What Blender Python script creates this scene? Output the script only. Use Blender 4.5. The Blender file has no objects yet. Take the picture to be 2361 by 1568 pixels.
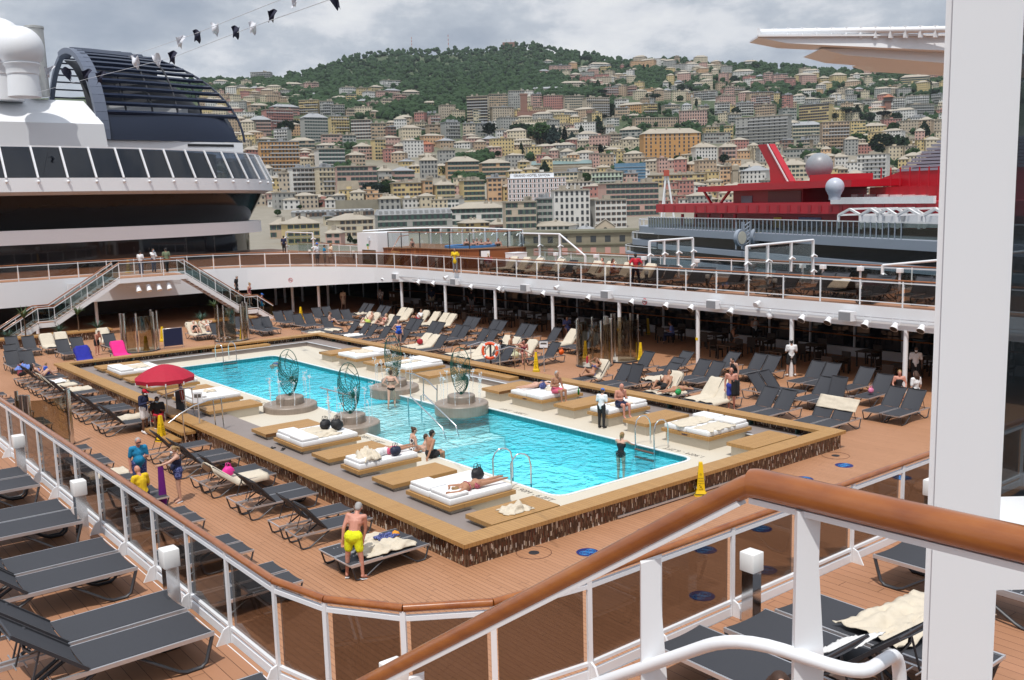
import bpy, bmesh, math, random
import numpy as np
from mathutils import Vector as Vec, Matrix, noise as mnoise
S=bpy.context.scene
COL=S.collection
PI=math.pi
rnd=random.Random(7)
# ---------------------------------------------------------------- camera frame
FPX=2210.; CX,CY=1180.,784.; EYE=8.3
def _ray(x,y): return np.array([x-CX,-(y-CY),-FPX])
_v1=_ray(-615,512); _v2=_ray(3960,388)
_Y=_v1/np.linalg.norm(_v1); _X=_v2-_Y*(_v2@_Y); _X/=np.linalg.norm(_X); _Z=np.cross(_X,_Y)
ROT=np.array([_X,_Y,_Z])
def plane(u,v,z=0.):
    """ground point seen at picture position u,v on the level z"""
    d=ROT@_ray(u,v); t=(z-EYE)/d[2]; return Vec((d[0]*t,d[1]*t,z))
def deep(u,v,dep):
    d=ROT@_ray(u,v)*(dep/FPX); return Vec((d[0],d[1],d[2]+EYE))
def pxm(p):
    q=ROT.T@(np.array(p)-np.array([0,0,EYE])); return FPX/-q[2]
_T=lambda x,y,w,n=2361:(x/1.7356,y/1.7356,w/n/1.7356)
TAG={'1':_T(0,1250,1000),'2':_T(900,1300,1000),'3':_T(1800,1300,1000),'4':(1555.6,720.2,.25722),'5':(0,1065.9,.3201),
 '6':_T(1000,750,1100),'7':_T(2000,750,1100),'8':_T(2900,750,1100),'p':_T(0,0,1100),'q':_T(0,600,1100),'r':_T(1000,100,1100),'s':_T(2000,100,1100),'t':_T(2900,50,1196),
 'g':_T(0,1300,450,1411),'h':_T(400,1050,700),'i':_T(1450,1150,700),'j':_T(2050,1150,800),'k':_T(2850,1250,900),'l':_T(1450,920,700),'A':_T(1800,1900,800),'B':_T(2600,1650,800),'c':_T(200,1280,800),'D':_T(600,1500,800),
 'a':(172.9,979.5,.17082),'b':(576.2,1065.9,.3201),'d':(1726.2,1065.9,.3201),'e':(1152.3,1065.9,.3201),'v':(0,0,1)}
def uv(t,x,y): a=TAG[t]; return a[0]+a[2]*x,a[1]+a[2]*y
def P(t,x,y,z=0.): return plane(*uv(t,x,y),z)
def DP(t,x,y,dep): return deep(*uv(t,x,y),dep)
# ---------------------------------------------------------------- mesh builder
class MB:
    def __init__(s): s.v=[];s.f=[];s.m=[];s.cur=0
    def add(s,vs,fs,m=None):
        o=len(s.v); s.v+= [tuple(v) for v in vs]; s.f+=[tuple(i+o for i in f) for f in fs]; s.m+=[s.cur if m is None else m]*len(fs); return s
    def box(s,x0,y0,z0,x1,y1,z1,m=None):
        vs=[(x,y,z) for z in (z0,z1) for y in (y0,y1) for x in (x0,x1)]
        return s.add(vs,[(0,2,3,1),(4,5,7,6),(0,1,5,4),(2,6,7,3),(0,4,6,2),(1,3,7,5)],m)
    def obox(s,c,ax,ay,az,m=None):
        c,ax,ay,az=Vec(c),Vec(ax),Vec(ay),Vec(az)
        vs=[c+ax*i+ay*j+az*k for k in (-1,1) for j in (-1,1) for i in (-1,1)]
        return s.add(vs,[(0,2,3,1),(4,5,7,6),(0,1,5,4),(2,6,7,3),(0,4,6,2),(1,3,7,5)],m)
    def bar(s,a,b,w,h,m=None,up=(0,0,1)):
        a,b=Vec(a),Vec(b); d=(b-a); L=d.length; d.normalize(); u=Vec(up)
        sd=d.cross(u)
        if sd.length<1e-4: sd=d.cross(Vec((1,0,0)))
        sd.normalize(); u=sd.cross(d)
        return s.obox((a+b)/2,d*L/2,sd*w/2,u*h/2,m)
    def tube(s,pts,r,n=8,closed=False,m=None,cap=True):
        pts=[Vec(p) for p in pts]; N=len(pts); rs=r if isinstance(r,(list,tuple)) else [r]*N
        vs=[];prev=None
        for i,p in enumerate(pts):
            a=pts[(i-1)%N] if (i>0 or closed) else p; b=pts[(i+1)%N] if (i<N-1 or closed) else p
            d=(b-a); d=d.normalized() if d.length>1e-9 else Vec((0,0,1))
            if prev is None:
                t=Vec((0,0,1)) if abs(d.z)<.9 else Vec((1,0,0)); u=d.cross(t).normalized()
            else:
                u=prev-d*prev.dot(d); u=u.normalized() if u.length>1e-6 else d.orthogonal().normalized()
            prev=u; w=d.cross(u)
            k=1.
            if 0<i<N-1:
                d1=(p-pts[i-1]).normalized(); c=max(.35,d1.dot(d)); k=1/c if False else 1.
            for j in range(n):
                t=2*PI*j/n; vs.append(p+(u*math.cos(t)+w*math.sin(t))*rs[i]*k)
        fs=[]
        for i in range(N if closed else N-1):
            a=i*n;b=((i+1)%N)*n
            for j in range(n): fs.append((a+j,a+(j+1)%n,b+(j+1)%n,b+j))
        if cap and not closed: fs.append(tuple(range(n))[::-1]); fs.append(tuple((N-1)*n+j for j in range(n)))
        return s.add(vs,fs,m)
    def lathe(s,prof,c=(0,0,0),n=24,m=None,cap=True):
        vs=[(c[0]+r*math.cos(2*PI*j/n),c[1]+r*math.sin(2*PI*j/n),c[2]+z) for r,z in prof for j in range(n)]
        fs=[(i*n+j,i*n+(j+1)%n,(i+1)*n+(j+1)%n,(i+1)*n+j) for i in range(len(prof)-1) for j in range(n)]
        if cap: fs.append(tuple(range(n))[::-1]); fs.append(tuple((len(prof)-1)*n+j for j in range(n)))
        return s.add(vs,fs,m)
    def prism(s,poly,z0,z1,m=None):
        n=len(poly)
        A=sum(poly[i][0]*poly[(i+1)%n][1]-poly[(i+1)%n][0]*poly[i][1] for i in range(n))
        if A<0: poly=poly[::-1]
        f0=z0 if callable(z0) else (lambda x,y:z0); f1=z1 if callable(z1) else (lambda x,y:z1)
        vs=[(x,y,f0(x,y)) for x,y in poly]+[(x,y,f1(x,y)) for x,y in poly]
        fs=[tuple(range(n))[::-1],tuple(range(n,2*n))]+[(i,(i+1)%n,n+(i+1)%n,n+i) for i in range(n)]
        return s.add(vs,fs,m)
    def ball(s,c,r,nu=12,nv=8,sc=(1,1,1),m=None):
        vs=[];fs=[]
        for i in range(nv+1):
            t=PI*i/nv
            for j in range(nu):
                p=2*PI*j/nu; vs.append((c[0]+r*sc[0]*math.sin(t)*math.cos(p),c[1]+r*sc[1]*math.sin(t)*math.sin(p),c[2]+r*sc[2]*math.cos(t)))
        for i in range(nv):
            for j in range(nu): fs.append((i*nu+j,(i+1)*nu+j,(i+1)*nu+(j+1)%nu,i*nu+(j+1)%nu))
        return s.add(vs,fs,m)
    def grid(s,fn,nu,nv,m=None,thick=0.):
        """fn(u,v)->point, u,v in 0..1"""
        vs=[Vec(fn(i/nu,j/nv)) for j in range(nv+1) for i in range(nu+1)]
        W=nu+1
        fs=[(j*W+i,j*W+i+1,(j+1)*W+i+1,(j+1)*W+i) for j in range(nv) for i in range(nu)]
        if thick:
            N=len(vs); nr=[Vec() for _ in vs]
            for f in fs:
                k=(vs[f[1]]-vs[f[0]]).cross(vs[f[3]]-vs[f[0]])
                for i in f: nr[i]+=k
            vs=vs+[v-(n.normalized() if n.length>0 else Vec((0,0,1)))*thick for v,n in zip(vs,nr)]
            fs=fs+[tuple(i+N for i in f[::-1]) for f in fs]
            bd=[i for i in range(nu+1)]+[j*W+nu for j in range(1,nv+1)]+[nv*W+i for i in range(nu-1,-1,-1)]+[j*W for j in range(nv-1,0,-1)]
            for a,b in zip(bd,bd[1:]+bd[:1]): fs.append((b,a,a+N,b+N))
        return s.add(vs,fs,m)
    def xf(s,M):
        s.v=[tuple(M@Vec(v)) for v in s.v]; return s
    def merge(s,o,M=None):
        return s.add([M@Vec(v) for v in o.v] if M is not None else o.v,[f for f in o.f]) if not o.m else s._mg(o,M)
    def _mg(s,o,M):
        k=len(s.v); s.v+=[tuple(M@Vec(v)) if M is not None else v for v in o.v]; s.f+=[tuple(i+k for i in f) for f in o.f]; s.m+=o.m; return s
    def mesh(s,name,mats,smooth=None):
        me=bpy.data.meshes.new(name); me.from_pydata(s.v,[],s.f)
        for x in (mats if isinstance(mats,(list,tuple)) else [mats]): me.materials.append(x)
        if any(s.m): me.polygons.foreach_set('material_index',s.m)
        if smooth is not None:
            me.polygons.foreach_set('use_smooth',[True]*len(me.polygons))
            if smooth<180: me.set_sharp_from_angle(angle=math.radians(smooth))
        me.update(); return me
def link(name,me,parent=None,loc=None,rotz=None):
    o=bpy.data.objects.new(name,me); COL.objects.link(o)
    if parent is not None: o.parent=parent
    if loc is not None: o.location=loc
    if rotz is not None: o.rotation_euler=(0,0,rotz)
    return o
def tag(o,label=None,cat=None,group=None,kind=None):
    if label: o['label']=label
    if cat: o['category']=cat
    if group: o['group']=group
    if kind: o['kind']=kind
    return o
def thing(name,label,cat,loc=(0,0,0),rotz=0,group=None):
    o=bpy.data.objects.new(name,None); COL.objects.link(o); o.location=loc; o.rotation_euler=(0,0,rotz); o.empty_display_size=.1
    return tag(o,label,cat,group)
def part(name,mb,mats,parent,smooth=None,world=False,label=None):
    """one mesh as a child; world=True: vertices are given in world coordinates and parent has no rotation"""
    if world:
        r=parent; L=Vec((0,0,0))
        while r is not None: L+=r.location; r=r.parent
        mb.v=[(v[0]-L.x,v[1]-L.y,v[2]-L.z) for v in mb.v]
    o=link(name,mb.mesh(name,mats,smooth),parent)
    if label: o['label']=label
    return o
def solo(name,mb,mats,label,cat,group=None,smooth=None,loc=(0,0,0),rotz=0):
    return tag(link(name,mb.mesh(name,mats,smooth),None,loc,rotz),label,cat,group)
def struct(name,mb,mats,smooth=None):
    return tag(link(name,mb.mesh(name,mats,smooth)),kind='structure')
_kids={}
def dup(root,loc,rotz=0,label=None,group=None,scale=None):
    kids=_kids.get(root.name)
    if kids is None:
        kids=[(c,list(c.children)) for c in root.children]; _kids[root.name]=kids
    r=root.copy(); COL.objects.link(r); r.location=loc; r.rotation_euler=(0,0,rotz)
    if scale: r.scale=scale if isinstance(scale,(tuple,list)) else (scale,)*3
    if label: r['label']=label
    if group: r['group']=group
    for ch,gs in kids:
        c=ch.copy(); COL.objects.link(c); c.parent=r
        for g in gs:
            d=g.copy(); COL.objects.link(d); d.parent=c
    return r
ORD='first second third fourth fifth sixth seventh eighth ninth tenth eleventh twelfth thirteenth fourteenth fifteenth sixteenth seventeenth eighteenth nineteenth twentieth'.split()
def ordn(i):
    if i<20: return ORD[i]
    t={2:'twenty',3:'thirty',4:'forty',5:'fifty'}[(i+1)//10]; k=(i+1)%10
    return (t+'-'+ORD[k-1]) if k else {'twenty':'twentieth','thirty':'thirtieth','forty':'fortieth','fifty':'fiftieth'}[t]
# ---------------------------------------------------------------- materials
def srgb(r,g,b,k=1.):
    c=lambda x:(x/255/12.92 if x<=10 else ((x/255+.055)/1.055)**2.4)
    return (c(r)*k,c(g)*k,c(b)*k)
class NT:
    def __init__(s,name):
        s.mat=bpy.data.materials.new(name); s.mat.use_nodes=True; s.t=s.mat.node_tree; s.t.nodes.clear()
        s.out=s.n('ShaderNodeOutputMaterial')
    def n(s,ty,**kw):
        x=s.t.nodes.new(ty)
        for k,v in kw.items():
            if k.startswith('i_'): s.set(x,k[2:].replace('_',' '),v)
            else: setattr(x,k,v)
        return x
    def set(s,x,k,v):
        i=x.inputs[int(k) if k.isdigit() else k]
        if hasattr(v,'is_linked') or isinstance(v,bpy.types.NodeSocket): s.t.links.new(v,i)
        else: i.default_value=(tuple(v)+(1,) if isinstance(v,(tuple,list)) and len(v)==3 and i.type=='RGBA' else v)
    def l(s,a,b): s.t.links.new(a,b)
    def math(s,op,a,b=0.,c=None):
        x=s.n('ShaderNodeMath',operation=op); s.set(x,'0',a); s.set(x,'1',b)
        if c is not None: s.set(x,'2',c)
        return x.outputs[0]
    def mix(s,f,a,b,ty='MIX'):
        x=s.n('ShaderNodeMix',data_type='RGBA',blend_type=ty); s.set(x,'0',f); s.set(x,'6',a); s.set(x,'7',b); return x.outputs[2]
    def pos(s,kind='pos'):
        if kind=='pos': return s.n('ShaderNodeNewGeometry').outputs['Position']
        return s.n('ShaderNodeTexCoord').outputs['Object']
    def sep(s,v):
        x=s.n('ShaderNodeSeparateXYZ'); s.l(v,x.inputs[0]); return x.outputs
    def comb(s,x,y,z):
        c=s.n('ShaderNodeCombineXYZ'); s.set(c,'0',x); s.set(c,'1',y); s.set(c,'2',z); return c.outputs[0]
    def noise(s,v,scale,detail=3.,rough=.5,d='3D'):
        x=s.n('ShaderNodeTexNoise',noise_dimensions=d); s.l(v,x.inputs['Vector']); x.inputs['Scale'].default_value=scale; x.inputs['Detail'].default_value=detail; x.inputs['Roughness'].default_value=rough; return x.outputs[0]
    def ramp(s,f,stops,interp='LINEAR'):
        x=s.n('ShaderNodeValToRGB'); s.l(f,x.inputs[0]); cr=x.color_ramp; cr.interpolation=interp
        while len(cr.elements)<len(stops): cr.elements.new(.5)
        for e,(p,c) in zip(cr.elements,stops): e.position=p; e.color=tuple(c)+(1,) if len(c)==3 else c
        return x.outputs[0]
    def schlick(s,normal=None,f0=.04):
        g=s.n('ShaderNodeNewGeometry'); d=s.n('ShaderNodeVectorMath',operation='DOT_PRODUCT'); s.l(g.outputs['Incoming'],d.inputs[0]); s.l(normal if normal is not None else g.outputs['Normal'],d.inputs[1])
        c=s.math('ABSOLUTE',d.outputs['Value']); return s.math('ADD',f0,s.math('MULTIPLY',1-f0,s.math('POWER',s.math('SUBTRACT',1.,c),5.))),c
    def bsdf(s,color,rough=.5,metal=0.,bump=None,bd=.01,spec=.5,alpha=None,trans=None):
        x=s.n('ShaderNodeBsdfPrincipled'); s.set(x,'Base Color',color); s.set(x,'Roughness',rough); s.set(x,'Metallic',metal); s.set(x,'Specular IOR Level',spec)
        if bump is not None:
            b=s.n('ShaderNodeBump'); b.inputs['Distance'].default_value=bd; b.inputs['Strength'].default_value=1.; s.l(bump,b.inputs['Height']); s.l(b.outputs[0],x.inputs['Normal'])
        s.l(x.outputs[0],s.out.inputs[0]); return x
_mc={}
def paint(name,col,rough=.5,metal=0.,var=.12,scale=3.,spec=.5,bump=0.):
    """a painted / plain surface with uneven tone"""
    if name in _mc: return _mc[name]
    t=NT(name); v=t.pos('obj'); n=t.noise(v,scale,4.,.6)
    c=t.mix(n,tuple(x*(1-var) for x in col),tuple(min(1,x*(1+var)) for x in col))
    t.bsdf(c,rough,metal,bump=(t.noise(v,scale*12,3.) if bump else None),bd=bump,spec=spec)
    _mc[name]=t.mat; return t.mat
def planks(name,cols,axis,w,length=2.2,gap=.05,seam=(.05,.03,.02),rough=.6,kind='pos',bd=.004):
    """boards running along axis ('x' or 'y'), w wide, with open seams and butt joints"""
    t=NT(name); p=t.sep(t.pos(kind)); a,b=(p[0],p[1]) if axis=='x' else (p[1],p[0])
    q=t.math('DIVIDE',b,w); row=t.math('FLOOR',q); fr=t.math('FRACT',q)
    wn=t.n('ShaderNodeTexWhiteNoise',noise_dimensions='1D'); t.l(row,wn.inputs['W']); r1=wn.outputs['Value']
    al=t.math('ADD',t.math('DIVIDE',a,length),t.math('MULTIPLY',r1,7.3)); col=t.math('FLOOR',al); fa=t.math('FRACT',al)
    w2=t.n('ShaderNodeTexWhiteNoise',noise_dimensions='2D'); t.l(t.comb(row,col,0.),w2.inputs['Vector']); r2=w2.outputs['Value']
    s1=t.math('LESS_THAN',fr,gap); s2=t.math('LESS_THAN',fa,gap*w/length)
    sm=t.math('MAXIMUM',s1,s2)
    gv=t.comb(t.math('MULTIPLY',a,.6),t.math('MULTIPLY',b,9.),0.)
    gr=t.noise(gv,3.,4.,.6); bl=t.noise(t.pos(kind),.35,4.,.6)
    base=t.mix(r2,cols[0],cols[1]); base=t.mix(t.math('MULTIPLY',gr,.35),base,tuple(x*.72 for x in cols[0]))
    base=t.mix(t.math('MULTIPLY',t.math('SUBTRACT',bl,.35),.7),base,cols[2])
    c=t.mix(sm,base,seam)
    t.bsdf(c,rough,bump=t.math('SUBTRACT',1.,sm),bd=bd); return t.mat
def glassy(name,tint,refl=1.,rough=.02,gcol=(1,1,1)):
    """pane: tinted see-through with a Fresnel sheen"""
    t=NT(name); tr=t.n('ShaderNodeBsdfTransparent'); t.set(tr,'Color',tint)
    gl=t.n('ShaderNodeBsdfGlossy'); gl.inputs['Roughness'].default_value=rough; t.set(gl,'Color',gcol)
    m=t.n('ShaderNodeMixShader'); t.l(t.math('MULTIPLY',t.schlick()[0],refl),m.inputs[0]); t.l(tr.outputs[0],m.inputs[1]); t.l(gl.outputs[0],m.inputs[2]); t.l(m.outputs[0],t.out.inputs[0])
    return t.mat
def darkglass(name,col,rough=.05):
    t=NT(name); n=t.noise(t.pos('obj'),.5,2.); c=t.mix(n,col,tuple(x*1.8 for x in col)); t.bsdf(c,rough,spec=.6); return t.mat
WHITE=paint('white_paint',(.79,.80,.82),.38,var=.03,scale=.7)
WHITE2=paint('white_steel',(.75,.77,.80),.45,var=.05,scale=1.5)
GREYW=paint('pale_grey_paint',(.62,.64,.68),.5,var=.06)
SLING=paint('grey_sling',(.040,.042,.050),.75,var=.15,scale=60)
DARKM=paint('charcoal_metal',(.035,.036,.042),.45,var=.1)
ALU=paint('brushed_aluminium',(.62,.62,.64),.35,.7,var=.06)
CHROME=paint('polished_steel',(.70,.71,.72),.12,1.,var=.03)
BLACK=paint('black_plastic',(.012,.012,.013),.4)
RED=paint('red_cloth',(.36,.008,.02),.7,scale=8)
YEL=paint('yellow_plastic',(.78,.52,.005),.4,var=.06)
TOWEL=paint('beige_towel',(.60,.53,.42),.95,var=.14,scale=10,bump=.004)
TOWELW=paint('white_towel',(.80,.79,.77),.95,var=.08,scale=14,bump=.004)
CUSH=paint('white_cushion',(.80,.80,.80),.8,var=.04,scale=5)
VARN=None
def varnish():
    t=NT('varnished_wood'); v=t.pos('obj'); s=t.sep(v)
    g=t.noise(t.comb(t.math('MULTIPLY',s[0],1.),t.math('MULTIPLY',s[1],1.),t.math('MULTIPLY',s[2],3.)),5.,5.,.6)
    c=t.ramp(g,[(.25,(.20,.05,.008)),(.5,(.30,.09,.014)),(.75,(.37,.125,.022))])
    x=t.bsdf(c,.28,bump=g,bd=.002); x.inputs['Coat Weight'].default_value=.7; x.inputs['Coat Roughness'].default_value=.12
    return t.mat
VARN=varnish()
DECKM=planks('deck_planks',[(.40,.195,.098),(.45,.225,.118),(.48,.25,.145)],'y',.125,2.4,.055,(.10,.04,.022))
DECK2=planks('mid_deck_planks',[(.37,.18,.095),(.43,.21,.115),(.46,.235,.135)],'y',.16,2.4,.04,(.10,.04,.02))
WOODX=planks('rim_boards_across',[(.40,.215,.068),(.46,.255,.085),(.44,.255,.11)],'x',.11,3.,.06,(.16,.07,.02),.5)
WOODY=planks('rim_boards_along',[(.40,.215,.068),(.46,.255,.085),(.44,.255,.11)],'y',.11,3.,.06,(.16,.07,.02),.5)
def terrazzo():
    t=NT('beige_terrazzo'); v=t.pos(); n=t.noise(v,60,3.,.7); n2=t.noise(v,.5,4.)
    c=t.mix(n,(.50,.44,.34),(.68,.62,.51)); c=t.mix(t.math('MULTIPLY',n2,.5),c,(.62,.57,.48)); t.bsdf(c,.6); return t.mat
TERR=terrazzo()
def greyfloor():
    t=NT('grey_walkway'); v=t.pos(); n=t.noise(v,.8,5.,.65); n2=t.noise(v,40,2.)
    c=t.mix(n,(.20,.165,.15),(.30,.255,.235)); c=t.mix(t.math('MULTIPLY',n2,.3),c,(.22,.19,.18)); t.bsdf(c,.6); return t.mat
GREYF=greyfloor()
def mosaic():
    t=NT('brown_mosaic'); p=t.sep(t.pos()); h=t.math('ADD',p[0],p[1])
    cw=t.math('DIVIDE',h,.032); ci=t.math('FLOOR',cw)
    wn=t.n('ShaderNodeTexWhiteNoise',noise_dimensions='1D'); t.l(ci,wn.inputs['W'])
    rw=t.math('ADD',t.math('DIVIDE',p[2],.12),wn.outputs['Value']); ri=t.math('FLOOR',rw)
    w2=t.n('ShaderNodeTexWhiteNoise',noise_dimensions='2D'); t.l(t.comb(ci,ri,0.),w2.inputs['Vector'])
    c=t.ramp(w2.outputs['Value'],[(0,(.045,.02,.012)),(.3,(.09,.045,.025)),(.55,(.16,.10,.065)),(.78,(.13,.035,.018)),(.87,(.40,.32,.22)),(.94,(.72,.68,.6))],'CONSTANT')
    gr=t.math('LESS_THAN',t.math('FRACT',cw),.1); c=t.mix(gr,c,(.08,.06,.05)); t.bsdf(c,.25); return t.mat
MOSAIC=mosaic()
GL_RAIL=glassy('smoked_pane',(.50,.46,.43))
GL_LIGHT=glassy('pale_pane',(.86,.90,.90))
GL_DARK=darkglass('dark_window',(.008,.009,.012))
GL_AMBER=glassy('amber_pane',(.62,.58,.50),1.5)
# ================================================================ camera, sun, sky
cam=bpy.data.cameras.new('camera'); co=bpy.data.objects.new('camera',cam); COL.objects.link(co); S.camera=co
cam.sensor_width=36; cam.lens=36*FPX/2360; cam.clip_start=.05; cam.clip_end=12000
M4=Matrix.Identity(4)
for i in range(3):
    for j in range(3): M4[i][j]=ROT[i][j]
M4[2][3]=EYE; co.matrix_world=M4
EL=math.radians(66); SD=Vec((math.cos(EL)*.80,math.cos(EL)*.60,-math.sin(EL)))
sl=bpy.data.lights.new('sun','SUN'); sl.energy=3.3; sl.angle=math.radians(.53); sl.color=(1.,.97,.92)
so=bpy.data.objects.new('sun',sl); COL.objects.link(so); so.rotation_euler=SD.to_track_quat('-Z','Y').to_euler(); so.location=(-20,-20,80)
W=bpy.data.worlds.new('World'); S.world=W; W.use_nodes=True
def world():
    t=NT.__new__(NT); t.t=W.node_tree; t.t.nodes.clear(); t.out=t.t.nodes.new('ShaderNodeOutputWorld')
    sk=t.n('ShaderNodeTexSky',sky_type='NISHITA'); sk.sun_disc=False; sk.sun_elevation=EL; sk.sun_rotation=math.atan2(-SD.x,-SD.y); sk.altitude=30; sk.dust_density=2.
    d=t.n('ShaderNodeTexCoord').outputs['Generated']; p=t.sep(d)
    v=t.comb(t.math('MULTIPLY',p[0],1.),t.math('MULTIPLY',p[1],1.),t.math('MULTIPLY',p[2],2.2))
    big=t.noise(v,3.1,3.,.5); puff=t.noise(v,7.5,8.,.6); fine=t.noise(v,22.,6.,.6)
    f=t.math('ADD',t.math('MULTIPLY',big,.55),t.math('ADD',t.math('MULTIPLY',puff,.40),t.math('MULTIPLY',fine,.12)))
    hi=t.n('ShaderNodeMapRange'); t.l(p[2],hi.inputs[0]); hi.inputs[1].default_value=.25; hi.inputs[2].default_value=.95; hi.inputs[3].default_value=1.; hi.inputs[4].default_value=1.9
    cl=t.ramp(f,[(.40,(3.2,3.75,4.65)),(.475,(4.1,4.6,5.4)),(.53,(5.4,5.85,6.5)),(.575,(7.6,7.8,8.2)),(.63,(8.8,8.9,9.0))])
    sc_=t.n('ShaderNodeVectorMath',operation='SCALE'); t.l(cl,sc_.inputs[0]); t.l(hi.outputs[0],sc_.inputs[3]); cl=sc_.outputs[0]
    up=t.n('ShaderNodeMapRange'); t.l(p[2],up.inputs[0]); up.inputs[1].default_value=.2; up.inputs[2].default_value=.9; up.inputs[3].default_value=.96; up.inputs[4].default_value=.5
    c=t.mix(up.outputs[0],sk.outputs[0],cl)
    b=t.n('ShaderNodeBackground'); t.l(c,b.inputs[0]); b.inputs[1].default_value=.1; t.l(b.outputs[0],t.out.inputs[0])
world()
S.view_settings.view_transform='Standard'; S.view_settings.look='None'; S.view_settings.exposure=0; S.view_settings.gamma=1
S.render.engine='CYCLES'; S.cycles.max_bounces=8; S.cycles.transparent_max_bounces=24; S.cycles.diffuse_bounces=3; S.cycles.glossy_bounces=3; S.cycles.transmission_bounces=4; S.cycles.volume_bounces=0
S.cycles.use_denoising=True; S.cycles.sample_clamp_indirect=6; S.cycles.caustics_reflective=False; S.cycles.caustics_refractive=False
# ================================================================ own ship: pool deck
RX0,RX1,RY0,RY1=12.1,27.5,17.05,53.2
def GZ(y): return 3.44+.0058*(max(y,7)-7)     # the gallery rises a little towards the stern
m=MB()
for a in ((-14,6.9,RX0+.2,88),(RX1-.2,6.9,46,88),(RX0+.2,6.9,RX1-.2,RY0+.2),(RX0+.2,RY1-.2,RX1-.2,88)): m.box(a[0],a[1],-.25,a[2],a[3],0)
struct('pool_deck',m,DECKM)
m=MB()
for a in ((RX0+.2,RY0+.2,14.35,RY1-.2),(25.9,RY0+.2,RX1-.2,RY1-.2),(14.35,52.,25.9,RY1-.2)): m.box(a[0],a[1],-.2,a[2],a[3],.28)
struct('grey_walkway',m,GREYF)
STEP=paint('step_edge',(.62,.66,.70),.4)
m=MB(); m.box(25.86,17.7,.282,25.94,52.04,.30); m.box(14.4,51.96,.282,25.86,52.04,.30); struct('walkway_edge_strip',m,STEP)
# pool outline
def rc(cx,cy,r,a0,a1,n=5): return [(cx+r*math.cos(math.radians(a0+(a1-a0)*i/n)),cy+r*math.sin(math.radians(a0+(a1-a0)*i/n))) for i in range(n+1)]
PX0,PX1,PY0,PY1=17.1,22.9,19.5,50.1
OUT=rc(PX0+.45,PY0+.45,.45,180,270)+rc(PX1-.45,PY0+.45,.45,270,360)+[(PX1,30.7),(21.75,31.3),(21.75,35.7),(PX1,36.3)]+rc(PX1-.45,PY1-.45,.45,0,90)+rc(PX0+.45,PY1-.45,.45,90,180)+[(PX0,36.3),(18.0,35.7),(18.0,31.3),(PX0,30.7)]
def sheet_with_hole(outer,hole,z,name,mat):
    bm=bmesh.new(); es=[]
    for loop in (outer,hole):
        vs=[bm.verts.new((x,y,z)) for x,y in loop]
        es+=[bm.edges.new((vs[i],vs[(i+1)%len(vs)])) for i in range(len(vs))]
    bmesh.ops.triangle_fill(bm,use_beauty=True,use_dissolve=False,edges=es)
    bmesh.ops.recalc_face_normals(bm,faces=bm.faces)
    if bm.faces[:] and sum(f.normal.z for f in bm.faces)<0: bmesh.ops.reverse_faces(bm,faces=bm.faces)
    me=bpy.data.meshes.new(name); bm.to_mesh(me); bm.free(); me.materials.append(mat)
    return tag(link(name,me),kind='structure')
sheet_with_hole([(14.35,RY0+.2),(25.9,RY0+.2),(25.9,52.),(14.35,52.)],OUT,.05,'pool_terrace',TERR)
def pooltile(name,c1,c2):
    t=NT(name); v=t.pos(); n=t.noise(v,1.2,4.); c=t.mix(n,c1,c2)
    p=t.sep(v)
    g=t.math('MAXIMUM',t.math('LESS_THAN',t.math('FRACT',t.math('DIVIDE',p[0],.25)),.05),t.math('LESS_THAN',t.math('FRACT',t.math('DIVIDE',p[1],.25)),.05))
    t.bsdf(t.mix(t.math('MULTIPLY',g,.25),c,(.6,.8,.82)),.4); return t.mat
TILE=pooltile('turquoise_tile',(.16,.78,.88),(.26,.86,.92)); TILEW=pooltile('pale_tile',(.62,.80,.80),(.74,.86,.85)); TILED=pooltile('teal_tile',(.02,.22,.24),(.03,.28,.30))
m=MB(); n=len(OUT)
vs=[(x,y,.05) for x,y in OUT]+[(x,y,-.16) for x,y in OUT]+[(x,y,-1.5) for x,y in OUT]
m.add(vs,[((i+1)%n,i,n+i,n+(i+1)%n) for i in range(n)],2); m.add(vs,[(n+(i+1)%n,n+i,2*n+i,2*n+(i+1)%n) for i in range(n)],0)
m.add([(PX0,PY0,-1.5),(PX1,PY0,-1.5),(PX1,PY1,-1.5),(PX0,PY1,-1.5)],[(0,1,2,3)],0)
for k,(y0,y1,z) in enumerate(((31.35,35.65,-.32),(30.2,36.8,-.62),(29.2,37.8,-.95))): m.box(17.15+.9*(k==0),y0,-1.49,22.85-1.15*(k==0),y1,z,1)
b=link('pool_basin',m.mesh('pool_basin',[TILE,TILEW,TILED])); tag(b,kind='structure')
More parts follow.
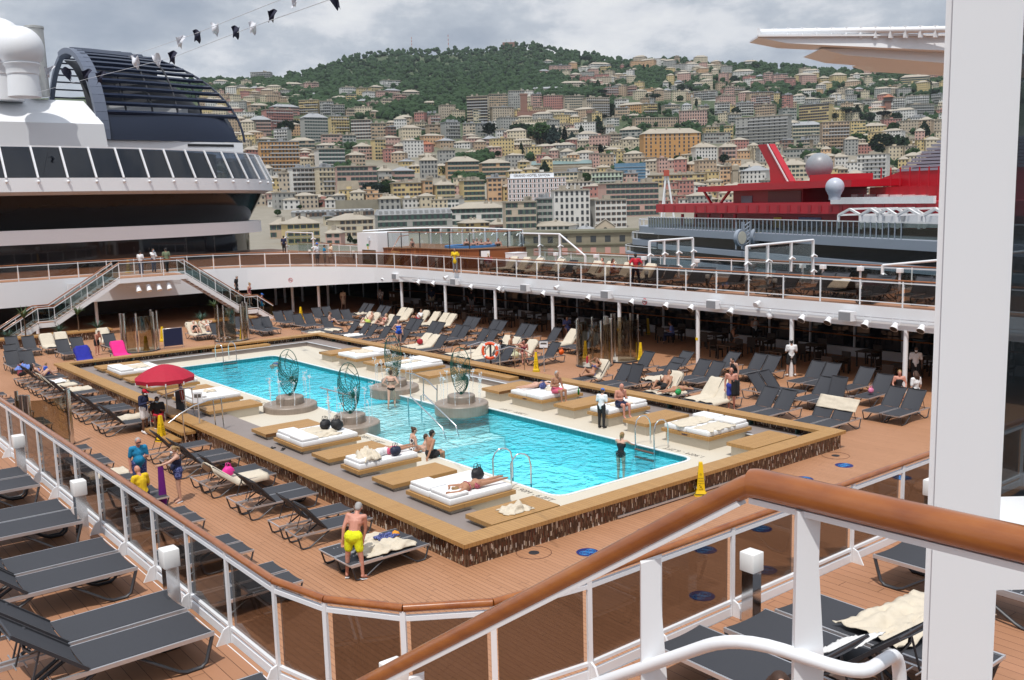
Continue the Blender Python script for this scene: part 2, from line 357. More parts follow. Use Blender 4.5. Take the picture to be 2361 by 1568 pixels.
# coping: thin white lip along the pool edge
m=MB()
for i in range(n):
    a,c=OUT[i],OUT[(i+1)%n]; d=Vec((c[0]-a[0],c[1]-a[1],0))
    if d.length>1e-4: m.bar((a[0],a[1],.054),(c[0],c[1],.054),.10,.03)
struct('pool_coping',m,paint('coping_white',(.75,.77,.76),.4))
def watermat():
    t=NT('pool_water'); v=t.pos(); w=t.n('ShaderNodeTexNoise'); t.l(v,w.inputs['Vector']); w.inputs['Scale'].default_value=1.1; w.inputs['Detail'].default_value=2.
    vv=t.n('ShaderNodeVectorMath',operation='MULTIPLY_ADD'); t.l(w.outputs['Color'],vv.inputs[0]); vv.inputs[1].default_value=(1.1,1.1,1.1); t.l(v,vv.inputs[2])
    vo=t.n('ShaderNodeTexVoronoi',feature='SMOOTH_F1'); t.l(vv.outputs[0],vo.inputs['Vector']); vo.inputs['Scale'].default_value=2.6
    vo2=t.n('ShaderNodeTexVoronoi',feature='SMOOTH_F1'); t.l(vv.outputs[0],vo2.inputs['Vector']); vo2.inputs['Scale'].default_value=6.
    h=t.math('ADD',t.math('MULTIPLY',vo.outputs[0],1.),t.math('MULTIPLY',vo2.outputs[0],.5)); h=t.math('ADD',h,t.math('MULTIPLY',t.noise(v,14.,3.),.18))
    b=t.n('ShaderNodeBump'); b.inputs['Distance'].default_value=.085; t.l(h,b.inputs['Height']); b.inputs['Strength'].default_value=.9
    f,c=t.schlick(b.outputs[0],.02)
    tint=t.ramp(c,[(.10,(.34,.82,.92)),(.30,(.62,.95,.98)),(.48,(.96,1.,1.)),(.62,(.75,.97,.99)),(.80,(.58,.93,.97)),(.90,(.82,.99,1.)),(.965,(1.,1.,1.))])  # light and dark tint bands by ripple slope imitate caustics on the basin
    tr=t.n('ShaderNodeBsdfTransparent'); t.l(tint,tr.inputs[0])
    gl=t.n('ShaderNodeBsdfGlossy'); gl.inputs['Roughness'].default_value=.05; t.l(b.outputs[0],gl.inputs['Normal'])
    mx=t.n('ShaderNodeMixShader'); t.l(f,mx.inputs[0]); t.l(tr.outputs[0],mx.inputs[1]); t.l(gl.outputs[0],mx.inputs[2]); t.l(mx.outputs[0],t.out.inputs[0]); return t.mat
WATER=watermat()
m=MB(); m.add([(x,y,-.1) for x,y in OUT],[tuple(range(n))]); struct('pool_water',m,WATER)
# wooden rim on a mosaic wall (one thing: the pool surround)
pr=thing('pool_surround','long wooden bench rim on brown mosaic wall around the swimming pool','pool surround',(RX0,RY0,0))
m=MB(); w=.58
m.box(RX0+.12,RY0+.12,0,RX1-.12,RY0+.3,.495); m.box(RX0+.12,RY0+.3,0,RX0+.3,RY1-.12,.495); m.box(RX0+.3,RY1-.3,0,RX1-.12,RY1-.12,.495); m.box(RX1-.3,RY0+.3,0,RX1-.12,RY1-.3,.495)
part('mosaic_wall',m,MOSAIC,pr,world=True)
def mitre(x0,y0,x1,y1,side):
    mb=MB(); w=.6
    if side=='s': poly=[(x0,y0),(x1,y0),(x1-w,y0+w),(x0+w,y0+w)]
    if side=='n': poly=[(x0,y1),(x0+w,y1-w),(x1-w,y1-w),(x1,y1)]
    if side=='w': poly=[(x0,y0),(x0+w,y0+w),(x0+w,y1-w),(x0,y1)]
    if side=='e': poly=[(x1,y0),(x1,y1),(x1-w,y1-w),(x1-w,y0+w)]
    mb.prism(poly,.5,.6); return mb
for sd,mt in (('s',WOODY),('n',WOODY),('w',WOODX),('e',WOODX)): part('bench_rim',mitre(RX0,RY0,RX1,RY1,sd),mt,pr,world=True)
GST=paint('green_steel',(.02,.06,.055),.5)
for y in np.arange(18.6,52,1.9): part('bracket',MB().box(RX1-.5,y,.281,RX1-.3,y+.05,.498),GST,pr,world=True)
for x in np.arange(14,27,1.9): part('bracket',MB().box(x,RY1-.5,.281,x+.05,RY1-.3,.498),GST,pr,world=True)
m=MB(); m.bar((13.0+4.1,RY0+.1,.06),(13+10.4,RY0+.1,.06),.03,.05); part('cable_duct',m,ALU,pr,world=True)
# steps into the pool area
ST=WOODX
def steps(name,label,x0,x1,y0,y1,lv,out):
    t=thing(name,label,'steps',((x0+x1)/2,(y0+y1)/2,0))
    for i,(a,b,z) in enumerate(lv):
        m=MB()
        if out=='x': m.box(a,y0,z-.1,b,y1,z); r=MB().box(a+.06,y0+.06,0.001,b-.02,y1-.06,z-.1)
        else: m.box(x0,a,z-.1,x1,b,z); r=MB().box(x0+.06,a+.02,.001,x1-.06,b-.06,z-.1)
        part('tread',m,ST if out=='x' else WOODY,t,world=True); part('riser',r,MOSAIC,t,world=True)
    return t
steps('wooden_steps','two wooden steps up to the pool rim beside the red parasol',11.16,12.1,33.6,36.4,[(11.16,11.62,.2),(11.64,12.16,.4)],'x')
m=MB(); m.box(26.35,33.2,.281,26.9,36.3,.42); solo('wooden_step',m,WOODX,'single wooden step inside the pool rim below the shower cubicles','step')
m=MB(); m.box(20.3,52.05,.281,23.6,52.6,.42); solo('wooden_step',m,WOODY,'single wooden step inside the rear pool rim beside the blue foot mat','step')
# ---------------------------------------------------------------- platforms and daybeds
def slab(x,y,w,d,kind):
    """w along x, d along y; centre at x,y"""
    t=thing('wooden_platform' if kind=='p' else 'daybed','','platform' if kind=='p' else 'daybed',(x,y,0))
    m=MB(); m.box(-w/2,-d/2,.39,w/2,d/2,.5); part('wooden_top',m,WOODX,t)
    m=MB(); m.box(-w/2+.12,-d/2+.1,.04,w/2-.12,d/2-.1,.39); part('plinth',m,TERR,t)
    return t
def rbox(w,d,h,r=.04,seg=2,z=0,x=0,y=0):
    bm=bmesh.new(); bmesh.ops.create_cube(bm,size=1.); bmesh.ops.scale(bm,vec=(w,d,h),verts=bm.verts); bmesh.ops.bevel(bm,geom=bm.edges[:],offset=min(r,h*.45),segments=seg,affect='EDGES',profile=.5)
    mb=MB(); bm.verts.index_update(); mb.add([(v.co.x+x,v.co.y+y,v.co.z+z+h/2) for v in bm.verts],[tuple(v.index for v in f.verts) for f in bm.faces]); bm.free(); return mb
YP=[(17.95,19.05,'p'),(19.75,21.83,'D'),(22.5,23.65,'p'),(24.4,25.5,'d'),(26.25,27.4,'p'),(28.1,30.2,'D'),(30.8,32.0,'p'),(35.95,37.1,'p'),(37.85,40.05,'D'),(40.7,41.9,'p'),(42.65,44.7,'D'),(45.3,46.6,'p'),(47.1,49.4,'D'),(49.9,51.35,'p')]
LB={}
PL={('l',0):'bare wooden platform at the near pool corner holding one crumpled beige towel',
('l',2):'dry wooden platform between the sleeping woman\'s double daybed and the single daybed',
('l',4):'wooden platform between the single daybed and the double daybed with black bags',
('l',6):'wooden platform with a wet patch behind the double daybed with black bags',
('l',7):'wet glossy wooden platform beside the curved steel step rails',
('l',9):'wooden platform between two white daybeds just behind the red parasol pole',
('l',11):'wooden platform mostly hidden under the left edge of the red parasol',
('l',13):'wooden platform in the far corner nearest the blue and pink towels',
('r',0):'wooden platform at the right pool corner below the rim',
('r',2):'wooden platform between the big far-side daybed and the seated pair in white shirt',
('r',4):'wooden platform between the man in pink shorts and the daybed with the seated pair',
('r',6):'wet shiny wooden platform right behind the sunbathing woman in black bikini',
('r',7):'wet wooden platform beside the fountain nearest the life ring',
('r',9):'wooden platform partly hidden behind the lattice sculpture at the pool\'s far side',
('r',11):'wooden platform farthest from the camera along the pool\'s far side'}
DL={('l',1):'double white daybed where a woman in red bikini sleeps beside a black bag',
('l',3):'narrow white daybed with a person half covered by a beige towel',
('l',5):'double white daybed with black bags and beige towels beside the fountain',
('l',8):'double white daybed with one folded beige towel behind the curved step rails',
('l',10):'double white daybed directly under the red parasol',
('l',12):'double white daybed with crumpled towels at the far left of the pool',
('r',1):'double white daybed with loose beige sheets nearest the right pool ladder',
('r',3):'narrow white daybed where a child in white shirt and a man sit',
('r',5):'double white daybed shared by a woman in black bikini and a seated man',
('r',8):'double white daybed with a spare headrest behind the lattice sculptures',
('r',10):'double white daybed with crumpled sheet farthest along the pool\'s far side'}
FIXED=[]
for sd,xc in (('l',14.69),('r',25.0)):
    for i,(y0,y1,k) in enumerate(YP):
        if sd=='r' and i>11: continue
        w=2.22; d=y1-y0
        t=slab(xc,(y0+y1)/2,w,d,'p' if k=='p' else 'd')
        t['label']=(PL if k=='p' else DL)[(sd,i)]; t['group']='wooden platforms along the pool' if k=='p' else 'white daybeds along the pool'
        if k!='p':
            hs=-1 if sd=='l' else 1          # headrest on the side away from the water
            nb=2 if k=='D' else 1; bw=(d-.12)/nb
            for q in range(nb):
                yy=-d/2+.06+bw*(q+.5)
                part('mattress',rbox(w-.14,bw-.02,.17,.035,2,.5,0,yy),CUSH,t,smooth=40)
                part('headrest',rbox(.62,bw-.08,.10,.03,2,.672,hs*(w/2-.42)+(rnd.random()-.5)*.06,yy),CUSH,t,smooth=40)
            if sd=='r' and k=='D':
                m=MB(); m.box(-w/2-.006,-.12,.425,-w/2,.12,.465); part('name_plate',m,paint('plate_dark',(.03,.02,.05),.4),t)
# ---------------------------------------------------------------- fountains
STONE=None
def stonemat():
    t=NT('fountain_stone'); v=t.pos('obj'); n=t.noise(v,3.,5.,.65); p=t.sep(v)
    a=t.n('ShaderNodeMath',operation='ARCTAN2'); t.l(p[1],a.inputs[0]); t.l(p[0],a.inputs[1])
    st=t.math('LESS_THAN',t.math('FRACT',t.math('MULTIPLY',a.outputs[0],9.)),.06)
    c=t.mix(n,(.20,.155,.12),(.36,.30,.25)); c=t.mix(t.math('MULTIPLY',st,.35),c,(.12,.09,.07)); t.bsdf(c,.45,bump=n,bd=.01); return t.mat
STONE=stonemat(); GREEN=paint('green_lattice',(.008,.085,.062),.4)
def jetmat():
    t=NT('water_spray'); tr=t.n('ShaderNodeBsdfTransparent'); di=t.n('ShaderNodeBsdfDiffuse'); t.set(di,'Color',(.85,.9,.93)); m=t.n('ShaderNodeMixShader')
    n=t.noise(t.pos('obj'),25.,3.); t.l(t.math('MULTIPLY',n,.85),m.inputs[0]); t.l(tr.outputs[0],m.inputs[1]); t.l(di.outputs[0],m.inputs[2]); t.l(m.outputs[0],t.out.inputs[0]); return t.mat
SPRAY=jetmat()
def lattice():
    m=MB(); A,B=.40,.95
    def X(u,v): # nautilus plane coords -> 3d bulge
        r=min(1.,math.hypot(u/A,v/B)); return Vec((u,.0,v)),.17*math.sqrt(max(0,1-r*r))
    def q(u,v,s): p,b=X(u,v); return (p.x,s*b,p.z+B+.03)
    for s in (-1,1):
        out=[(A*math.sin(a)*(1-.12*math.cos(a)),-B*math.cos(a)) for a in np.linspace(0,2*PI,41)[:-1]]
        if s==1: m.tube([(u,0,v+B+.03) for u,v in out],.016,6,closed=True)
        sc=(.13,-.30)                                    # spiral eye
        ribs=[]
        for k in range(22):
            a=2*PI*k/22+.2
            # rib from eye to outline, curved
            e=min(out,key=lambda o:abs((math.atan2(o[1]-sc[1],o[0]-sc[0])-a+PI)%(2*PI)-PI))
            pts=[]
            for j in range(9):
                f=j/8; bend=.18*math.sin(PI*f)
                u=sc[0]+(e[0]-sc[0])*f-(e[1]-sc[1])*bend; v=sc[1]+(e[1]-sc[1])*f+(e[0]-sc[0])*bend*.6
                pts.append(q(u,v,s))
            m.tube(pts,.0075,4); ribs.append(pts)
        for f in (2,3,4,5,6,7):
            m.tube([Vec(r[f])+Vec((0,0,.05*math.sin(i*2.4))) for i,r in enumerate(ribs)],.006,4,closed=True)
    m.tube([(0,0,0),(0,0,.12)],.05,8)
    return m
m=lattice(); LAT=m.mesh('lattice',[GREEN],60)
FT=[(17.0,35.95,'green lattice fountain nearest the red parasol side of the pool',.3),(17.08,31.1,'green lattice fountain beside the daybed with black bags',.25),(22.1,36.1,'green lattice fountain behind the standing woman in black bikini',-.3),(22.1,31.0,'green lattice fountain at the near right of the shallow crossing',-.2)]
fr=random.Random(3)
for x,y,lb,ry in FT:
    t=thing('fountain',lb,'fountain',(x,y,0),0,'lattice fountains around the shallow crossing')
    m=MB(); m.lathe([(1.05,-.14),(1.09,-.13),(1.09,.27),(1.06,.31),(.3,.32)],n=40); part('basin_tier',m,STONE,t,35)
    m=MB(); m.lathe([(.56,.31),(.56,.58),(.53,.62),(.1,.63)],n=32); part('pedestal',m,STONE,t,35)
    o=link('lattice_sculpture',LAT,t,(0,0,.62)); o.rotation_euler=(0,0,math.atan2(-x,y)*-1*0+ry+(-.68))
    for k in range(9):
        a=2*PI*k/9+.3; r=.82; h=fr.uniform(.75,1.35); m=MB()
        pts=[(r*math.cos(a)+fr.uniform(-.015,.015),r*math.sin(a)+fr.uniform(-.015,.015),.32+h*i/9) for i in range(10)]
        m.tube(pts,[fr.uniform(.006,.018) for _ in pts],5)
        for _ in range(16):
            z=.32+h*fr.random()**.6; m.ball((r*math.cos(a)+fr.gauss(0,.035),r*math.sin(a)+fr.gauss(0,.035),z),fr.uniform(.008,.02),5,4)
        for _ in range(10): m.ball((r*math.cos(a)+fr.gauss(0,.05),r*math.sin(a)+fr.gauss(0,.05),.32+h+fr.gauss(0,.05)),fr.uniform(.015,.035),5,4)
        part('water_jet',m,SPRAY,t)
# depth markings on the terrace
def text_mesh(txt,size,extr=.0):
    c=bpy.data.curves.new('lettering','FONT'); c.body=txt; c.size=size; c.align_x='CENTER'; c.align_y='CENTER'; c.extrude=extr; c.resolution_u=3
    o=bpy.data.objects.new('lettering',c); COL.objects.link(o); dg=bpy.context.evaluated_depsgraph_get(); me=bpy.data.meshes.new_from_object(o.evaluated_get(dg)); bpy.data.objects.remove(o); bpy.data.curves.remove(c); return me
INK=paint('dark_ink',(.10,.085,.075),.8,var=.3,scale=30)
def decal(name,txt,size,Mx,mat,label,cat,group=None,parent=None):
    me=text_mesh(txt,size); me.materials.clear(); me.materials.append(mat); o=link(name,me,parent); o.matrix_local=Mx
    return tag(o,label,cat,group) if parent is None else o
def ground_text(txt,size,x,y,z,rt,up):
    Mx=Matrix.Identity(4); n=Vec(rt).cross(Vec(up))
    for i in range(3): Mx[i][0]=rt[i]; Mx[i][1]=up[i]; Mx[i][2]=n[i]
    Mx.translation=(x,y,z); return Mx
for txt,x,y,rt,up,lb in (('1.90M - 6.2FT',16.82,21.0-.75,(0,-1,0),(1,0,0),'depth marking reading 1.90M 6.2FT at the near pool corner'),('1.90M - 6.2FT',23.25,20.25,(0,1,0),(-1,0,0),'depth marking reading 1.90M 6.2FT at the right pool corner'),
  ('1.20M - 3.9FT',16.78,29.2,(0,-1,0),(1,0,0),'depth marking at the pool edge beside the black bags daybed'),('1.20M - 3.9FT',23.2,29.0,(0,1,0),(-1,0,0),'depth marking at the pool edge below the man in pink shorts'),('1.20M - 3.9FT',16.75,38.3,(0,-1,0),(1,0,0),'depth marking at the pool edge behind the left fountain')):
    decal('depth_lettering',txt,.30,ground_text(txt,.3,x,y,.054,rt,up),INK,lb,'marking','depth markings')
# ================================================================ own ship: decks, rails, stairs, superstructure
def atY(u,v,Y):
    d=ROT@_ray(u,v); t=Y/d[1]; return Vec((d[0]*t,Y,EYE+d[2]*t))
def atX(u,v,X):
    d=ROT@_ray(u,v); t=X/d[0]; return Vec((X,d[1]*t,EYE+d[2]*t))
def proj(p):
    q=ROT.T@(np.array(p,float)-np.array([0,0,EYE])); return CX+FPX*q[0]/-q[2],CY-FPX*q[1]/-q[2]
# mid deck: the strip the photographer looks over (left) and its front part
Z3=3.44
m=MB(); m.prism([(-9,-4),(42,-4),(42,6.78),(5.15,6.78),(4.42,7.28),(3.97,7.98),(3.82,8.8),(3.82,88),(-9,88)],Z3-.5,Z3-.01); struct('mid_deck_slab',m,WHITE2)
m=MB(); m.prism([(-9,-4),(42,-4),(42,6.72),(5.17,6.72),(4.44,7.24),(3.95,7.96),(3.80,8.8),(3.80,70),(-9,70)],Z3-.008,Z3); struct('mid_deck',m,DECK2)
def cum(path):
    L=[0]
    for a,b in zip(path,path[1:]): L.append(L[-1]+(Vec(b)-Vec(a)).length)
    return L
def along(path,L,s):
    for i in range(len(path)-1):
        if s<=L[i+1] or i==len(path)-2:
            f=(s-L[i])/(L[i+1]-L[i]); return Vec(path[i]).lerp(Vec(path[i+1]),f),(Vec(path[i+1])-Vec(path[i])).normalized()
def railing(label,path,stations,glass,inward,name='glass_railing',hr=.042,kerb=True,wood=True,h=1.1,group=None,bracket=True,pw=.05,gap=.03):
    """path: list of 3D base points; stations: distances of posts along it"""
    path=[Vec(p) for p in path]; L=cum(path); t=thing(name,label,'railing',path[0],0,group)
    U=Vec((0,0,1))
    if wood:
        for i in range(len(path)-1):
            m=MB(); d=(path[i+1]-path[i]).normalized()*.001; m.tube([path[i]+U*h-d*0,path[i+1]+U*h],hr,10); part('handrail',m,VARN,t,60,world=True)
    m=MB()
    for i in range(len(path)-1): m.bar(path[i]+U*(h-.10 if wood else h),path[i+1]+U*(h-.10 if wood else h),.05,.045)
    part('top_rail',m,WHITE2,t,world=True)
    m=MB()
    for i in range(len(path)-1): m.bar(path[i]+U*.17,path[i+1]+U*.17,.04,.035)
    part('bottom_rail',m,WHITE2,t,world=True)
    if kerb:
        m=MB()
        for i in range(len(path)-1): m.bar(path[i]+U*.05,path[i+1]+U*.05,.03,.1)
        part('kerb',m,WHITE2,t,world=True)
    prev=None
    for s in stations:
        p,d=along(path,L,min(s,L[-1])); n=Vec((-d.y,d.x,0))*inward
        m=MB(); m.bar(p+n*.012,p+n*.012+U*(h-.03),.055,.03,up=n)
        if bracket: m.add([p+n*.03-d*.012,p+n*.19-d*.012,p+n*.10-d*.012+U*.17,p+n*.03-d*.012+U*.20,p+n*.03+d*.012,p+n*.19+d*.012,p+n*.10+d*.012+U*.17,p+n*.03+d*.012+U*.20],[(0,1,2,3),(7,6,5,4),(0,4,5,1),(1,5,6,2),(2,6,7,3),(3,7,4,0)])
        part('post',m,WHITE,t,world=True)
        if prev is not None:
            a,b=prev,p; e=(b-a).normalized()*(gap+.03)
            m=MB(); m.bar(a+e+U*(h+.05)*.5-n*.02,b-e+U*(h+.05)*.5-n*.02,.012,h-.34); part('pane',m,glass,t,world=True)
        prev=p
    return t
pl=[(3.88,50,Z3)]+[(3.88,8.83,Z3),(4.05,8.06,Z3),(4.5,7.37,Z3),(5.2,6.9,Z3),(6.3,6.75,Z3),(38,6.68,Z3)]
Lp=cum([Vec(p) for p in pl])
st=[Lp[1]-1.235*k for k in range(33,-1,-1)]+Lp[2:6]+[Lp[5]+1.03+1.24*k for k in range(25)]
railing('long glass and white steel railing with varnished handrail edging the near balcony',pl,st,GL_RAIL,-1)
# bollard lights
def bollard(x,y,z,label,s=1.,group='bollard lights on the near balcony'):
    t=thing('bollard_light',label,'bollard light',(x,y,z),.0,group)
    w=.075*s
    part('mirror_post',MB().box(-w,-w,0,w,w,.74*s),CHROME,t); part('lamp_head',rbox(.19*s,.19*s,.22*s,.012,2,.741*s),paint('opal_lamp',(.82,.82,.80),.35,var=.02),t,40); return t
for i,(x,y,lb) in enumerate(((3.53,10.93,'bollard light beside the third pair of balcony loungers'),(3.53,14.73,'bollard light beside the lounger pair farther up the left balcony'),(3.53,18.6,'bollard light at the far left picture edge on the balcony'),(4.0,6.75,'bollard light at the balcony corner with lamp head at the bottom edge'),(8.35,6.3,'mirrored bollard light in front of the blue deck stickers'),(12.3,6.3,'bollard light half hidden behind the big white pillar'))):
    bollard(x,y,Z3,lb,1.)
# ---------------------------------------------------------------- right and rear gallery
GIN=[(36.9,5),(36.9,20),(36.9,40),(36.9,55),(36.75,58),(36.2,61.2),(35,64.2),(32.9,67.4),(30.2,69.9),(27,71.2),(23,71.4),(13,71.1),(3.8,70.9)]
inner=GIN+[(3.8,96),(44.2,96),(44.2,5)]
gz=lambda x,y:GZ(y)-.01
m=MB(); m.prism(inner,lambda x,y:GZ(y)-(.92+.8*max(0,min(1,(y-58)/12))),gz); struct('gallery_slab',m,WHITE)
m=MB(); off=[(x+.06,y) for x,y in GIN[:6]]+[(x+.04,y+.06) for x,y in GIN[6:]]
m.prism(off+[(3.8,95.9),(44.1,95.9),(44.1,5)],lambda x,y:GZ(y)-.006,lambda x,y:GZ(y)); struct('gallery_deck',m,DECK2)
ip=[Vec((x+.08,y+.05,GZ(y))) for x,y in GIN]
ip=[ip[0],ip[3]]+ip[4:]
Lg=cum(ip)
railing('long glass railing with thin wooden handrail round the inner edge of the upper gallery',ip,[k*1.93 for k in range(int(Lg[-1]/1.93))],GL_RAIL,1,kerb=False,hr=.035,bracket=False)
m=MB()
for a,b in zip(ip,ip[1:]): m.bar(a+Vec((-.05,0,.13)),b+Vec((-.05,0,.13)),.04,.04)
op=[Vec((43.9,5,GZ(5))),Vec((43.9,52,GZ(52)))]
railing('outer glass railing of the sun deck with wooden handrail facing the harbour',op,[k*2.7 for k in range(18)],GL_LIGHT,1,kerb=True,hr=.035,bracket=False)
# blue sky-side rail of the rear corner
rp=[Vec((41.5,72,GZ(72))),Vec((41.5,84,GZ(84)))]
railing('short outer glass railing behind the people near the rear corner',rp,[k*2. for k in range(7)],GL_LIGHT,1,hr=.035,bracket=False)
# posts under the gallery
for i in range(8):
    y=20.3+5.5*i
    m=MB(); m.tube([(0,0,0),(0,0,GZ(y)-.9)],.10,12)
    if i in (2,3): m.box(-.106,-.07,1.15,-.08,.07,1.28,1)
    solo('deck_post',m,[WHITE,YEL],('white round post under the gallery edge, %s from the right'%ordn(i)),'post','white posts holding up the gallery',60,(36.98,y,0))
for i,(x,y) in enumerate(((34.0,70.3),(34.6,67.0),(36.9,77.8),(38.4,77.4),(35.5,76.6),(38,71.9),(37,82.5),(15.5,71.6),(19.5,71.8))):
    m=MB(); m.tube([(0,0,0),(0,0,GZ(y)-1.6)],.11,10); solo('deck_post',m,WHITE,['post at the rear gallery corner left of the yellow cone','post at the rear gallery corner right of the yellow cone','slim post deep under the rear gallery by the glass doors','slim post behind the walking woman in flowered dress','slim post beside the sunlit deck patch under the rear gallery','post left of the masked man in white shirt','slim post deepest under the rear gallery','post below the left stair flight','post beside the potted plants under the stair landing'][i],'post','slim posts under the rear gallery',60,(x,y,0))
# spotlights, speakers and cameras along the fascia
def spot():
    t=thing('stage_light','','stage light')
    m=MB(); m.tube([(0,0,0),(-.10,0,-.10)],.12,14); m.tube([(-.10,0,-.10),(-.19,0,-.19)],[.13,.175],14); part('housing',m,WHITE,t,40)
    m=MB(); m.tube([(-.186,0,-.186),(-.196,0,-.196)],.15,14); part('lens',m,BLACK,t,40)
    m=MB(); m.bar((0,-.16,0),(0,-.16,.25),.03,.015); m.bar((0,.16,0),(0,.16,.25),.03,.015); m.bar((0,-.16,.25),(0,.16,.25),.03,.02); part('yoke',m,WHITE2,t)
    return t
def spk():
    t=thing('deck_speaker','','speaker'); 
    part('cabinet',MB().prism([(0,-.38),(0,.38),(-.30,.30),(-.30,-.30)],-.22,.2),WHITE,t)
    part('grille',MB().box(-.312,-.28,-.19,-.302,.28,.16),paint('speaker_grille',(.25,.26,.28),.6),t); return t
xs=36.45
sp=[('6',a,b) for a,b in ((1145,785),(1443,815),(1570,825),(1895,855),(2135,875))]+[('7',a,b) for a,b in ((370,912),(758,948),(1130,985),(1425,1015),(1640,1035),(1980,1065))]+[('8',a,b) for a,b in ((45,1070),(660,1125),(885,1145),(1205,1175),(1455,1198),(1685,1215))]
proto=None
for i,(t,a,b) in enumerate(sp):
    p=atX(*uv(t,a,b),xs); p.z+=.1; p.x+=.12
    lb='round white stage light under the gallery fascia, %s from the right'%ordn(len(sp)-1-i)
    if proto is None: proto=spot(); proto.location=p; proto['label']=lb; proto['group']='stage lights along the gallery fascia'
    else: dup(proto,p,0,lb)
proto=None; sk=[('6',1235,765),('6',1740,810),('6',2340,860),('7',200,862),('7',895,920),('7',1810,1005),('8',1025,1105)]
sk=[sk[0],sk[1],sk[3],sk[4],sk[5],sk[6]]
for i,(t,a,b) in enumerate(sk):
    p=atX(*uv(t,a,b),xs); p.x+=.3
    lb='boxy white loudspeaker with grey grille on the gallery fascia, %s from the right'%ordn(len(sk)-1-i)
    if proto is None: proto=spk(); proto.location=p; proto['label']=lb; proto['group']='loudspeakers along the gallery fascia'
    else: dup(proto,p,0,lb)
m=MB(); a=atX(*uv('6',1045,745),36.66); b=atX(*uv('8',1760,1155),36.66); b2=b+(b-a)*.2
m.tube([a,b2],.025,6); solo('lighting_pipe',m,ALU,'long grey pipe the stage lights hang from along the gallery fascia','pipe')
m=MB(); a2=a+Vec((.16,0,-.16)); bb=b2+Vec((.16,0,-.16)); m.bar(a2,bb,.05,.06); solo('cable_tray',m,GREYW,'grey cable tray under the pipe of stage lights','cable tray')
for (t,a_,b_,lb) in (('6',1680,775,'small white floodlight above the towel loungers'),('7',485,860,'small white floodlight left of the red shirt man'),('7',2205,1000,'small floodlight above the second white post'),('8',275,1000,'small floodlight near the right end of the fascia')):
    p=atX(*uv(t,a_,b_),36.6); m=MB(); m.tube([(.2,0,.08),(-.05,0,-.02)],[.07,.12],12); m.tube([(-.05,0,-.02),(-.12,0,-.05)],.13,12); solo('floodlight',m,WHITE,lb,'floodlight','floodlights',40,p)
for (t,a_,b_,lb) in (('6',660,790,'dome camera on the rear gallery fascia'),('6',2170,890,'dome camera on a hook between two stage lights'),('7',2310,1100,'dome camera on a grey bracket beside a white post'),('8',385,1110,'dome camera hanging right of the small floodlight')):
    p=atX(*uv(t,a_,b_),36.75); m=MB(); m.tube([(.1,0,.25),(0,0,.25),(0,0,.08)],.03,8); m.lathe([(.12,.08),(.13,.0),(.10,-.07),(.03,-.11)],n=14); solo('dome_camera',m,WHITE,lb,'security camera','dome cameras',50,p)
def sign_no(t,a_,b_,lb,X=None,Yv=None):
    p=atX(*uv(t,a_,b_),X) if X else atY(*uv(t,a_,b_),Yv)
    s=thing('no_smoking_sign',lb,'sign',p,0,'no smoking signs'); ax=Vec((-1,0,0)) if X else Vec((-.6,-.8,0))
    r=ax.orthogonal(); 
    m=MB(); m.tube([Vec((0,0,0)),ax*.012],.16,20); part('disc',m,WHITE,s)
    u=ax.cross(Vec((0,0,1))).normalized(); m=MB(); m.tube([ax*.014+u*.15*math.cos(q)+Vec((0,0,.15*math.sin(q))) for q in np.linspace(0,2*PI,21)[:-1]],.018,6,closed=True); m.bar(ax*.016+u*.1+Vec((0,0,.1)),ax*.016-u*.1-Vec((0,0,.1)),.03,.01,up=ax); part('red_ring',m,paint('sign_red',(.5,.02,.03),.5),s)
    m=MB(); m.bar(ax*.013+u*.1,ax*.013-u*.09,.012,.035); part('cigarette',m,BLACK,s)
sign_no('6',1412,800,'round no smoking sign on the right gallery fascia left of a stage light',36.88)
sign_no('7',1243,980,'round no smoking sign on the right gallery fascia near the middle posts',36.88)
sign_no('6',348,797,'round no smoking sign on the curved rear fascia',None,66.1)
# under the right gallery: dark glazed promenade
m=MB(); m.box(43.9,5,0,44.2,96,GZ(5)-.8); w=thing('promenade_glazing','dark glazed wall at the back of the shaded terrace under the gallery','glass wall',(44,5,0))
part('dark_pane',m,GL_DARK,w,world=True)
for k in range(34): part('mullion',MB().box(43.80,6+2.6*k,0,43.9,6.08+2.6*k,GZ(5)-.8),GREYW,w,world=True)
part('sill_wall',MB().box(43.6,5,0,43.78,70,.45),GREYW,w,world=True); part('inner_handrail',MB().tube([(43.4,5,1.1),(43.4,70,1.1)],.03,8),VARN,w,world=True)
m=MB(); m.box(3.9,82,0,43.8,82.3,3.0); solo('bar_wall',m,paint('dark_brown_panel',(.035,.015,.010),.25,var=.4,scale=.6),'dark brown bar wall under the rear gallery','wall')
m=MB(); m.box(-14,86,0,44,86.2,9); 
# ceiling edge panel
# ---------------------------------------------------------------- stairs to the rear gallery
LZ=GZ(69)
ld=thing('stair_landing','white steel landing with ceiling spotlights joining two stair flights','landing',(22.2,69,0))
part('deck_plate',MB().box(20,67.4,LZ-.02,24.5,71.35,LZ+.004),DECK2,ld,world=True)
part('edge_beam',MB().box(19.95,67.3,LZ-.34,24.55,71.4,LZ-.022),WHITE,ld,world=True)
m=MB()
for q in (.45,.55,.65): m.tube([(20.4,67.6,LZ-q),(24.2,67.6,LZ-q)],.02,6)
part('pipe_rack',m,ALU,ld,world=True)
for k in range(4):
    m=MB(); x=21.2+.7*k; m.tube([(x,67.6,LZ-.6),(x,67.35,LZ-1.0)],[.14,.18],12); part('downlight',m,WHITE,ld,40,world=True)
part('rear_wall',MB().prism([(17.5,70.9),(27.5,70.9),(27.5,71.05),(17.5,71.05)],LZ-1.75,LZ-.36),WHITE,ld,world=True)
GL_ST=glassy('stair_pane',(.60,.66,.66))
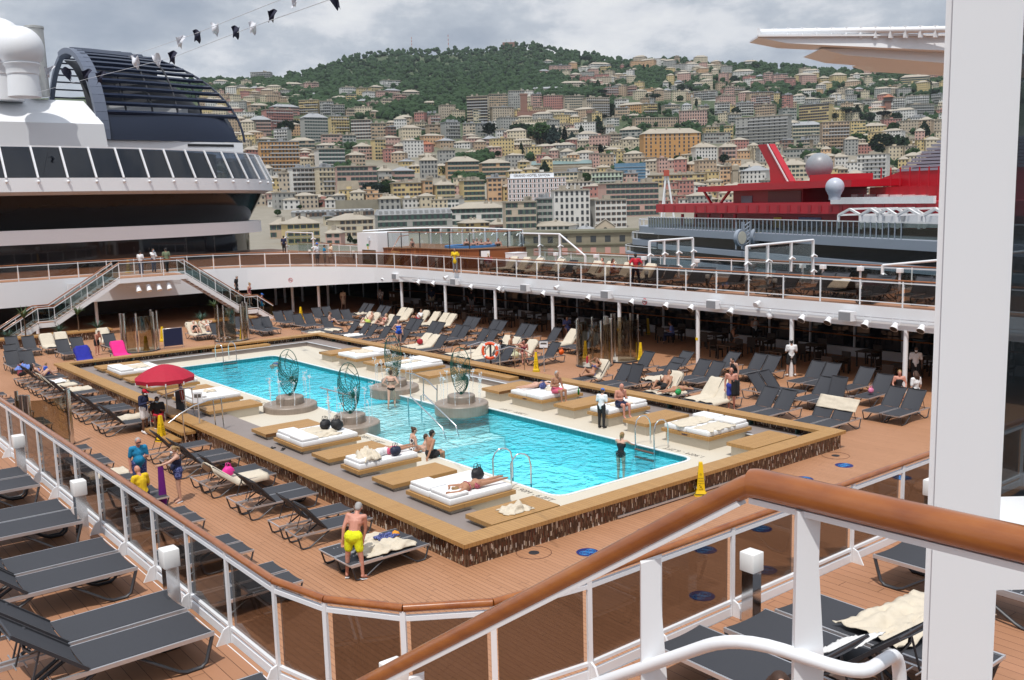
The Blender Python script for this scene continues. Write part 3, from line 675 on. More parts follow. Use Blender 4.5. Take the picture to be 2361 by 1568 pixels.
def flight(label,x0,x1,midf):
    sgn=1 if x1>x0 else -1; y0,y1=67.5,68.9
    t=thing('stair_flight',label,'stairs',((x0+x1)/2,68.2,0))
    xm0=x0+(x1-x0)*midf; xm1=xm0+sgn*1.0
    xe=x1; slope=LZ/(abs(xe-x0)-1.0); zm=LZ-abs(xm0-x0)*slope
    prof=[(x0,LZ),(xm0,zm),(xm1,zm),(xe,0.)]
    for yy in (y0,y1):
        m=MB()
        for a,b in zip(prof,prof[1:]): m.bar((a[0],yy,a[1]-.16),(b[0],yy,b[1]-.16),.06,.30)
        part('stringer',m,WHITE,t,world=True)
    n1=int(abs(xm0-x0)/.29)
    for k in range(n1): xx=x0+sgn*.29*(k+.5); part('tread',MB().box(xx-.16,y0,LZ-slope*.29*(k+1)-.04,xx+.16,y1,LZ-slope*.29*(k+1)),DECK2,t,world=True)
    part('tread',MB().box(min(xm0,xm1),y0+.03,zm-.05,max(xm0,xm1),y1-.03,zm),DECK2,t,world=True)
    n2=int(abs(xe-xm1)/.29)
    for k in range(n2): xx=xm1+sgn*.29*(k+.5); part('tread',MB().box(xx-.16,y0,zm-slope*.29*(k+1)-.04,xx+.16,y1,zm-slope*.29*(k+1)),DECK2,t,world=True)
    for yy in (y0-.03,y1+.03):
        m=MB(); pp=[(a,yy,b+1.05) for a,b in prof]; 
        for a,b in zip(pp,pp[1:]): m.bar((a[0],yy,a[2]-.09),(b[0],yy,b[2]-.09),.05,.05)
        for a,b in zip(pp,pp[1:]): m.bar((a[0],yy,a[2]-.95),(b[0],yy,b[2]-.95),.04,.04)
        part('side_rail',m,WHITE,t,world=True)
        m=MB(); m.tube(pp,.035,8); part('handrail',m,VARN,t,60,world=True)
        for a,b in zip(prof,prof[1:]):
            nn=max(1,round(abs(b[0]-a[0])/1.15))
            for k in range(nn):
                q0=Vec((a[0],yy,a[1])).lerp(Vec((b[0],yy,b[1])),k/nn); q1=Vec((a[0],yy,a[1])).lerp(Vec((b[0],yy,b[1])),(k+1)/nn)
                part('baluster',MB().bar(q0,q0+Vec((0,0,1.0)),.045,.03),WHITE2,t,world=True)
                m=MB(); o1=Vec((0,.005,.12)); o2=Vec((0,.005,.92)); o3=Vec((0,-.005,0)); dx=Vec((sgn*.04,0,0))
                m.add([q0+dx+o1,q1-dx+o1,q1-dx+o2,q0+dx+o2,q0+dx+o1+o3*2,q1-dx+o1+o3*2,q1-dx+o2+o3*2,q0+dx+o2+o3*2],[(0,1,2,3),(7,6,5,4),(0,4,5,1),(1,5,6,2),(2,6,7,3),(3,7,4,0)]); part('pane',m,GL_ST,t,world=True)
    return t
flight('white stair flight rising from the left to the landing, with steel and glass sides',20.0,12.6,.58)
flight('white stair flight descending to the right from the landing toward the loungers',24.5,31.0,.66)
railing('short glass railing along the front of the stair landing',[(20,67.45,LZ),(24.5,67.45,LZ)],[0,1.5,3,4.5],GL_LIGHT,1,kerb=False,hr=.035,bracket=False)
# ---------------------------------------------------------------- curved aft superstructure (left)
SSX=[(-14,83),(4,82.3),(14,82),(22,82.6),(29,84),(35,86.6),(39.3,90.2),(41.6,94.5),(42.2,104)]
def smooth_path(pts,n=6):
    out=[]
    for i in range(len(pts)-1):
        p0=Vec(pts[max(0,i-1)]+(0,)) if i>0 else Vec(pts[0]+(0,)); p1=Vec(pts[i]+(0,)); p2=Vec(pts[i+1]+(0,)); p3=Vec(pts[min(len(pts)-1,i+2)]+(0,))
        for k in range(n):
            t=k/n; out.append(.5*((2*p1)+(p2-p0)*t+(2*p0-5*p1+4*p2-p3)*t*t+(3*p1-p0-3*p2+p3)*t**3))
    out.append(Vec(pts[-1]+(0,))); return out
SP=smooth_path(SSX)
def band(mb,z0,z1,o0,o1,th=.3,path=SP):
    n=len(path); nr=[]
    for i in range(n):
        d=(path[min(n-1,i+1)]-path[max(0,i-1)]).normalized(); nr.append(Vec((d.y,-d.x,0)))
    vs=[];
    for p,q in zip(path,nr): vs+=[p+q*o0+Vec((0,0,z0)),p+q*o1+Vec((0,0,z1)),p+q*(o1-th)+Vec((0,0,z1)),p+q*(o0-th)+Vec((0,0,z0))]
    fs=[]
    for i in range(n-1):
        for k in range(4): fs.append((i*4+k,(i+1)*4+k,(i+1)*4+(k+1)%4,i*4+(k+1)%4))
    fs+=[(0,1,2,3),((n-1)*4+3,(n-1)*4+2,(n-1)*4+1,(n-1)*4)]
    return mb.add(vs,fs)
ss=thing('superstructure','tall white curved stern superstructure with dark glass bands at the left','superstructure',(12,82,3.8))
part('lower_glass',band(MB(),3.7,6.0,-.5,-.5,.3),GL_DARK,ss,60,world=True)
part('lower_white_band',band(MB(),5.95,7.05,.75,.7,1.2),WHITE,ss,60,world=True)
part('middle_glass',band(MB(),7.0,9.9,-.5,1.2,.3),paint('brown_black_glass',(.010,.007,.006),.12,spec=.18,var=.5,scale=.3),ss,60,world=True)
part('upper_white_band',band(MB(),9.95,11.0,2.1,2.05,2.6),WHITE,ss,60,world=True)
part('soffit',band(MB(),9.7,9.94,1.2,1.75,2.),GREYW,ss,60,world=True)
GL_SS=darkglass('blue_black_glass',(.014,.02,.032))
part('terrace_screen',band(MB(),11.0,13.4,2.05,.9,.06),glassy('navy_pane',(.30,.36,.44),1.2),ss,60,world=True)
part('screen_top_rail',band(MB(),13.38,13.5,.95,.95,.12),WHITE,ss,60,world=True)
part('terrace_wall',band(MB(),11.0,13.6,-3.2,-3.2,.3),paint('navy_wall',(.02,.024,.036),.5),ss,60,world=True)
npth=len(SP)
acc=0; nxt=0; k=0
for i in range(npth-1):
    a,b=SP[i],SP[i+1]; L=(b-a).length
    while nxt<=acc+L:
        p=a.lerp(b,(nxt-acc)/L); d=(b-a).normalized(); q=Vec((d.y,-d.x,0))
        part('screen_post',MB().bar(p+q*2.1+Vec((0,0,11.0)),p+q*.98+Vec((0,0,13.42)),.14,.12,up=q),WHITE,ss,world=True)
        m=MB(); m.ball(p+q*2.16+Vec((0,0,10.72)),.12,8,6); part('edge_lamp',m,WHITE,ss,60,world=True)
        nxt+=2.15
    acc+=L
# funnel base and hood
YB=96.
hb0=atY(240,322,YB); hb1=atY(566,326,YB)
fn=thing('funnel_casing','white funnel casing with angular steps under the blue louvred hood','funnel',(12,YB,14))
bl=atY(-40,350,YB); zt=atY(100,224,YB).z; zt2=atY(100,285,YB).z; zb=13.4
m=MB(); xr=hb0.x-.2
m.add([(-6,YB-1,zb),(xr+.3,YB-1,zb),(xr+.3,YB+14,zb),(-6,YB+14,zb),(-6,YB-1,zt2),(xr,YB-1,zt2),(xr,YB+14,zt2),(-6,YB+14,zt2),(-6,YB+2,zt),(xr-.8,YB+2,zt),(xr-.8,YB+14,zt),(-6,YB+14,zt)],
 [(0,1,5,4),(1,2,6,5),(2,3,7,6),(3,0,4,7),(4,5,9,8),(5,6,10,9),(6,7,11,10),(7,4,8,11),(8,9,10,11)]); part('casing',m,WHITE,fn,world=True)
part('lower_plinth',MB().box(xr+.32,YB+.3,zb,hb1.x-.2,YB+12,hb0.z-.06),WHITE,fn,world=True)
part('vent_slot',MB().box(hb1.x-6,YB+.26,hb0.z-.5,hb1.x-1.2,YB+.29,hb0.z-.25),BLACK,fn,world=True)
m=MB(); m.box(xr+.9,YB+2.2,hb0.z,hb1.x-5.0,YB+2.6,hb0.z+3.6); part('inner_white_wall',m,WHITE,fn,world=True)
NAVY=paint('navy_louvre',(.012,.02,.045),.35,var=.1); HOODG=paint('hood_arch_grey',(.11,.13,.18),.4,var=.05)
hd=thing('louvred_hood','big dark blue louvred funnel hood shaped like a half shell','funnel hood',(hb0.x,YB,hb0.z))
LX=hb1.x-hb0.x; HT=atY(330,126,YB+9).z-hb0.z; WD=9.5
def hood(s,a):
    """s along the axis 0..1, a angle 0 (near base) .. 90 deg (ridge)"""
    k=max(.0,(s-.30)/.70); h=HT*math.sqrt(max(0,1-k*k)) if s>.3 else HT*(1-.02*(.3-s)/.3)
    w=WD*(1-.35*k)
    return Vec((hb0.x+LX*s,YB+w*(1-math.cos(a))+ .6*k,hb0.z+h*math.sin(a)))
HA=HT
def hoodx(f,a):   # station limited so that the end closes on a curve
    s=f*math.sqrt(max(0.,1-(math.sin(a)*.0))); return hood(s,a)
for i in range(14):
    a=math.radians(16+i*5.3); zz=math.sin(a)
    smax=.30+.70*math.sqrt(max(0,1-zz*zz)); pts=[]
    # a slat keeps one height: its end lies on the closing curve
    for f in np.linspace(0,1,12):
        s=f*smax; k=max(0,(s-.3)/.7); h=HT*math.sqrt(max(1e-6,1-k*k)); aa=math.asin(min(1,HT*zz/h)); w=WD*(1-.35*k)
        pts.append(Vec((hb0.x+LX*s,YB+w*((1-math.cos(aa))*(1-f*f)+.98*zz**1.6*f*f)+.6*k*(1-f*f)+.3*k*f*f,hb0.z+HT*zz)))
    m=MB()
    for p,q in zip(pts,pts[1:]): m.bar(p,q,.46,.26,up=(0,-.5,1))
    part('slat',m,NAVY,hd,world=True)
m=MB(); rows=[]
for a in np.radians(np.linspace(0,15,5)):
    zz=math.sin(a); smax=.30+.70*math.sqrt(max(0,1-zz*zz)); r=[]
    for f in np.linspace(0,1,20):
        s=f*smax; k=max(0,(s-.3)/.7); h=HT*math.sqrt(max(1e-6,1-k*k)); aa=math.asin(min(1,HT*zz/h)); w=WD*(1-.35*k)
        r.append(Vec((hb0.x+LX*s,YB+w*(1-math.cos(aa))+.6*k,hb0.z+HT*zz)))
    rows.append(r)
m.grid(lambda u,v:rows[round(v*4)][round(u*19)],19,4,thick=.2); part('skirt',m,NAVY,hd,50,world=True)
m=MB(); pts=[hood(0,a) for a in np.radians(np.linspace(0,100,20))]
for p,q in zip(pts,pts[1:]): m.bar(p,q,.55,1.1,up=(1,0,0))
part('arch_rib',m,HOODG,hd,50,world=True)
m=MB(); pts=[]
for zz in np.linspace(0,1,18):
    s=.30+.70*math.sqrt(max(0,1-zz*zz)); k=max(0,(s-.3)/.7); w=WD*(1-.35*k); pts.append(Vec((hb0.x+LX*s,YB+w*.98*(zz**1.6)+.3*k,hb0.z+HT*zz)))
m.tube(pts,.12,6); part('edge_rib',m,NAVY,hd,60,world=True)
for s0 in (.18,.36,.54,.72):
    m=MB(); pts=[]
    for a in np.radians(np.linspace(2,88,14)):
        p=hood(s0,a); pts.append(p+Vec((0,.35,-.15)))
    m.tube(pts,.10,5); part('inner_rib',m,DARKM,hd,60,world=True)
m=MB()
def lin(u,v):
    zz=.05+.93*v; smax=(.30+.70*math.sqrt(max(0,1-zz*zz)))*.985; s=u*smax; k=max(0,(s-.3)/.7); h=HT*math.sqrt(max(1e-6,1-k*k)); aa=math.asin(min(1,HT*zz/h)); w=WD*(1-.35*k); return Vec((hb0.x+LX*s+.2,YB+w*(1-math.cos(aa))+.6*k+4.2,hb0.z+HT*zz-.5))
m.grid(lin,14,8,thick=.1); part('inner_shade_sheet',m,paint('dark_core',(.012,.013,.018),.6),hd,50,world=True)  # added dark sheet standing in for the shade inside the hood
# back side of the hood: its own slats
for i in range(12):
    zz=math.sin(math.radians(12+i*6)); m=MB(); yb=YB+2*WD-WD*(1-math.sqrt(1-zz*zz)); m.bar((hb0.x,yb,hb0.z+HT*zz),(hb0.x+LX*(.3+.5*math.sqrt(1-zz*zz)),yb,hb0.z+HT*zz),.3,.13); part('slat',m,NAVY,hd,world=True)
m=MB(); pts=[Vec((hb0.x,YB+2*WD-WD*(1-math.cos(a)),hb0.z+HT*math.sin(a))) for a in np.radians(np.linspace(0,80,14))]
for p,q in zip(pts,pts[1:]): m.bar(p,q,.4,.5,up=(1,0,0))
part('arch_rib',m,HOODG,hd,50,world=True)
# dark core so the hood is not see-through to the hill
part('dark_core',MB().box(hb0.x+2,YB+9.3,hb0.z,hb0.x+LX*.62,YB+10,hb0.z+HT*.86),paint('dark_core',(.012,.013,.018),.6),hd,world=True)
# radomes
def radome(c,r,label,ph):
    t=thing('radome',label,'radome',c); m=MB(); m.ball((0,0,0),r,24,16); part('shell',m,WHITE,t,60)
    m=MB(); m.lathe([(r*.72,-ph),(r*.66,-ph*.55),(r*.70,-ph*.53),(r*.70,-r*.9),(r*.80,-r*.72),(r*.70,-r*.60)],n=24); part('pedestal',m,WHITE,t,35)
YD=93.
c=atY(47,112,YD); radome(c,50/pxm(c),'white radome on a thick pedestal left of the blue hood',c.z-zt+.4)
c=atY(-4,105,YD+4); radome(c,62/pxm(c),'larger white radome cut off by the left picture edge',c.z-zt+.4)
m=MB(); c=atY(78,68,YD+5); m.lathe([(.85,-6),(.8,0),(.86,.05),(.86,.25),(.7,.3)],n=18); solo('exhaust_pipe',m,paint('stainless_pipe',(.5,.5,.48),.35,.5),'wide steel exhaust pipe standing behind the white radome','pipe',None,40,c)
# ---------------------------------------------------------------- bunting
FL1=paint('navy_flag',(.008,.009,.03),.8); FL2=paint('white_flag',(.62,.63,.68),.8,var=.2,scale=3)
def bunt(pts,flags,label):
    m=MB(); m.tube(pts,.014,5); solo('bunting_line',m,GREYW,label,'line')
# the two lines run from the hood up over the photographer's head
A0=atY(80,215,88); A1=deep(400,132,58); A2=deep(560,70,42); A3=deep(800,-15,26)
bunt([A0,deep(190,185,74),A1,A2,A3,deep(1100,-120,16)],None,'lower rigging line carrying the small flags')
B1=deep(300,130,70); bunt([B1,deep(450,78,50),deep(640,2,34),deep(900,-100,20)],None,'upper rigging line above the flags')
fl=[(78,212,0,88,'tail'),(115,168,1,85,''),(150,172,0,80,''),(200,175,0,76,''),(232,180,0,72,'s'),(310,145,1,66,''),(357,140,1,62,''),(398,133,0,58,''),(417,98,1,54,'r'),(454,84,0,50,'r'),(494,68,1,46,'r'),(543,75,0,43,''),(582,65,1,41,''),(628,37,0,37,''),(684,5,1,33,''),(768,8,0,29,'')]
names=['navy flag hanging lowest in front of the white casing','small white flag beside the radome','navy flag left of the hood arch','navy flag on the hood arch','dark flag crossing the grey arch rib','white flag over the top of the hood','greyish white flag at the hood ridge','navy flag just right of the hood against the sky','white square flag above the hood\'s right end','navy and white flag with a curled corner','white square flag in the middle of the string','navy folded flag against the grey cloud','long white flag near the cumulus cloud','navy triangular flag high above the hill','white flag cut by the top picture edge','navy flag farthest right at the top picture edge']
for i,(u,v,k,dp,s) in enumerate(fl):
    p=deep(u,v-14,dp); sz=.0125*dp
    fr2=random.Random(i); wv=fr2.uniform(-.5,.5)
    hx=Vec((.78,-.62,0))
    def fn_(a,b,p=p,sz=sz,wv=wv,k=k): return p+hx*(a-.5)*sz*(1-.55*b)*.75+Vec((0,0,-b*sz*.95))+Vec((.6,.77,0))*(.22*sz*math.sin(5*b+4*a+wv*6))+Vec((0,0,.12*sz*math.sin(6*a+wv*9)))+hx*(wv*b*sz*.9)
    m=MB(); m.grid(fn_,6,6,thick=.01); solo('pennant',m,FL1 if k==0 else FL2,names[i],'flag','signal flags on the rigging lines',60)
# ---------------------------------------------------------------- photographer's deck: stair rail, pillar, canopy
hb=plane(1735,1112,7.71); hr_=plane(2362,1256,7.71); hr_=hb+(hr_-hb)*1.5
hl=deep(868,1562,3.0); hl2=hb+(hl-hb)*1.7
fg=thing('stair_handrail','thick varnished handrail on white stanchions beside the camera, bending down a stair','railing',(hb.x,hb.y,6.6))
def bendpts(a,b,c,r=.06,n=5):
    d1=(a-b).normalized(); d2=(c-b).normalized(); p=b+d1*r; q=b+d2*r
    return [p.lerp(b,t).lerp(b.lerp(q,t),t) for t in np.linspace(0,1,n)]
m=MB(); m.tube([hl2,hl]+bendpts(hl,hb,hr_,.03),.024,20); part('handrail',m,VARN,fg,60,world=True)
m=MB(); m.tube(bendpts(hl,hb,hr_,.02)[2:]+[hr_],.0315,20); part('handrail',m,VARN,fg,60,world=True)
dn=Vec((0,0,-1))
m=MB(); m.bar(hl2+dn*.03,hb+dn*.03+(hl-hb)*.02,.03,.012); m.bar(hb+dn*.036,hr_+dn*.036,.03,.012); part('rail_strip',m,WHITE,fg,world=True)
def on_seg(a,b,u):
    lo,hi=0.,1.
    s=proj(a)[0]<proj(b)[0]
    for _ in range(40):
        mid=(lo+hi)/2
        if (proj(a.lerp(b,mid))[0]<u)==s: lo=mid
        else: hi=mid
    return a.lerp(b,lo)
def stanchion(p,dr,n):
    d=dr.copy(); d.z=0; d.normalize(); m=MB(); hw=.032; th=.009
    nn=Vec((-d.y,d.x,0))
    prof=[(-hw,-1.15),(hw,-1.15),(hw,-.34),(hw-.014,-.14),(hw-.012,-.03-n*.6),(-hw+.006,-.03-n)]
    vs=[p+d*x+Vec((0,0,z))+nn*s*th for s in (-1,1) for x,z in prof]; k=len(prof)
    m.add(vs,[tuple(range(k))[::-1],tuple(range(k,2*k))]+[(i,(i+1)%k,k+(i+1)%k,k+i) for i in range(k)]); return m
p1=on_seg(hl2,hb,1502); p2=on_seg(hb,hr_,1866)
side=Vec((.78,-.62,0))
part('stanchion',stanchion(p1,side,.035),WHITE,fg,world=True); part('stanchion',stanchion(p2,side,0),WHITE,fg,world=True)
p3=on_seg(hl2,hb,960); part('stanchion',stanchion(p3,side,.035),WHITE,fg,world=True)
tb=deep(1697,1465,2.0); tl=deep(1385,1572,2.35); tr=deep(1985,1556,1.86); te=deep(2070,1502,2.02); tf=deep(2103,1490,2.08)
m=MB(); tl=tb+(tl-tb)*2
pts=[tl]+bendpts(tl,tb,tr,.10,7)+bendpts(tb,tr,te,.06,6)+bendpts(te-(te-tr)*.3,te,te+Vec((0.03,-.02,-.4)),.05,5)+[te+Vec((.03,-.02,-.5))]
m.tube(pts,.0142,14); part('mid_rail',m,WHITE,fg,60,world=True)
pf=(Vec((2.63,1.36,0))-Vec((2.37,1.23,0))); 
L=deep(2152,784,2.6); R=deep(2325,784,2.6); L.z=R.z=0; f=(R-L); nrm=Vec((L.x,L.y,0)).normalized()
pw=thing('white_pillar','broad white painted steel pillar filling the right side of the view','pillar',(L.x,L.y,6.6))
def prismW(poly,z0,z1): return MB().prism(poly,z0,z1)
c=[L,R,R+nrm*.32,L+nrm*.32]
b=bmesh.new(); vs=[b.verts.new((p.x,p.y,z)) for z in (5.5,13.) for p in c]
for fidx in ((0,1,2,3),(4,7,6,5),(0,4,5,1),(1,5,6,2),(2,6,7,3),(3,7,4,0)): b.faces.new([vs[i] for i in fidx])
bmesh.ops.recalc_face_normals(b,faces=b.faces); bmesh.ops.bevel(b,geom=[e for e in b.edges if abs(e.verts[0].co.z-e.verts[1].co.z)>1],offset=.018,segments=4,affect='EDGES')
me=bpy.data.meshes.new('shaft'); b.to_mesh(me); b.free(); me.materials.append(WHITE); me.polygons.foreach_set('use_smooth',[True]*len(me.polygons)); me.set_sharp_from_angle(angle=.7)
for v in me.vertices: v.co-=Vec((L.x,L.y,6.6))
link('shaft',me,pw)
R2=R+f*1.4
part('cross_beam',MB().prism([(R.x+.02*nrm.x,R.y+.02*nrm.y),(R2.x+.02*nrm.x,R2.y+.02*nrm.y),(R2.x+.3*nrm.x,R2.y+.3*nrm.y),(R.x+.3*nrm.x,R.y+.3*nrm.y)],7.17,7.36),WHITE,pw,world=True)
bk=R+nrm*.34; bk2=bk+f*3.2
wl=MB().prism([(bk.x,bk.y),(bk2.x,bk2.y),(bk2.x+nrm.x*.05,bk2.y+nrm.y*.05),(bk.x+nrm.x*.05,bk.y+nrm.y*.05)],7.3,12); solo('glazed_partition',wl,glassy('grey_pane',(.35,.38,.40),1.),'grey glazed partition behind the white pillar at the right edge','partition')
# overhanging wing top right
cw=thing('canopy_wing','long white overhanging canopy wing with rolled tubes on top, at upper right','canopy',deep(1990,110,15))
def wing(u0,vt,vb0,vb1,dep,back):
    n=Vec((.6,.78,0))*back; k=10; m=MB(); vs=[]
    for i in range(k+1):
        t=i/k; u=u0+(2420-u0)*t; r=10*max(0,1-t*12); x=deep(u,vt,dep); y=deep(u,vb0+(vb1-vb0)*t-r,dep); vs+=[x,y,y+n,x+n]
    m.add(vs,[(i*4+j,(i+1)*4+j,(i+1)*4+(j+1)%4,i*4+(j+1)%4) for i in range(k) for j in range(4)]+[(0,1,2,3),(k*4+3,k*4+2,k*4+1,k*4)]); return m
part('top_slab',wing(1747,83,97,128,15,.5),WHITE,cw,world=True); part('top_lip',MB().bar(deep(1746,83,14.97),deep(2420,80,14.97),.06,.03),WHITE,cw,world=True); part('middle_slab',wing(1893,112,123,165,15.2,.9),WHITE,cw,world=True); part('lower_slab',wing(2026,128,141,162,15.5,1.2),WHITE,cw,world=True)
a=deep(1752,75,15.2); b=deep(2420,64,14.6)
m=MB(); m.tube([a,b],.05,8); part('top_tube',m,WHITE,cw,50,world=True)
for k in range(20):
    p=a.lerp(b,k/19.5); part('tube_clip',MB().bar(p+Vec((0,0,-.12)),p+Vec((0,0,.06)),.035,.09),WHITE,cw,world=True)
# ================================================================ loungers, towels, deck equipment
def lounger_proto(ang):
    t=thing('sun_lounger','','sun lounger'); hw=.34; zs=.36; xh=1.28; bl=.86; a=math.radians(ang); ca,sa=math.cos(a),math.sin(a)
    m=MB()
    for s in (-1,1): m.bar((0,s*hw,zs),(2.1,s*hw,zs),.035,.045)
    m.bar((.03,-hw,zs-.02),(.03,hw,zs-.02),.03,.03); m.bar((2.07,-hw,zs-.01),(2.07,hw,zs-.01),.03,.03)
    for x in (1.62,1.72,1.82): m.bar((x,-hw,zs+.012),(x,-hw+.16,zs+.012),.012,.012); m.bar((x,hw-.16,zs+.012),(x,hw,zs+.012),.012,.012)
    part('frame',m,ALU,t)
    def sling(p0,p1,sag,name):
        p0,p1=Vec(p0),Vec(p1); d=(p1-p0); n=Vec((-d.z,0,d.x)).normalized()
        m=MB(); m.grid(lambda u,v:p0+d*u+Vec((0,(v-.5)*2*(hw-.01),0))-n*(sag*(1-(2*v-1)**2)),8,6,thick=.012); return m
    part('seat',sling((0.02,0,zs+.028),(xh,0,zs+.028),.022,'s'),SLING,t,60)
    b0=Vec((xh,0,zs+.03)); b1=b0+Vec((ca*bl,0,sa*bl)); bk=part('backrest',sling(b0,b1,.025,'b'),SLING,t,60)
    m=MB()
    for s in (-1,1): m.bar(b0+Vec((0,s*hw,0)),b1+Vec((0,s*hw,0)),.03,.035)
    m.bar(b0+(b1-b0)*.99+Vec((0,-hw,0)),b0+(b1-b0)*.99+Vec((0,hw,0)),.02,.03); part('back_frame',m,DARKM if ang>5 else ALU,bk)
    if ang>5:
        m=MB(); q=b0+(b1-b0)*.62; n=Vec((sa,0,-ca))
        m.tube([q+Vec((0,-hw+.02,0)),q+n*.09+Vec((0,-hw*.55,0)),q+n*.12,q+n*.09+Vec((0,hw*.55,0)),q+Vec((0,hw-.02,0))],.018,6); 
        for s in (-1,1): m.tube([q+Vec((0,s*(hw-.04),0)),(xh+.52,s*(hw-.04),zs)],.012,5)
        part('back_brace',m,DARKM,bk,60)
    for s in (-1,1):
        m=MB(); m.tube([(.02,s*hw,zs-.02),(.10,s*(hw-.01),.06),(.16,s*(hw-.01),.02),(.32,s*(hw-.01),.02),(.40,s*(hw-.01),.05),(.80,s*(hw-.02),zs-.03)],.021,6); part('leg',m,DARKM,t,60)
        m=MB(); m.tube([(2.08,s*hw,zs-.02),(2.0,s*(hw-.01),.06),(1.94,s*(hw-.01),.02),(1.80,s*(hw-.01),.02),(1.72,s*(hw-.01),.05),(1.22,s*(hw-.02),zs-.03)],.021,6); part('leg',m,DARKM,t,60)
    t['ang']=ang; return t
PROTO={};
def towel(t_root,ang,mode,seed,mat,label,wide=1.,group='beige towels on the loungers'):
    r=random.Random(seed); a=math.radians(ang); ca,sa=math.cos(a),math.sin(a); xh=1.28; bl=.86; zs=.405
    top=(xh+ca*bl,zs+sa*bl)
    if mode=='full': prof=[(.25,zs),(xh-.05,zs),(top[0]-.0,top[1]+.01),(top[0]+.05,top[1]-.0),(top[0]-ca*.3+.06,top[1]-sa*.3-.05)]
    elif mode=='back': prof=[(xh-.25,zs),(xh,zs+.01),(top[0],top[1]+.01),(top[0]+.05,top[1]),(top[0]-ca*.35+.08,top[1]-sa*.35-.05)]
    elif mode=='top': prof=[(top[0]-ca*.52,top[1]-sa*.52+.03),(top[0],top[1]+.02),(top[0]+.05,top[1]),(top[0]-ca*.3+.08,top[1]-sa*.3-.05)]
    elif mode=='seat': prof=[(.05,zs),(.6,zs+.02),(1.2,zs)]
    else: prof=[(.35,zs),(.8,zs),(1.25,zs)]
    L=[0]
    for p,q in zip(prof,prof[1:]): L.append(L[-1]+math.hypot(q[0]-p[0],q[1]-p[1]))
    def at(s):
        for i in range(len(prof)-1):
            if s<=L[i+1] or i==len(prof)-2:
                f=(s-L[i])/(L[i+1]-L[i]); return prof[i][0]+(prof[i+1][0]-prof[i][0])*f,prof[i][1]+(prof[i+1][1]-prof[i][1])*f
    o=Vec((r.random()*50,r.random()*50,0)); hw=.33*wide; hang=.05+.06*r.random(); cr=.05 if mode in ('seat','pile') else .022
    def fn(u,v):
        x,z=at(u*L[-1]*(1+.0)); y=(v-.5)*2*(hw+hang)
        w=mnoise.noise(Vec((u*4.5,v*3.,0))+o); w2=mnoise.noise(Vec((u*11,v*9.,3))+o)
        e=max(0,abs(y)-hw); z2=z+cr*(.6+w+ .5*w2)- e*1.6+.008
        if mode=='pile': z2+=.06*max(0,w); y*= .75+.3*w2
        return Vec((x+.03*w2+ (.05*w if mode!='top' else 0),y+.05*w*(1 if mode in('seat','pile') else .3),z2))
    m=MB(); m.grid(fn,26,12,thick=.012)
    M=Matrix.Translation(t_root.location)@Matrix.Rotation(t_root.rotation_euler[2],4,'Z')
    me=m.mesh('towel',mat,180); o=link('towel',me); o.location=t_root.location; o.rotation_euler=(0,0,t_root.rotation_euler[2]); return tag(o,label,'towel',group)
LCOUNT=0
def lounger(x,y,rot,ang,z,label,group):
    if ang not in PROTO:
        p=lounger_proto(ang); PROTO[ang]=p; p.location=(x,y,z); p.rotation_euler=(0,0,rot); p['label']=label; p['group']=group; return p
    return dup(PROTO[ang],(x,y,z),rot,label,group)
tseed=[0]
def row(desc,end,items,x,rot,z=0,group=None,zf=None):
    """items: (position along the row, back angle, towel mode or None) ordered from the named end"""
    out=[]
    for i,it in enumerate(items):
        yy,ang,tw=it[0],it[1],it[2]; xx=it[3] if len(it)>3 else x
        px,py=(xx,yy) if abs(math.cos(rot))>.5 else (yy,xx)
        zz=zf(py) if zf else z
        st={0:'lying flat',40:'back half raised',50:'back raised',66:'back steeply raised'}[ang]
        if tw: st='with towel'
        l=lounger(px,py,rot+rnd.uniform(-.025,.025),ang,zz,'grey lounger %s, %s from %s in the %s'%(st,ordn(i),end,desc),group or 'grey loungers, '+desc)
        if tw:
            tseed[0]+=1
            towel(l,ang,tw if tw[-1]!='w' else tw[:-1],tseed[0],TOWELW if tw[-1]=='w' else TOWEL,'%s towel on the %s lounger from %s in the %s'%('white' if tw[-1]=='w' else 'beige',ordn(i),end,desc))
        out.append(l)
    return out
N=None
A_=[(20.1,50,N,33.4),(21.5,50,N),(23.0,50,N),(23.8,50,N),(26.1,50,N),(26.85,50,N),(28.4,40,N),(30.1,40,N,33.0),(37.6,50,N),(38.4,50,N),(39.5,50,'full'),(40.9,50,N),(43.05,50,N),(43.85,50,N),(45.9,50,N),(46.6,50,N),(48.55,50,N),(49.25,50,N),(51.2,50,'full'),(52.0,50,'full'),(53.1,50,'full'),(54.4,50,'full'),(56.4,50,'full'),(57.2,50,'full'),(59.24,50,N),(60.05,50,N),(61.6,50,'pile'),(62.4,50,N)]
row('row beside the white posts','right',A_,34.3,0)
B_=[(17.7,50,N),(18.5,50,N),(20.75,66,N),(21.5,50,N),(26.9,50,N),(27.65,50,N),(28.5,40,'seat',30.2),(29.3,40,N),(31.1,50,N),(36.7,50,N,30.5),(38.2,50,'full',30.2),(39.6,50,'full',30.2),(40.4,50,'full',30.3),(43.0,50,N),(43.8,50,N),(45.7,50,N),(46.45,50,N),(48.3,50,N),(49.0,50,N),(50.7,50,N),(51.5,50,N),(53.4,50,N),(54.2,50,'back'),(56.0,50,'full'),(56.8,50,'full')]
row('middle row behind the pool','right',B_,31.4,0)
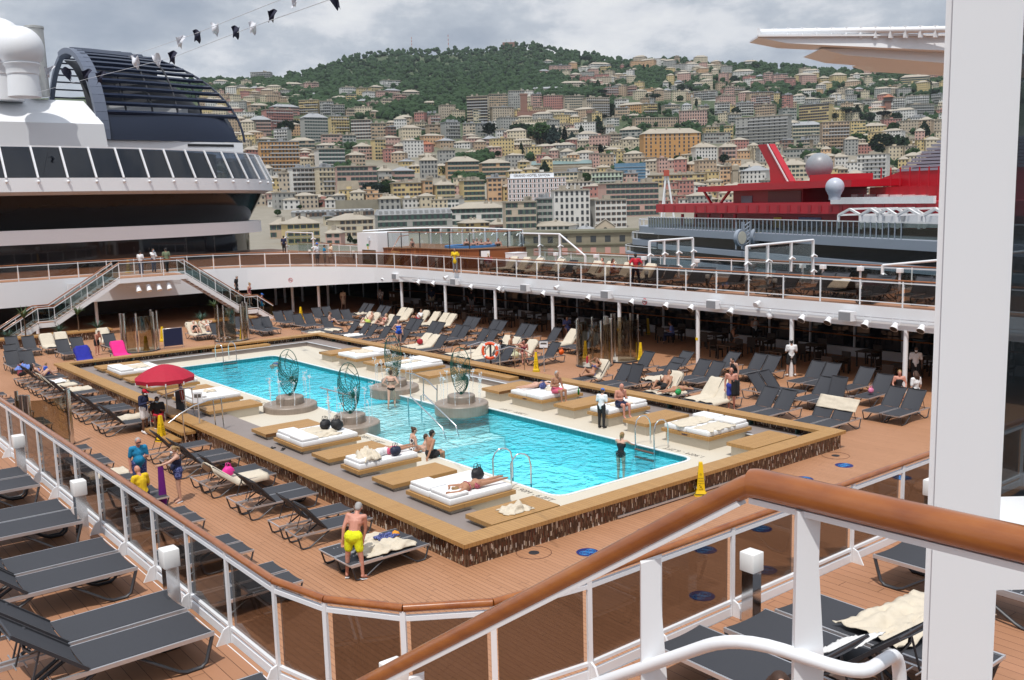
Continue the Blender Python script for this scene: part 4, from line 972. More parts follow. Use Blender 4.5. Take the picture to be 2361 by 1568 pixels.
C_=[(18.5,50,N),(19.28,50,N),(21.0,50,N),(21.8,50,N),(23.7,50,'full'),(24.5,50,'full'),(25.75,0,'pile'),(26.6,50,'full'),(28.6,66,N),(29.4,50,N),(30.9,50,'back'),(37.6,50,N),(38.35,50,N),(39.0,40,'full'),(39.8,40,'full'),(41.0,0,'full'),(43.5,50,N),(44.4,40,'full'),(45.2,40,'full'),(47.2,50,N),(49.3,50,N),(50.9,50,N),(51.75,50,'seatw'),(53.1,50,N)]
row('row along the far wooden rim','right',C_,28.2,0)
# towel stretched over the first two
def cloth(name,label,cat,mat,fn,nu=24,nv=12,thick=.01,group=None,smooth=180):
    m=MB(); m.grid(fn,nu,nv,thick=thick); return solo(name,m,mat,label,cat,group,smooth)
ca,sa=math.cos(math.radians(50)),math.sin(math.radians(50))
def overtops(u,v):
    s=.10-.62*u; x=28.2+1.28+ca*(.86+min(s,0)*1.)+max(s,0)*.4; z=.42+sa*(.86+min(s,0)) - (max(s,0)*.5)
    return Vec((x-.03*(1-u)+.02*mnoise.noise(Vec((u*4,v*5,9))),18.08+v*1.58,z+.02*mnoise.noise(Vec((u*5,v*7,1)))-.03*math.sin(PI*v)*(1-u)*0))
cloth('towel','beige towel stretched over the tops of the two rightmost loungers by the rim','towel',TOWEL,overtops,group='beige towels on the loungers')
D_=[(23.45,50,N),(24.2,50,N)]
row('facing pair between the rows','right',D_,22.0,PI/2,group='loungers facing the camera') if False else None
for i,(xx,yy) in enumerate(((32.0,21.95),(32.05,22.75))):
    lounger(31.9+.0+(.78*(i)),22.3-.0,PI/2,50,0,['left','right'][i]+' lounger of the pair turned to face the camera near the middle post','turned pair of loungers')
# rear right corner loungers facing the camera
RR=[('6',230,1065),('6',320,1060),('6',395,1090),('6',490,1085),('6',560,1035),('6',645,1025),('6',720,1050),('6',810,1050),('6',640,1110),('h',1800,740),('h',1930,730),('h',2100,760),('h',2210,740),('h',1540,820),('h',1700,800)]
RR=[(P(t,a,b,1.02)) for t,a,b in RR]
for i,p in enumerate(sorted(RR,key=lambda q:-q.x)): lounger(p.x,p.y-1.84,PI/2,50,0,'grey raised lounger, %s from the right in the rear corner group'%ordn(i),'loungers in the rear corner facing the camera')
for i,(x,y,md) in enumerate(((27.9,53.9,'seat'),(29.3,54.3,'seat'),(28.6,54.2,None))):
    l=lounger(x,y,PI/2,0,0,['flat lounger with towel touching the rear rim below the yellow cone','flat lounger with towel, right end of the rear rim','flat bare lounger between two towel loungers at the rear rim'][i],'flat loungers at the rear rim')
    if md: towel(l,0,md,60+i,TOWEL,['beige towel heap on the flat lounger at the rear rim corner','beige towel trailing off the rightmost flat lounger at the rear rim'][i])
for i,(t,a,b) in enumerate((('h',1230,815),('h',1400,800))):
    p=P(t,a,b,1.02); l=lounger(p.x,p.y-1.84,PI/2,50,0,['lounger with towel under the woman in black swimsuit by the plants','lounger with towel under the woman in pale top by the plants'][i],'towel loungers by the rear planter')
    towel(l,50,'full',70+i,TOWEL,['beige towel under the reclining woman in black swimsuit','beige towel under the second reclining woman by the planter'][i])
RL=[('g',130,150,N),('g',340,145,N),('g',570,120,'full'),('g',750,100,'full'),('g',765,185,N),('g',945,160,N),('g',1280,50,'full'),('g',1350,115,N),('g',120,250,N),('g',130,330,N),('g',310,325,N)]
nm=['leftmost of the back pair below the stairs','second of the back pair below the stairs','left towel lounger of the pair by the planter','right towel lounger of the pair by the planter','dark lounger in front of the planter pair','dark lounger left of the blue towel','towel lounger behind the sunbathing boy','dark lounger left of the rear shower poles','dark lounger at the picture edge under the stairs','front left lounger with see-through back at the picture edge','front right lounger behind the lying mother and child']
for i,(t,a,b,tw) in enumerate(RL):
    p=P(t,a,b,1.02); l=lounger(p.x,p.y-1.84,PI/2,50,0,'grey lounger: '+nm[i],'loungers below the left stairs')
    if tw: towel(l,50,tw,80+i,TOWEL,'beige towel over the '+nm[i])
# blue and pink towels on loungers at the rear rim
for i,(x,y,col,nmx) in enumerate(((14.1,53.6,(.015,.02,.28),'royal blue'),(16.1,54.0,(.75,.02,.22),'hot pink'))):
    l=lounger(x,y,PI/2,50,0,'lounger covered by a %s towel at the rear pool rim'%nmx,'loungers under coloured towels')
    towel(l,50,'full',95+i,paint(nmx.replace(' ','_')+'_cloth',col,.9,var=.2,scale=8),'%s beach towel spread over a lounger at the rear rim'%nmx,group='bright beach towels')
    def hem(u,v,x=x,y=y): return Vec((x-.4+.9*u,y-.05-.35*v+.1*mnoise.noise(Vec((u*6,v*4,i))),.03+.36*(1-v)*(.6+.3*mnoise.noise(Vec((u*5,v*3,2+i))))))
    cloth('towel','white towel end crumpled at the foot of the %s towel lounger'%nmx,'towel',TOWELW,hem)
# left rows
LP=[(18.55,0,N),(19.3,0,N),(21.1,50,N),(22.1,50,N),(24.05,50,N),(24.8,50,N),(26.75,40,'full'),(27.55,50,N),(29.4,50,N),(30.2,50,N),(31.8,50,N),(37.0,50,N),(37.8,50,'seat'),(39.85,50,N),(40.6,50,N),(42.35,50,N),(43.15,50,N),(44.9,50,N),(45.7,50,'seat'),(47.4,50,'full'),(48.2,50,'pile'),(50.1,50,N),(50.95,50,N)]
row('row against the mosaic wall','near end',LP,11.9,PI)
LR=[(18.55,0,N),(19.35,0,N),(21.05,0,N),(21.85,0,N),(24.05,0,N),(24.85,0,N),(26.7,0,N),(27.5,0,N),(29.3,0,N),(30.0,0,'seat'),(31.7,0,N),(32.5,50,N),(34.2,50,N),(39.4,50,N),(40.2,50,N),(42.35,50,N),(43.25,50,N),(45.0,50,N),(45.8,50,N),(47.35,50,N)]
row('row under the balcony edge','near end',LR,8.66,PI)
LM=[(7.35,0,N),(8.1,0,N),(10.0,40,N),(10.8,40,N),(12.5,40,N),(13.3,40,N),(14.95,40,N),(15.7,40,N),(17.5,40,N),(18.3,40,N)]
row('row on the near left balcony','bottom',LM,3.52,PI,Z3)
# front balcony loungers, lower right
FB=[(10.95,6.16,0),(14.2,6.1,0),(8.72,6.0,0),(7.95,6.08,40),(7.12,6.3,40),(13.0,6.16,0)]
for i,(x,y,a) in enumerate(FB): lounger(x,y,-PI/2,a,Z3,['dark flat lounger just left of the pillar on the front balcony','dark lounger hidden right of the pillar','dark flat lounger behind the white stanchion with a towel across it','lounger with raised back and frilly white towel at lower right','lounger with raised back left of the white stanchion, bottom edge','dark lounger disappearing behind the white pillar'][i],'loungers on the front balcony')
def spread(u,v): return Vec((8.45+1.5*u+.05*mnoise.noise(Vec((u*5,v*4,3))),5.35-.75*v-.25*u+.12*mnoise.noise(Vec((u*3,v*3,7))),Z3+.44+.06*mnoise.noise(Vec((u*6,v*6,1)))+.04*mnoise.noise(Vec((u*13,v*11,2)))-.25*max(0,u-.75)))
cloth('towel','large beige towel crumpled over the front balcony loungers','towel',TOWEL,spread,36,20)
def lace(u,v): return Vec((7.68+.5*u,5.05-.45*v,Z3+.44+.22*v+.03*mnoise.noise(Vec((u*14,v*14,1)))))
cloth('towel','white frilly towel inside the raised lounger at lower right','towel',TOWELW,lace,16,16)
# gallery loungers
GA=[('7',130,670,'full'),('7',235,680,'full'),('7',350,690,'full'),('7',530,665,'back'),('7',640,680,N),('7',840,690,'back'),('7',960,645,'full'),('7',1110,700,'back'),('7',1300,665,'full'),('7',1400,725,N),('7',1500,725,N),('7',1720,745,N),('7',1810,750,N),('7',2060,700,N),('7',2160,700,N),('8',500,720,N),('8',610,775,N),('8',900,735,N),('8',1020,740,N),('8',1290,755,N),('8',1410,765,N),('8',1380,840,N),('8',1720,775,N),('8',1850,790,N)]
pos_=[]
for t,a,b,tw in GA:
    p=P(t,a,b,4.6); p=P(t,a,b,GZ(p.y)+1.0); xt=max(p.x,38.95); p=atX(*uv(t,a,b),xt) if p.x<38.95 else p
    pos_.append((p.y,xt,tw))
for i,(y,xt,tw) in enumerate(sorted(pos_)):
    l=lounger(xt-1.84,y,0,50,GZ(y),'grey lounger %s, %s from the right on the upper sun deck'%('with beige towel' if tw else 'back raised',ordn(i)),'loungers on the upper sun deck')
    if tw: towel(l,50,tw,120+i,TOWEL,'beige towel on the %s lounger from the right of the upper sun deck'%ordn(i))
l=lounger(38.0,24.2,0,0,GZ(24),'flat lounger under a loose yellowish cover on the upper sun deck','loungers on the upper sun deck')
def cover(u,v): 
    k=max(0,1-abs(u-.25)*3.2); return Vec((38.0+1.9*u,23.75+.95*v,GZ(24)+.44+.55*k*(1-.3*v)+.04*mnoise.noise(Vec((u*5,v*5,4)))))
cloth('cover','pale loose cover humped over a flat lounger on the upper sun deck','cover',TOWEL,cover)
# ---------------------------------------------------------------- wet floor cones
def cone_proto():
    t=thing('wet_floor_cone','','caution cone'); m=MB(); b=.175; h=.95
    m.box(-b,-b,0,b,b,.035); m.add([(-b*.86,-b*.86,.065),(b*.86,-b*.86,.065),(b*.86,b*.86,.065),(-b*.86,b*.86,.065),(-.115,-.115,.16),(.115,-.115,.16),(.115,.115,.16),(-.115,.115,.16),(-.05,-.05,h),(.05,-.05,h),(.05,.05,h),(-.05,.05,h)],[(0,1,5,4),(1,2,6,5),(2,3,7,6),(3,0,4,7),(4,5,9,8),(5,6,10,9),(6,7,11,10),(7,4,8,11),(8,9,10,11)])
    part('body',m,YEL,t); part('base_band',MB().box(-b*.88,-b*.88,.035,b*.88,b*.88,.065),BLACK,t)
    words=[('CAUTION',.50,.042),('CUIDADO',.43,.042),('ATTENTION',.36,.038)]
    for q in range(4):
        R=Matrix.Rotation(q*PI/2,4,'Z')
        m=MB()
        for w,z,sz in words:
            me=text_mesh(w,sz*1.15); k=(z-.16)/(h-.16); off=.115+(.05-.115)*k+.004
            tilt=math.atan2(.065,h-.16)
            Mx=R@Matrix.Translation((0,-off,z))@Matrix.Rotation(PI/2-tilt*1.,4,'X')
            mw=max(abs(v.co.x) for v in me.vertices); lim=(.115+(.05-.115)*k)*.85; s=min(1.,lim/mw); Mx=Mx@Matrix.Diagonal((s,1,1,1))
            m.add([Mx@v.co for v in me.vertices],[tuple(p.vertices) for p in me.polygons]); bpy.data.meshes.remove(me)
        def loc(x,z): k=(z-.16)/(h-.16); return R@Vec((x,-(.115+(.05-.115)*k)-.004,z))
        tri=[(-.03,.60),(.03,.60),(0,.655)]
        for a_,b_ in zip(tri,tri[1:]+tri[:1]): m.bar(loc(*a_),loc(*b_),.006,.003)
        for (x0,z0,x1,z1) in ((-.02,.29,.02,.24),(.02,.24,.055,.20),(0,.265,-.035,.235),(.0,.26,.03,.28),(-.05,.19,.05,.19)): m.bar(loc(x0,z0),loc(x1,z1),.012,.003)
        m.ball(loc(-.028,.31),.014,6,5)
        part('lettering',m,BLACK,t)
    return t
cones=[(P('B',597,975),.78,'yellow caution cone in front of the pool wall at the right'),(P('1',1530,1215),.5,'yellow caution cone at the foot of the wooden steps'),(P('3',1280,320),.6,'yellow caution cone beside the near shower cubicle'),(P('3',815,440),.7,'yellow caution cone at the far pool rim by the sign stand'),(P('3',1800,340),.6,'yellow caution cone half hidden behind a steep lounger back'),
 (P('1',1385,370),.6,'yellow caution cone left of the blue foot mat'),(P('1',1540,275),.6,'yellow caution cone behind the blue foot mat'),(P('1',2290,260),.6,'yellow caution cone beside the rear right shower poles'),(P('6',440,1135),.6,'yellow caution cone between loungers at the rear right corner'),(P('7',1270,1258),.6,'small yellow caution cone in the shade under the gallery')]
pc=P('q',1105,1050,3.85); pc.z=GZ(pc.y); cones.append((pc,.6,'yellow caution cone on the stair landing level at the rear'))
cp=cone_proto()
for i,(p,rz,lb) in enumerate(cones):
    if i==0: cp.location=p; cp.rotation_euler=(0,0,rz); cp['label']=lb; cp['group']='yellow caution cones'
    else: dup(cp,p,rz,lb)
# ---------------------------------------------------------------- parasol, life rings, rails, ladders
ub=plane(389,986,0); pt=thing('parasol','big red parasol with scalloped valance beside the wooden steps','parasol',ub)
m=MB(); m.tube([(0,0,.1),(0,0,2.45)],.025,8); part('pole',m,ALU,pt,60); m=MB(); m.lathe([(.28,0),(.28,.08),(.05,.12),(.05,.5)],n=16); part('stand',m,DARKM,pt,40)
def canopy():
    m=MB(); n=10; R=1.12; vs=[]; 
    for i in range(7):
        f=i/6
        for j in range(n*2):
            a=PI*j/n; rr=R*f*(1 if j%2==0 else .965+.0*f); z=2.48-.50*f**1.7-(0 if j%2==0 else -.015*f); vs.append((rr*math.cos(a),rr*math.sin(a),z))
    for j in range(n*2): vs.append((vs[6*n*2+j][0]*.985,vs[6*n*2+j][1]*.985,vs[6*n*2+j][2]-.14))
    fs=[(i*2*n+j,i*2*n+(j+1)%(2*n),(i+1)*2*n+(j+1)%(2*n),(i+1)*2*n+j) for i in range(7) for j in range(2*n)]; k=len(vs)
    m.add(vs+[(x*.99,y*.99,z-.012) for x,y,z in vs],fs+[tuple(q+k for q in f[::-1]) for f in fs]); return m
part('canopy',canopy(),paint('parasol_red',(.40,.006,.03),.75,var=.08,scale=3),pt)
for j in range(10):
    a=2*PI*j/10; part('rib',MB().tube([(0,0,2.42),(1.05*math.cos(a),1.05*math.sin(a),1.97)],.01,5),ALU,pt,60); part('rib_tip',MB().box(1.1*math.cos(a)-.02,1.1*math.sin(a)-.02,1.78,1.1*math.cos(a)+.02,1.1*math.sin(a)+.02,1.9),WHITE,pt)
def ring(name,c,normal,r,mat,label,strap=WHITE):
    t=thing(name,label,'life ring',c,0,'life rings'); n=Vec(normal).normalized(); u=n.cross(Vec((0,0,1))).normalized(); w=u.cross(n)
    m=MB(); m.tube([(u*math.cos(q)+w*math.sin(q))*r for q in np.linspace(0,2*PI,25)[:-1]],.07,10,closed=True); part('ring',m,mat,t,60)
    for k in range(4):
        a=PI/4+k*PI/2; m=MB(); m.tube([(u*math.cos(q)+w*math.sin(q))*r for q in np.linspace(a-.12,a+.12,4)],.074,10); part('band',m,strap,t,60)
    m=MB(); m.tube([(u*math.cos(q)+w*math.sin(q))*(r+.09) for q in np.linspace(0,2*PI,25)[:-1]],.01,5,closed=True); part('grab_line',m,strap,t,60)
ORG=paint('life_ring_orange',(.75,.10,.03),.5,var=.06)
c=atX(*uv('3',378,245),28.2); ring('life_ring',c,(-.8,-.6,.1),.37,ORG,'orange life ring on a dark post by the far pool rim')
solo('life_ring_post',MB().box(-.1,-.05,0,.1,.05,1.5),DARKM,'dark post carrying the orange life ring','post',None,None,(c.x+.12,c.y+.12,.6 if c.x<27.5 else 0),.9)
c=atX(*uv('1',1715,760),12.9); ring('life_ring',c,(.9,-.3,.1),.33,paint('life_ring_red',(.35,.02,.015),.5),'dark red life ring on a board behind the step rails')
solo('life_ring_post',rbox(.34,.06,1.05,.02,1),DARKM,'black board carrying the red life ring beside the step rails','post',None,None,(c.x-.05,c.y+.1,.28),.0)
def tubes(name,label,cat,lines,r=.022,mat=CHROME,loc=None,group=None,pname='rail'):
    l0=Vec(lines[0][0]); t=thing(name,label,cat,(l0.x,l0.y,l0.z),0,group)
    for ln in lines: m=MB(); m.tube(ln,r,8); part(pname,m,mat,t,60,world=True)
    return t
def hoop(p,q,h=1.0,zi=-.5,bot=.05):
    p,q=Vec(p),Vec(q); return [(p.x,p.y,bot),(p.x,p.y,bot+h*.72)]+[(p.x+(q.x-p.x)*f,p.y+(q.y-p.y)*f,bot+h*(.72+.28*g)) for f,g in ((.1,.5),(.3,.92),(.5,1),(.7,.9),(.9,.55))]+[(q.x,q.y,bot+h*.6),(q.x,q.y,zi)]
for lb,hs in (('steel pool ladder with two hoops at the near pool edge',[((16.72,21.95),(17.3,21.75)),((16.72,21.1),(17.3,20.9))]),('steel pool ladder with two hoops at the right pool edge',[((23.32,21.8),(22.75,21.95)),((23.32,21.0),(22.75,21.1))]),('steel pool ladder at the far end of the pool',[((19.75,50.7),(19.85,49.9)),((20.5,50.7),(20.6,49.9))])):
    t=tubes('pool_ladder',lb,'ladder',[hoop(*h) for h in hs],.024,CHROME,None,'steel pool ladders')
    a,b=Vec(hs[0][1]+(0,)) if len(hs[0][1])==2 else 0,Vec(hs[1][1]+(0,))
    for z in (-.06,-.32): m=MB(); m.bar((a.x,a.y,z),(b.x,b.y,z),.12,.03); part('step',m,paint('ladder_step',(.12,.07,.05),.6),t,world=True)
for lb,ls in (('pair of steel rails descending from the shallow crossing into the near pool',[[(x,31.2,-.3),(x,31.2,.8),(x,31.0,.9),(x,28.9,.0),(x,28.7,-.4)] for x in (19.7,20.3)]),
 ('curved steel rail with three posts at the right of the shallow crossing',[[(21.6,32.0,.75),(21.8,33.0,1.0),(21.9,34.2,1.1),(21.9,34.8,1.08)]]+[[(21.85,y,.0),(21.9,y,z)] for y,z in ((32.4,.86),(33.4,1.04),(34.4,1.1))]),
 ('steel T rail with two posts at the left of the shallow crossing',[[(17.7,34.6,1.05),(17.9,32.2,1.0)],[(17.85,34.2,.0),(17.8,34.2,1.05)],[(17.85,33.0,.0),(17.85,33.0,1.03)]]),
 ('two curved steel rails over the wooden steps by the parasol',[[(11.2,y,.85),(11.6,y,1.1),(12.1,y,1.32),(12.7,y,1.45),(13.3,y,1.46)] for y in (36.45,33.55)]+[[(x,y,z0),(x-.05,y,z1)] for y in (36.45,33.55) for x,z0,z1 in ((11.75,.0,1.12),(12.9,.28,1.46),(13.2,.28,1.46))]),
 ('two curved steel rails over the far rim beside the life ring',[[(27.2,y,1.35),(28.0,y,1.45),(28.8,y,1.25),(29.3,y,.95)] for y in (37.5,35.2)]+[[(x,y,z0),(x,y,z1)] for y in (37.5,35.2) for x,z0,z1 in ((27.4,.6,1.38),(28.3,.0,1.4),(28.9,.0,1.2))]),
 ('curved steel rails beside the blue foot mat at the rear rim',[[(20.9+.25*k,53.6,0),(20.9+.25*k,53.6,.8),(21.0+.25*k,53.2,1.0),(21.0+.25*k,52.8,.95)] for k in (0,1,2)])):
    tubes('hand_rail',lb,'hand rail',ls,.025,CHROME,None,'steel hand rails around the pool')
bm_=thing('foot_mat_stand','dark blue panel on a frame standing behind the rear pool rim','panel',(20.0,57.9,0)); part('panel',MB().box(-.55,-.03,.15,.55,.03,1.2),paint('navy_mat',(.008,.015,.06),.8),bm_); m=MB(); m.tube([(-.58,0,0),(-.58,0,1.22),(.58,0,1.22),(.58,0,0)],.02,6); part('stand_frame',m,ALU,bm_,60)
sg=P('3',890,445); t=thing('sign_stand','small white notice on a steel post by the far pool rim','sign',sg); m=MB(); m.tube([(0,0,0),(0,0,1.25)],.025,8); part('post',m,ALU,t,60); part('notice',MB().box(-.012,-.2,1.2,.012,.2,1.5),WHITE,t); part('print',MB().box(-.016,-.15,1.36,-.0125,.15,1.45),INK,t); t.rotation_euler=(0,0,.75)
sg=P('D',600,760,0); t=thing('sign_stand','small white notice on a steel post at the wooden steps','sign',sg); m=MB(); m.tube([(0,0,0),(0,0,1.7)],.025,8); part('post',m,ALU,t,60); part('notice',MB().box(-.17,-.012,1.35,.17,.012,1.75),WHITE,t); part('print',MB().box(-.12,-.017,1.55,.12,-.0125,1.68),INK,t); t.rotation_euler=(0,0,-.6)
# ---------------------------------------------------------------- shower cubicles
def shower(c,r,angs,h,label,gl=GL_AMBER,base=True,panes=()):
    t=thing('shower_cubicle',label,'shower',c,0,'glass shower cubicles')
    if base: m=MB(); m.lathe([(r,0),(r,.05),(r-.12,.06)],n=32); part('base_ring',m,DARKM,t,40); m=MB(); m.lathe([(r-.12,.05),(r-.12,.065),(.05,.066)],n=32); part('floor_disc',m,paint('grey_boards',(.5,.45,.4),.6,var=.3,scale=12),t,40)
    for a,rr in angs:
        m=MB(); m.tube([(r*.93*math.cos(a),r*.93*math.sin(a),.05),(r*.93*math.cos(a),r*.93*math.sin(a),h)],rr,12); part('chrome_post',m,CHROME,t,60)
    for a0,a1 in panes:
        m=MB(); m.grid(lambda u,v:Vec((r*.92*math.cos(a0+(a1-a0)*u),r*.92*math.sin(a0+(a1-a0)*u),.1+(h-.3)*v)),10,1,thick=.012); part('curved_pane',m,gl,t,60)
c1=P('3',1362,384); c2=P('3',1622,336)
shower(c1,.92,[(2.6,.05),(2.0,.05),(.9,.05),(-1.9,.06),(-.75,.09),(-.55,.1)],2.35,'near glass shower cubicle with chrome posts and round floor',panes=((-2.6,-1.0),(1.2,3.2)))
shower(c2,.92,[(2.9,.09),(2.6,.09),(1.4,.06),(1.2,.06),(-.6,.055),(.2,.055)],2.35,'second glass shower cubicle deeper by the white post',panes=((-2.6,-.5),(.3,2.2)))
shower(Vec((18.2,58.5,0)),1.15,[(3.3,.08),(3.6,.08),(4.3,.07),(5.3,.06),(5.8,.06),(.5,.06)],2.35,'glass shower cubicle at the rear left by the yellow cones',GL_AMBER,True,((3.4,4.2),(4.4,5.6)))
shower(Vec((23.9,58.4,0)),1.1,[(3.5,.05),(3.9,.05),(5.0,.07),(5.7,.09),(.3,.06)],2.35,'glass shower cubicle at the rear under the stair end',GL_AMBER,True,((3.2,4.6),(4.9,6.0)))
shower(Vec((7.9,36.9,0)),.95,[(-.62,.07),(-.45,.07),(3.7,.10),(3.95,.10),(2.5,.06)],2.05,'shower cubicle with dark chrome posts behind the left balcony rail',GL_AMBER,True,((-.6,-2.2),(2.6,3.6)))
# ---------------------------------------------------------------- plants and planters
LEAFB=paint('grass_plant_leaf',(.05,.12,.09),.6,var=.5,scale=6); LEAFG=paint('palm_leaf',(.045,.085,.02),.6,var=.4,scale=6); CANE=paint('plant_stem',(.12,.07,.04),.8)
def tuft(c,h,n,label,mat,palm=False):
    r=random.Random(int(c[0]*77)); t=thing('potted_plant',label,'plant',c,0,'potted plants under the rear stairs'); m=MB(); z0=.0
    if palm: z0=h*.55; mm=MB(); mm.tube([(0,0,0),(.03,0,z0*.5),(0,.02,z0)],[.05,.04,.03],6); part('stem',mm,CANE,t,60)
    for k in range(n):
        a=r.random()*2*PI; L=h*r.uniform(.5,.9)*(.6 if palm else 1); b=r.uniform(.35,.9); pts=[]
        for i in range(6):
            f=i/5; pts.append(Vec((math.cos(a)*L*b*f,math.sin(a)*L*b*f,z0+L*(f-.75*b*f*f))))
        w=.022*h; sd=Vec((-math.sin(a),math.cos(a),0)); vs=[]
        for i,p in enumerate(pts): ww=w*(1-.85*i/5); vs+=[p+sd*ww,p-sd*ww]
        m.add(vs,[(2*i,2*i+1,2*i+3,2*i+2) for i in range(5)])
    part('foliage',m,mat,t)
def planter(x0,y0,x1,y1,label):
    t=thing('planter',label,'planter',((x0+x1)/2,(y0+y1)/2,0),0,'mosaic planters'); part('box',MB().box(x0,y0,0,x1,y1,.5),MOSAIC,t,world=True); part('wooden_ledge',MB().box(x0-.1,y0-.1,.5,x1+.1,y1+.1,.6),WOODX,t,world=True)
planter(11.5,66.2,18.8,67.2,'long mosaic planter with wooden ledge below the left stairs'); planter(24.2,64.8,28.3,65.8,'mosaic planter with wooden ledge behind the reclining couple')
for i,(x,y,h,p,mt) in enumerate(((12.7,66.7,1.0,False,LEAFB),(13.7,66.7,2.1,True,LEAFG),(15.7,66.7,1.1,False,LEAFB),(16.9,66.7,1.9,True,LEAFG),(18.1,66.7,1.2,False,LEAFB),(24.6,65.3,1.2,False,LEAFB),(25.6,65.3,1.6,True,LEAFG),(26.6,65.3,1.3,False,LEAFB),(27.8,65.3,1.1,False,LEAFB))):
    tuft((x,y,.6),h,60 if not p else 46,['leftmost spiky grass plant below the left stairs','tall spiky palm plant below the left stairs','low blue grass plant by the planter pair loungers','bushy palm plant beside the boy','right grass plant near the rear shower','blue grass plant behind the reclining couple','palm plant with thin stem behind the couple','blue grass plant right of the palm behind the couple','rightmost grass plant under the right stairs'][i],mt,p)
# ---------------------------------------------------------------- terrace furniture in the shade
WICK=paint('dark_wicker',(.03,.018,.012),.6,var=.3,scale=40)
def chair_proto():
    t=thing('wicker_chair','','chair'); part('seat',rbox(.5,.5,.08,.02,1,.38),WICK,t); part('back',rbox(.06,.5,.5,.02,1,.42,.22,0),WICK,t)
    for s in (-1,1): part('arm',MB().box(-.2,s*.25-.025,.62,.24,s*.25+.025,.66),WICK,t)
    for x in (-.22,.22):
        for s in (-.22,.22): part('leg',MB().box(x-.025,s-.025,0,x+.025,s+.025,.38),WICK,t)
    return t
def table_proto():
    t=thing('terrace_table','','table'); part('table_top',MB().box(-.45,-.45,.70,.45,.45,.745),paint('brown_table_top',(.05,.03,.02),.3,var=.3,scale=4),t)
    for x in (-.38,.38):
        for s in (-.38,.38): part('leg',MB().box(x-.03,s-.03,0,x+.03,s+.03,.70),WICK,t)
    return t
cpz=None; tpz=None; ti=0; ci=0
for y in np.arange(18.5,64,3.1):
    for x in (38.9,41.6):
        if 33.5<y<38.5 and x<40: continue
        lb='dark square table in the shaded terrace, %s %s from the right'%('front row' if x<40 else 'back row',ordn(int((y-18.5)/3.1)))
        if tpz is None: tpz=table_proto(); tpz.location=(x,y,0); tpz['label']=lb; tpz['group']='tables in the shaded terrace'
        else: dup(tpz,(x,y,0),0,lb)
        for (dx,dy,rz) in ((.75,.1,0),(-.05,.8,PI/2),(-.75,0,PI)):
            if rnd.random()<.25 and dx<0: continue
            lb2='dark wicker chair at the %s %s terrace table from the right, %s side'%(ordn(int((y-18.5)/3.1)),'front' if x<40 else 'back',{0:'harbour',PI/2:'far',PI:'pool'}[rz])
            if cpz is None: cpz=chair_proto(); cpz.location=(x+dx,y+dy,0); cpz['label']=lb2; cpz['group']='wicker chairs in the shaded terrace'
            else: dup(cpz,(x+dx+rnd.uniform(-.1,.1),y+dy,0),rz+rnd.uniform(-.2,.2),lb2)
for i,(t,a,b,lb) in enumerate((('7',1600,1260,'yellow wooden cabinet in the shade beside a white post'),('6',1250,1010,'brown bin cabinet with white labels in the rear shade'))):
    p=P(t,a,b); q=thing('cabinet',lb,'cabinet',p); part('body',MB().box(-.3,-.5,0,.3,.5,1.1),paint('ochre_cabinet' if i==0 else 'brown_cabinet',(.3,.16,.02) if i==0 else (.10,.05,.02),.5),q); part('top',MB().box(-.32,-.52,1.1,.32,.52,1.14),DARKM,q)
    for s in (-.25,.25): part('label_plate',MB().box(-.31,s-.12,.7,-.301,s+.12,.95),WHITE,q)
# ---------------------------------------------------------------- deck stickers and drains
def sticker(x,y,label):
    t=thing('deck_sticker',label,'sticker',(x,y,.002),0,'blue round deck stickers'); m=MB(); m.lathe([(.27,0),(.27,.003),(.01,.003)],n=28); part('disc',m,paint('sticker_blue',(.008,.015,.13),.5),t)
    m=MB(); 
    for s in (-1,1):
        for rr in (.06,.11): m.tube([(s*.10+rr*math.cos(q),rr*1.1*math.sin(q),.006) for q in np.linspace(0,2*PI,17)[:-1]],.007,4,closed=True)
    part('emblem',m,paint('sticker_cyan',(.02,.25,.6),.5),t)
for i,(x,y) in enumerate(((14.91,15.98),(16.99,16.0),(23.6,15.97),(25.69,15.97),(17.05,14.2),(19.2,14.21),(25.73,14.11),(14.93,12.52),(17.05,12.5),(21.3,14.2))):
    sticker(x,y,['blue round sticker nearest the pool corner drain','blue round sticker half covered by the big handrail','blue round sticker peeking above the handrail bend','blue round sticker right of the cone near the second drain','blue sticker behind the glass left of the bollard light','blue sticker behind glass right of the bollard light','blue sticker in the shade behind the balcony glass','blue sticker behind glass beside the mirrored bollard','blue sticker behind glass right of the mirrored bollard','blue sticker hidden behind the big handrail'][i])
for x,y,lb in ((13.96,16.83,'round deck drain in a scribed circle by the near pool corner'),(26.48,16.77,'round deck drain in a scribed circle by the right pool corner')):
    t=thing('deck_drain',lb,'drain',(x,y,.002)); m=MB(); m.lathe([(.13,0),(.13,.004),(.01,.004)],n=20); part('plate',m,DARKM,t); m=MB(); m.tube([(.42*math.cos(q),.42*math.sin(q),.003) for q in np.linspace(0,2*PI,33)[:-1]],.006,4,closed=True); part('scribed_ring',m,paint('seam_dark',(.08,.03,.02),.7),t)
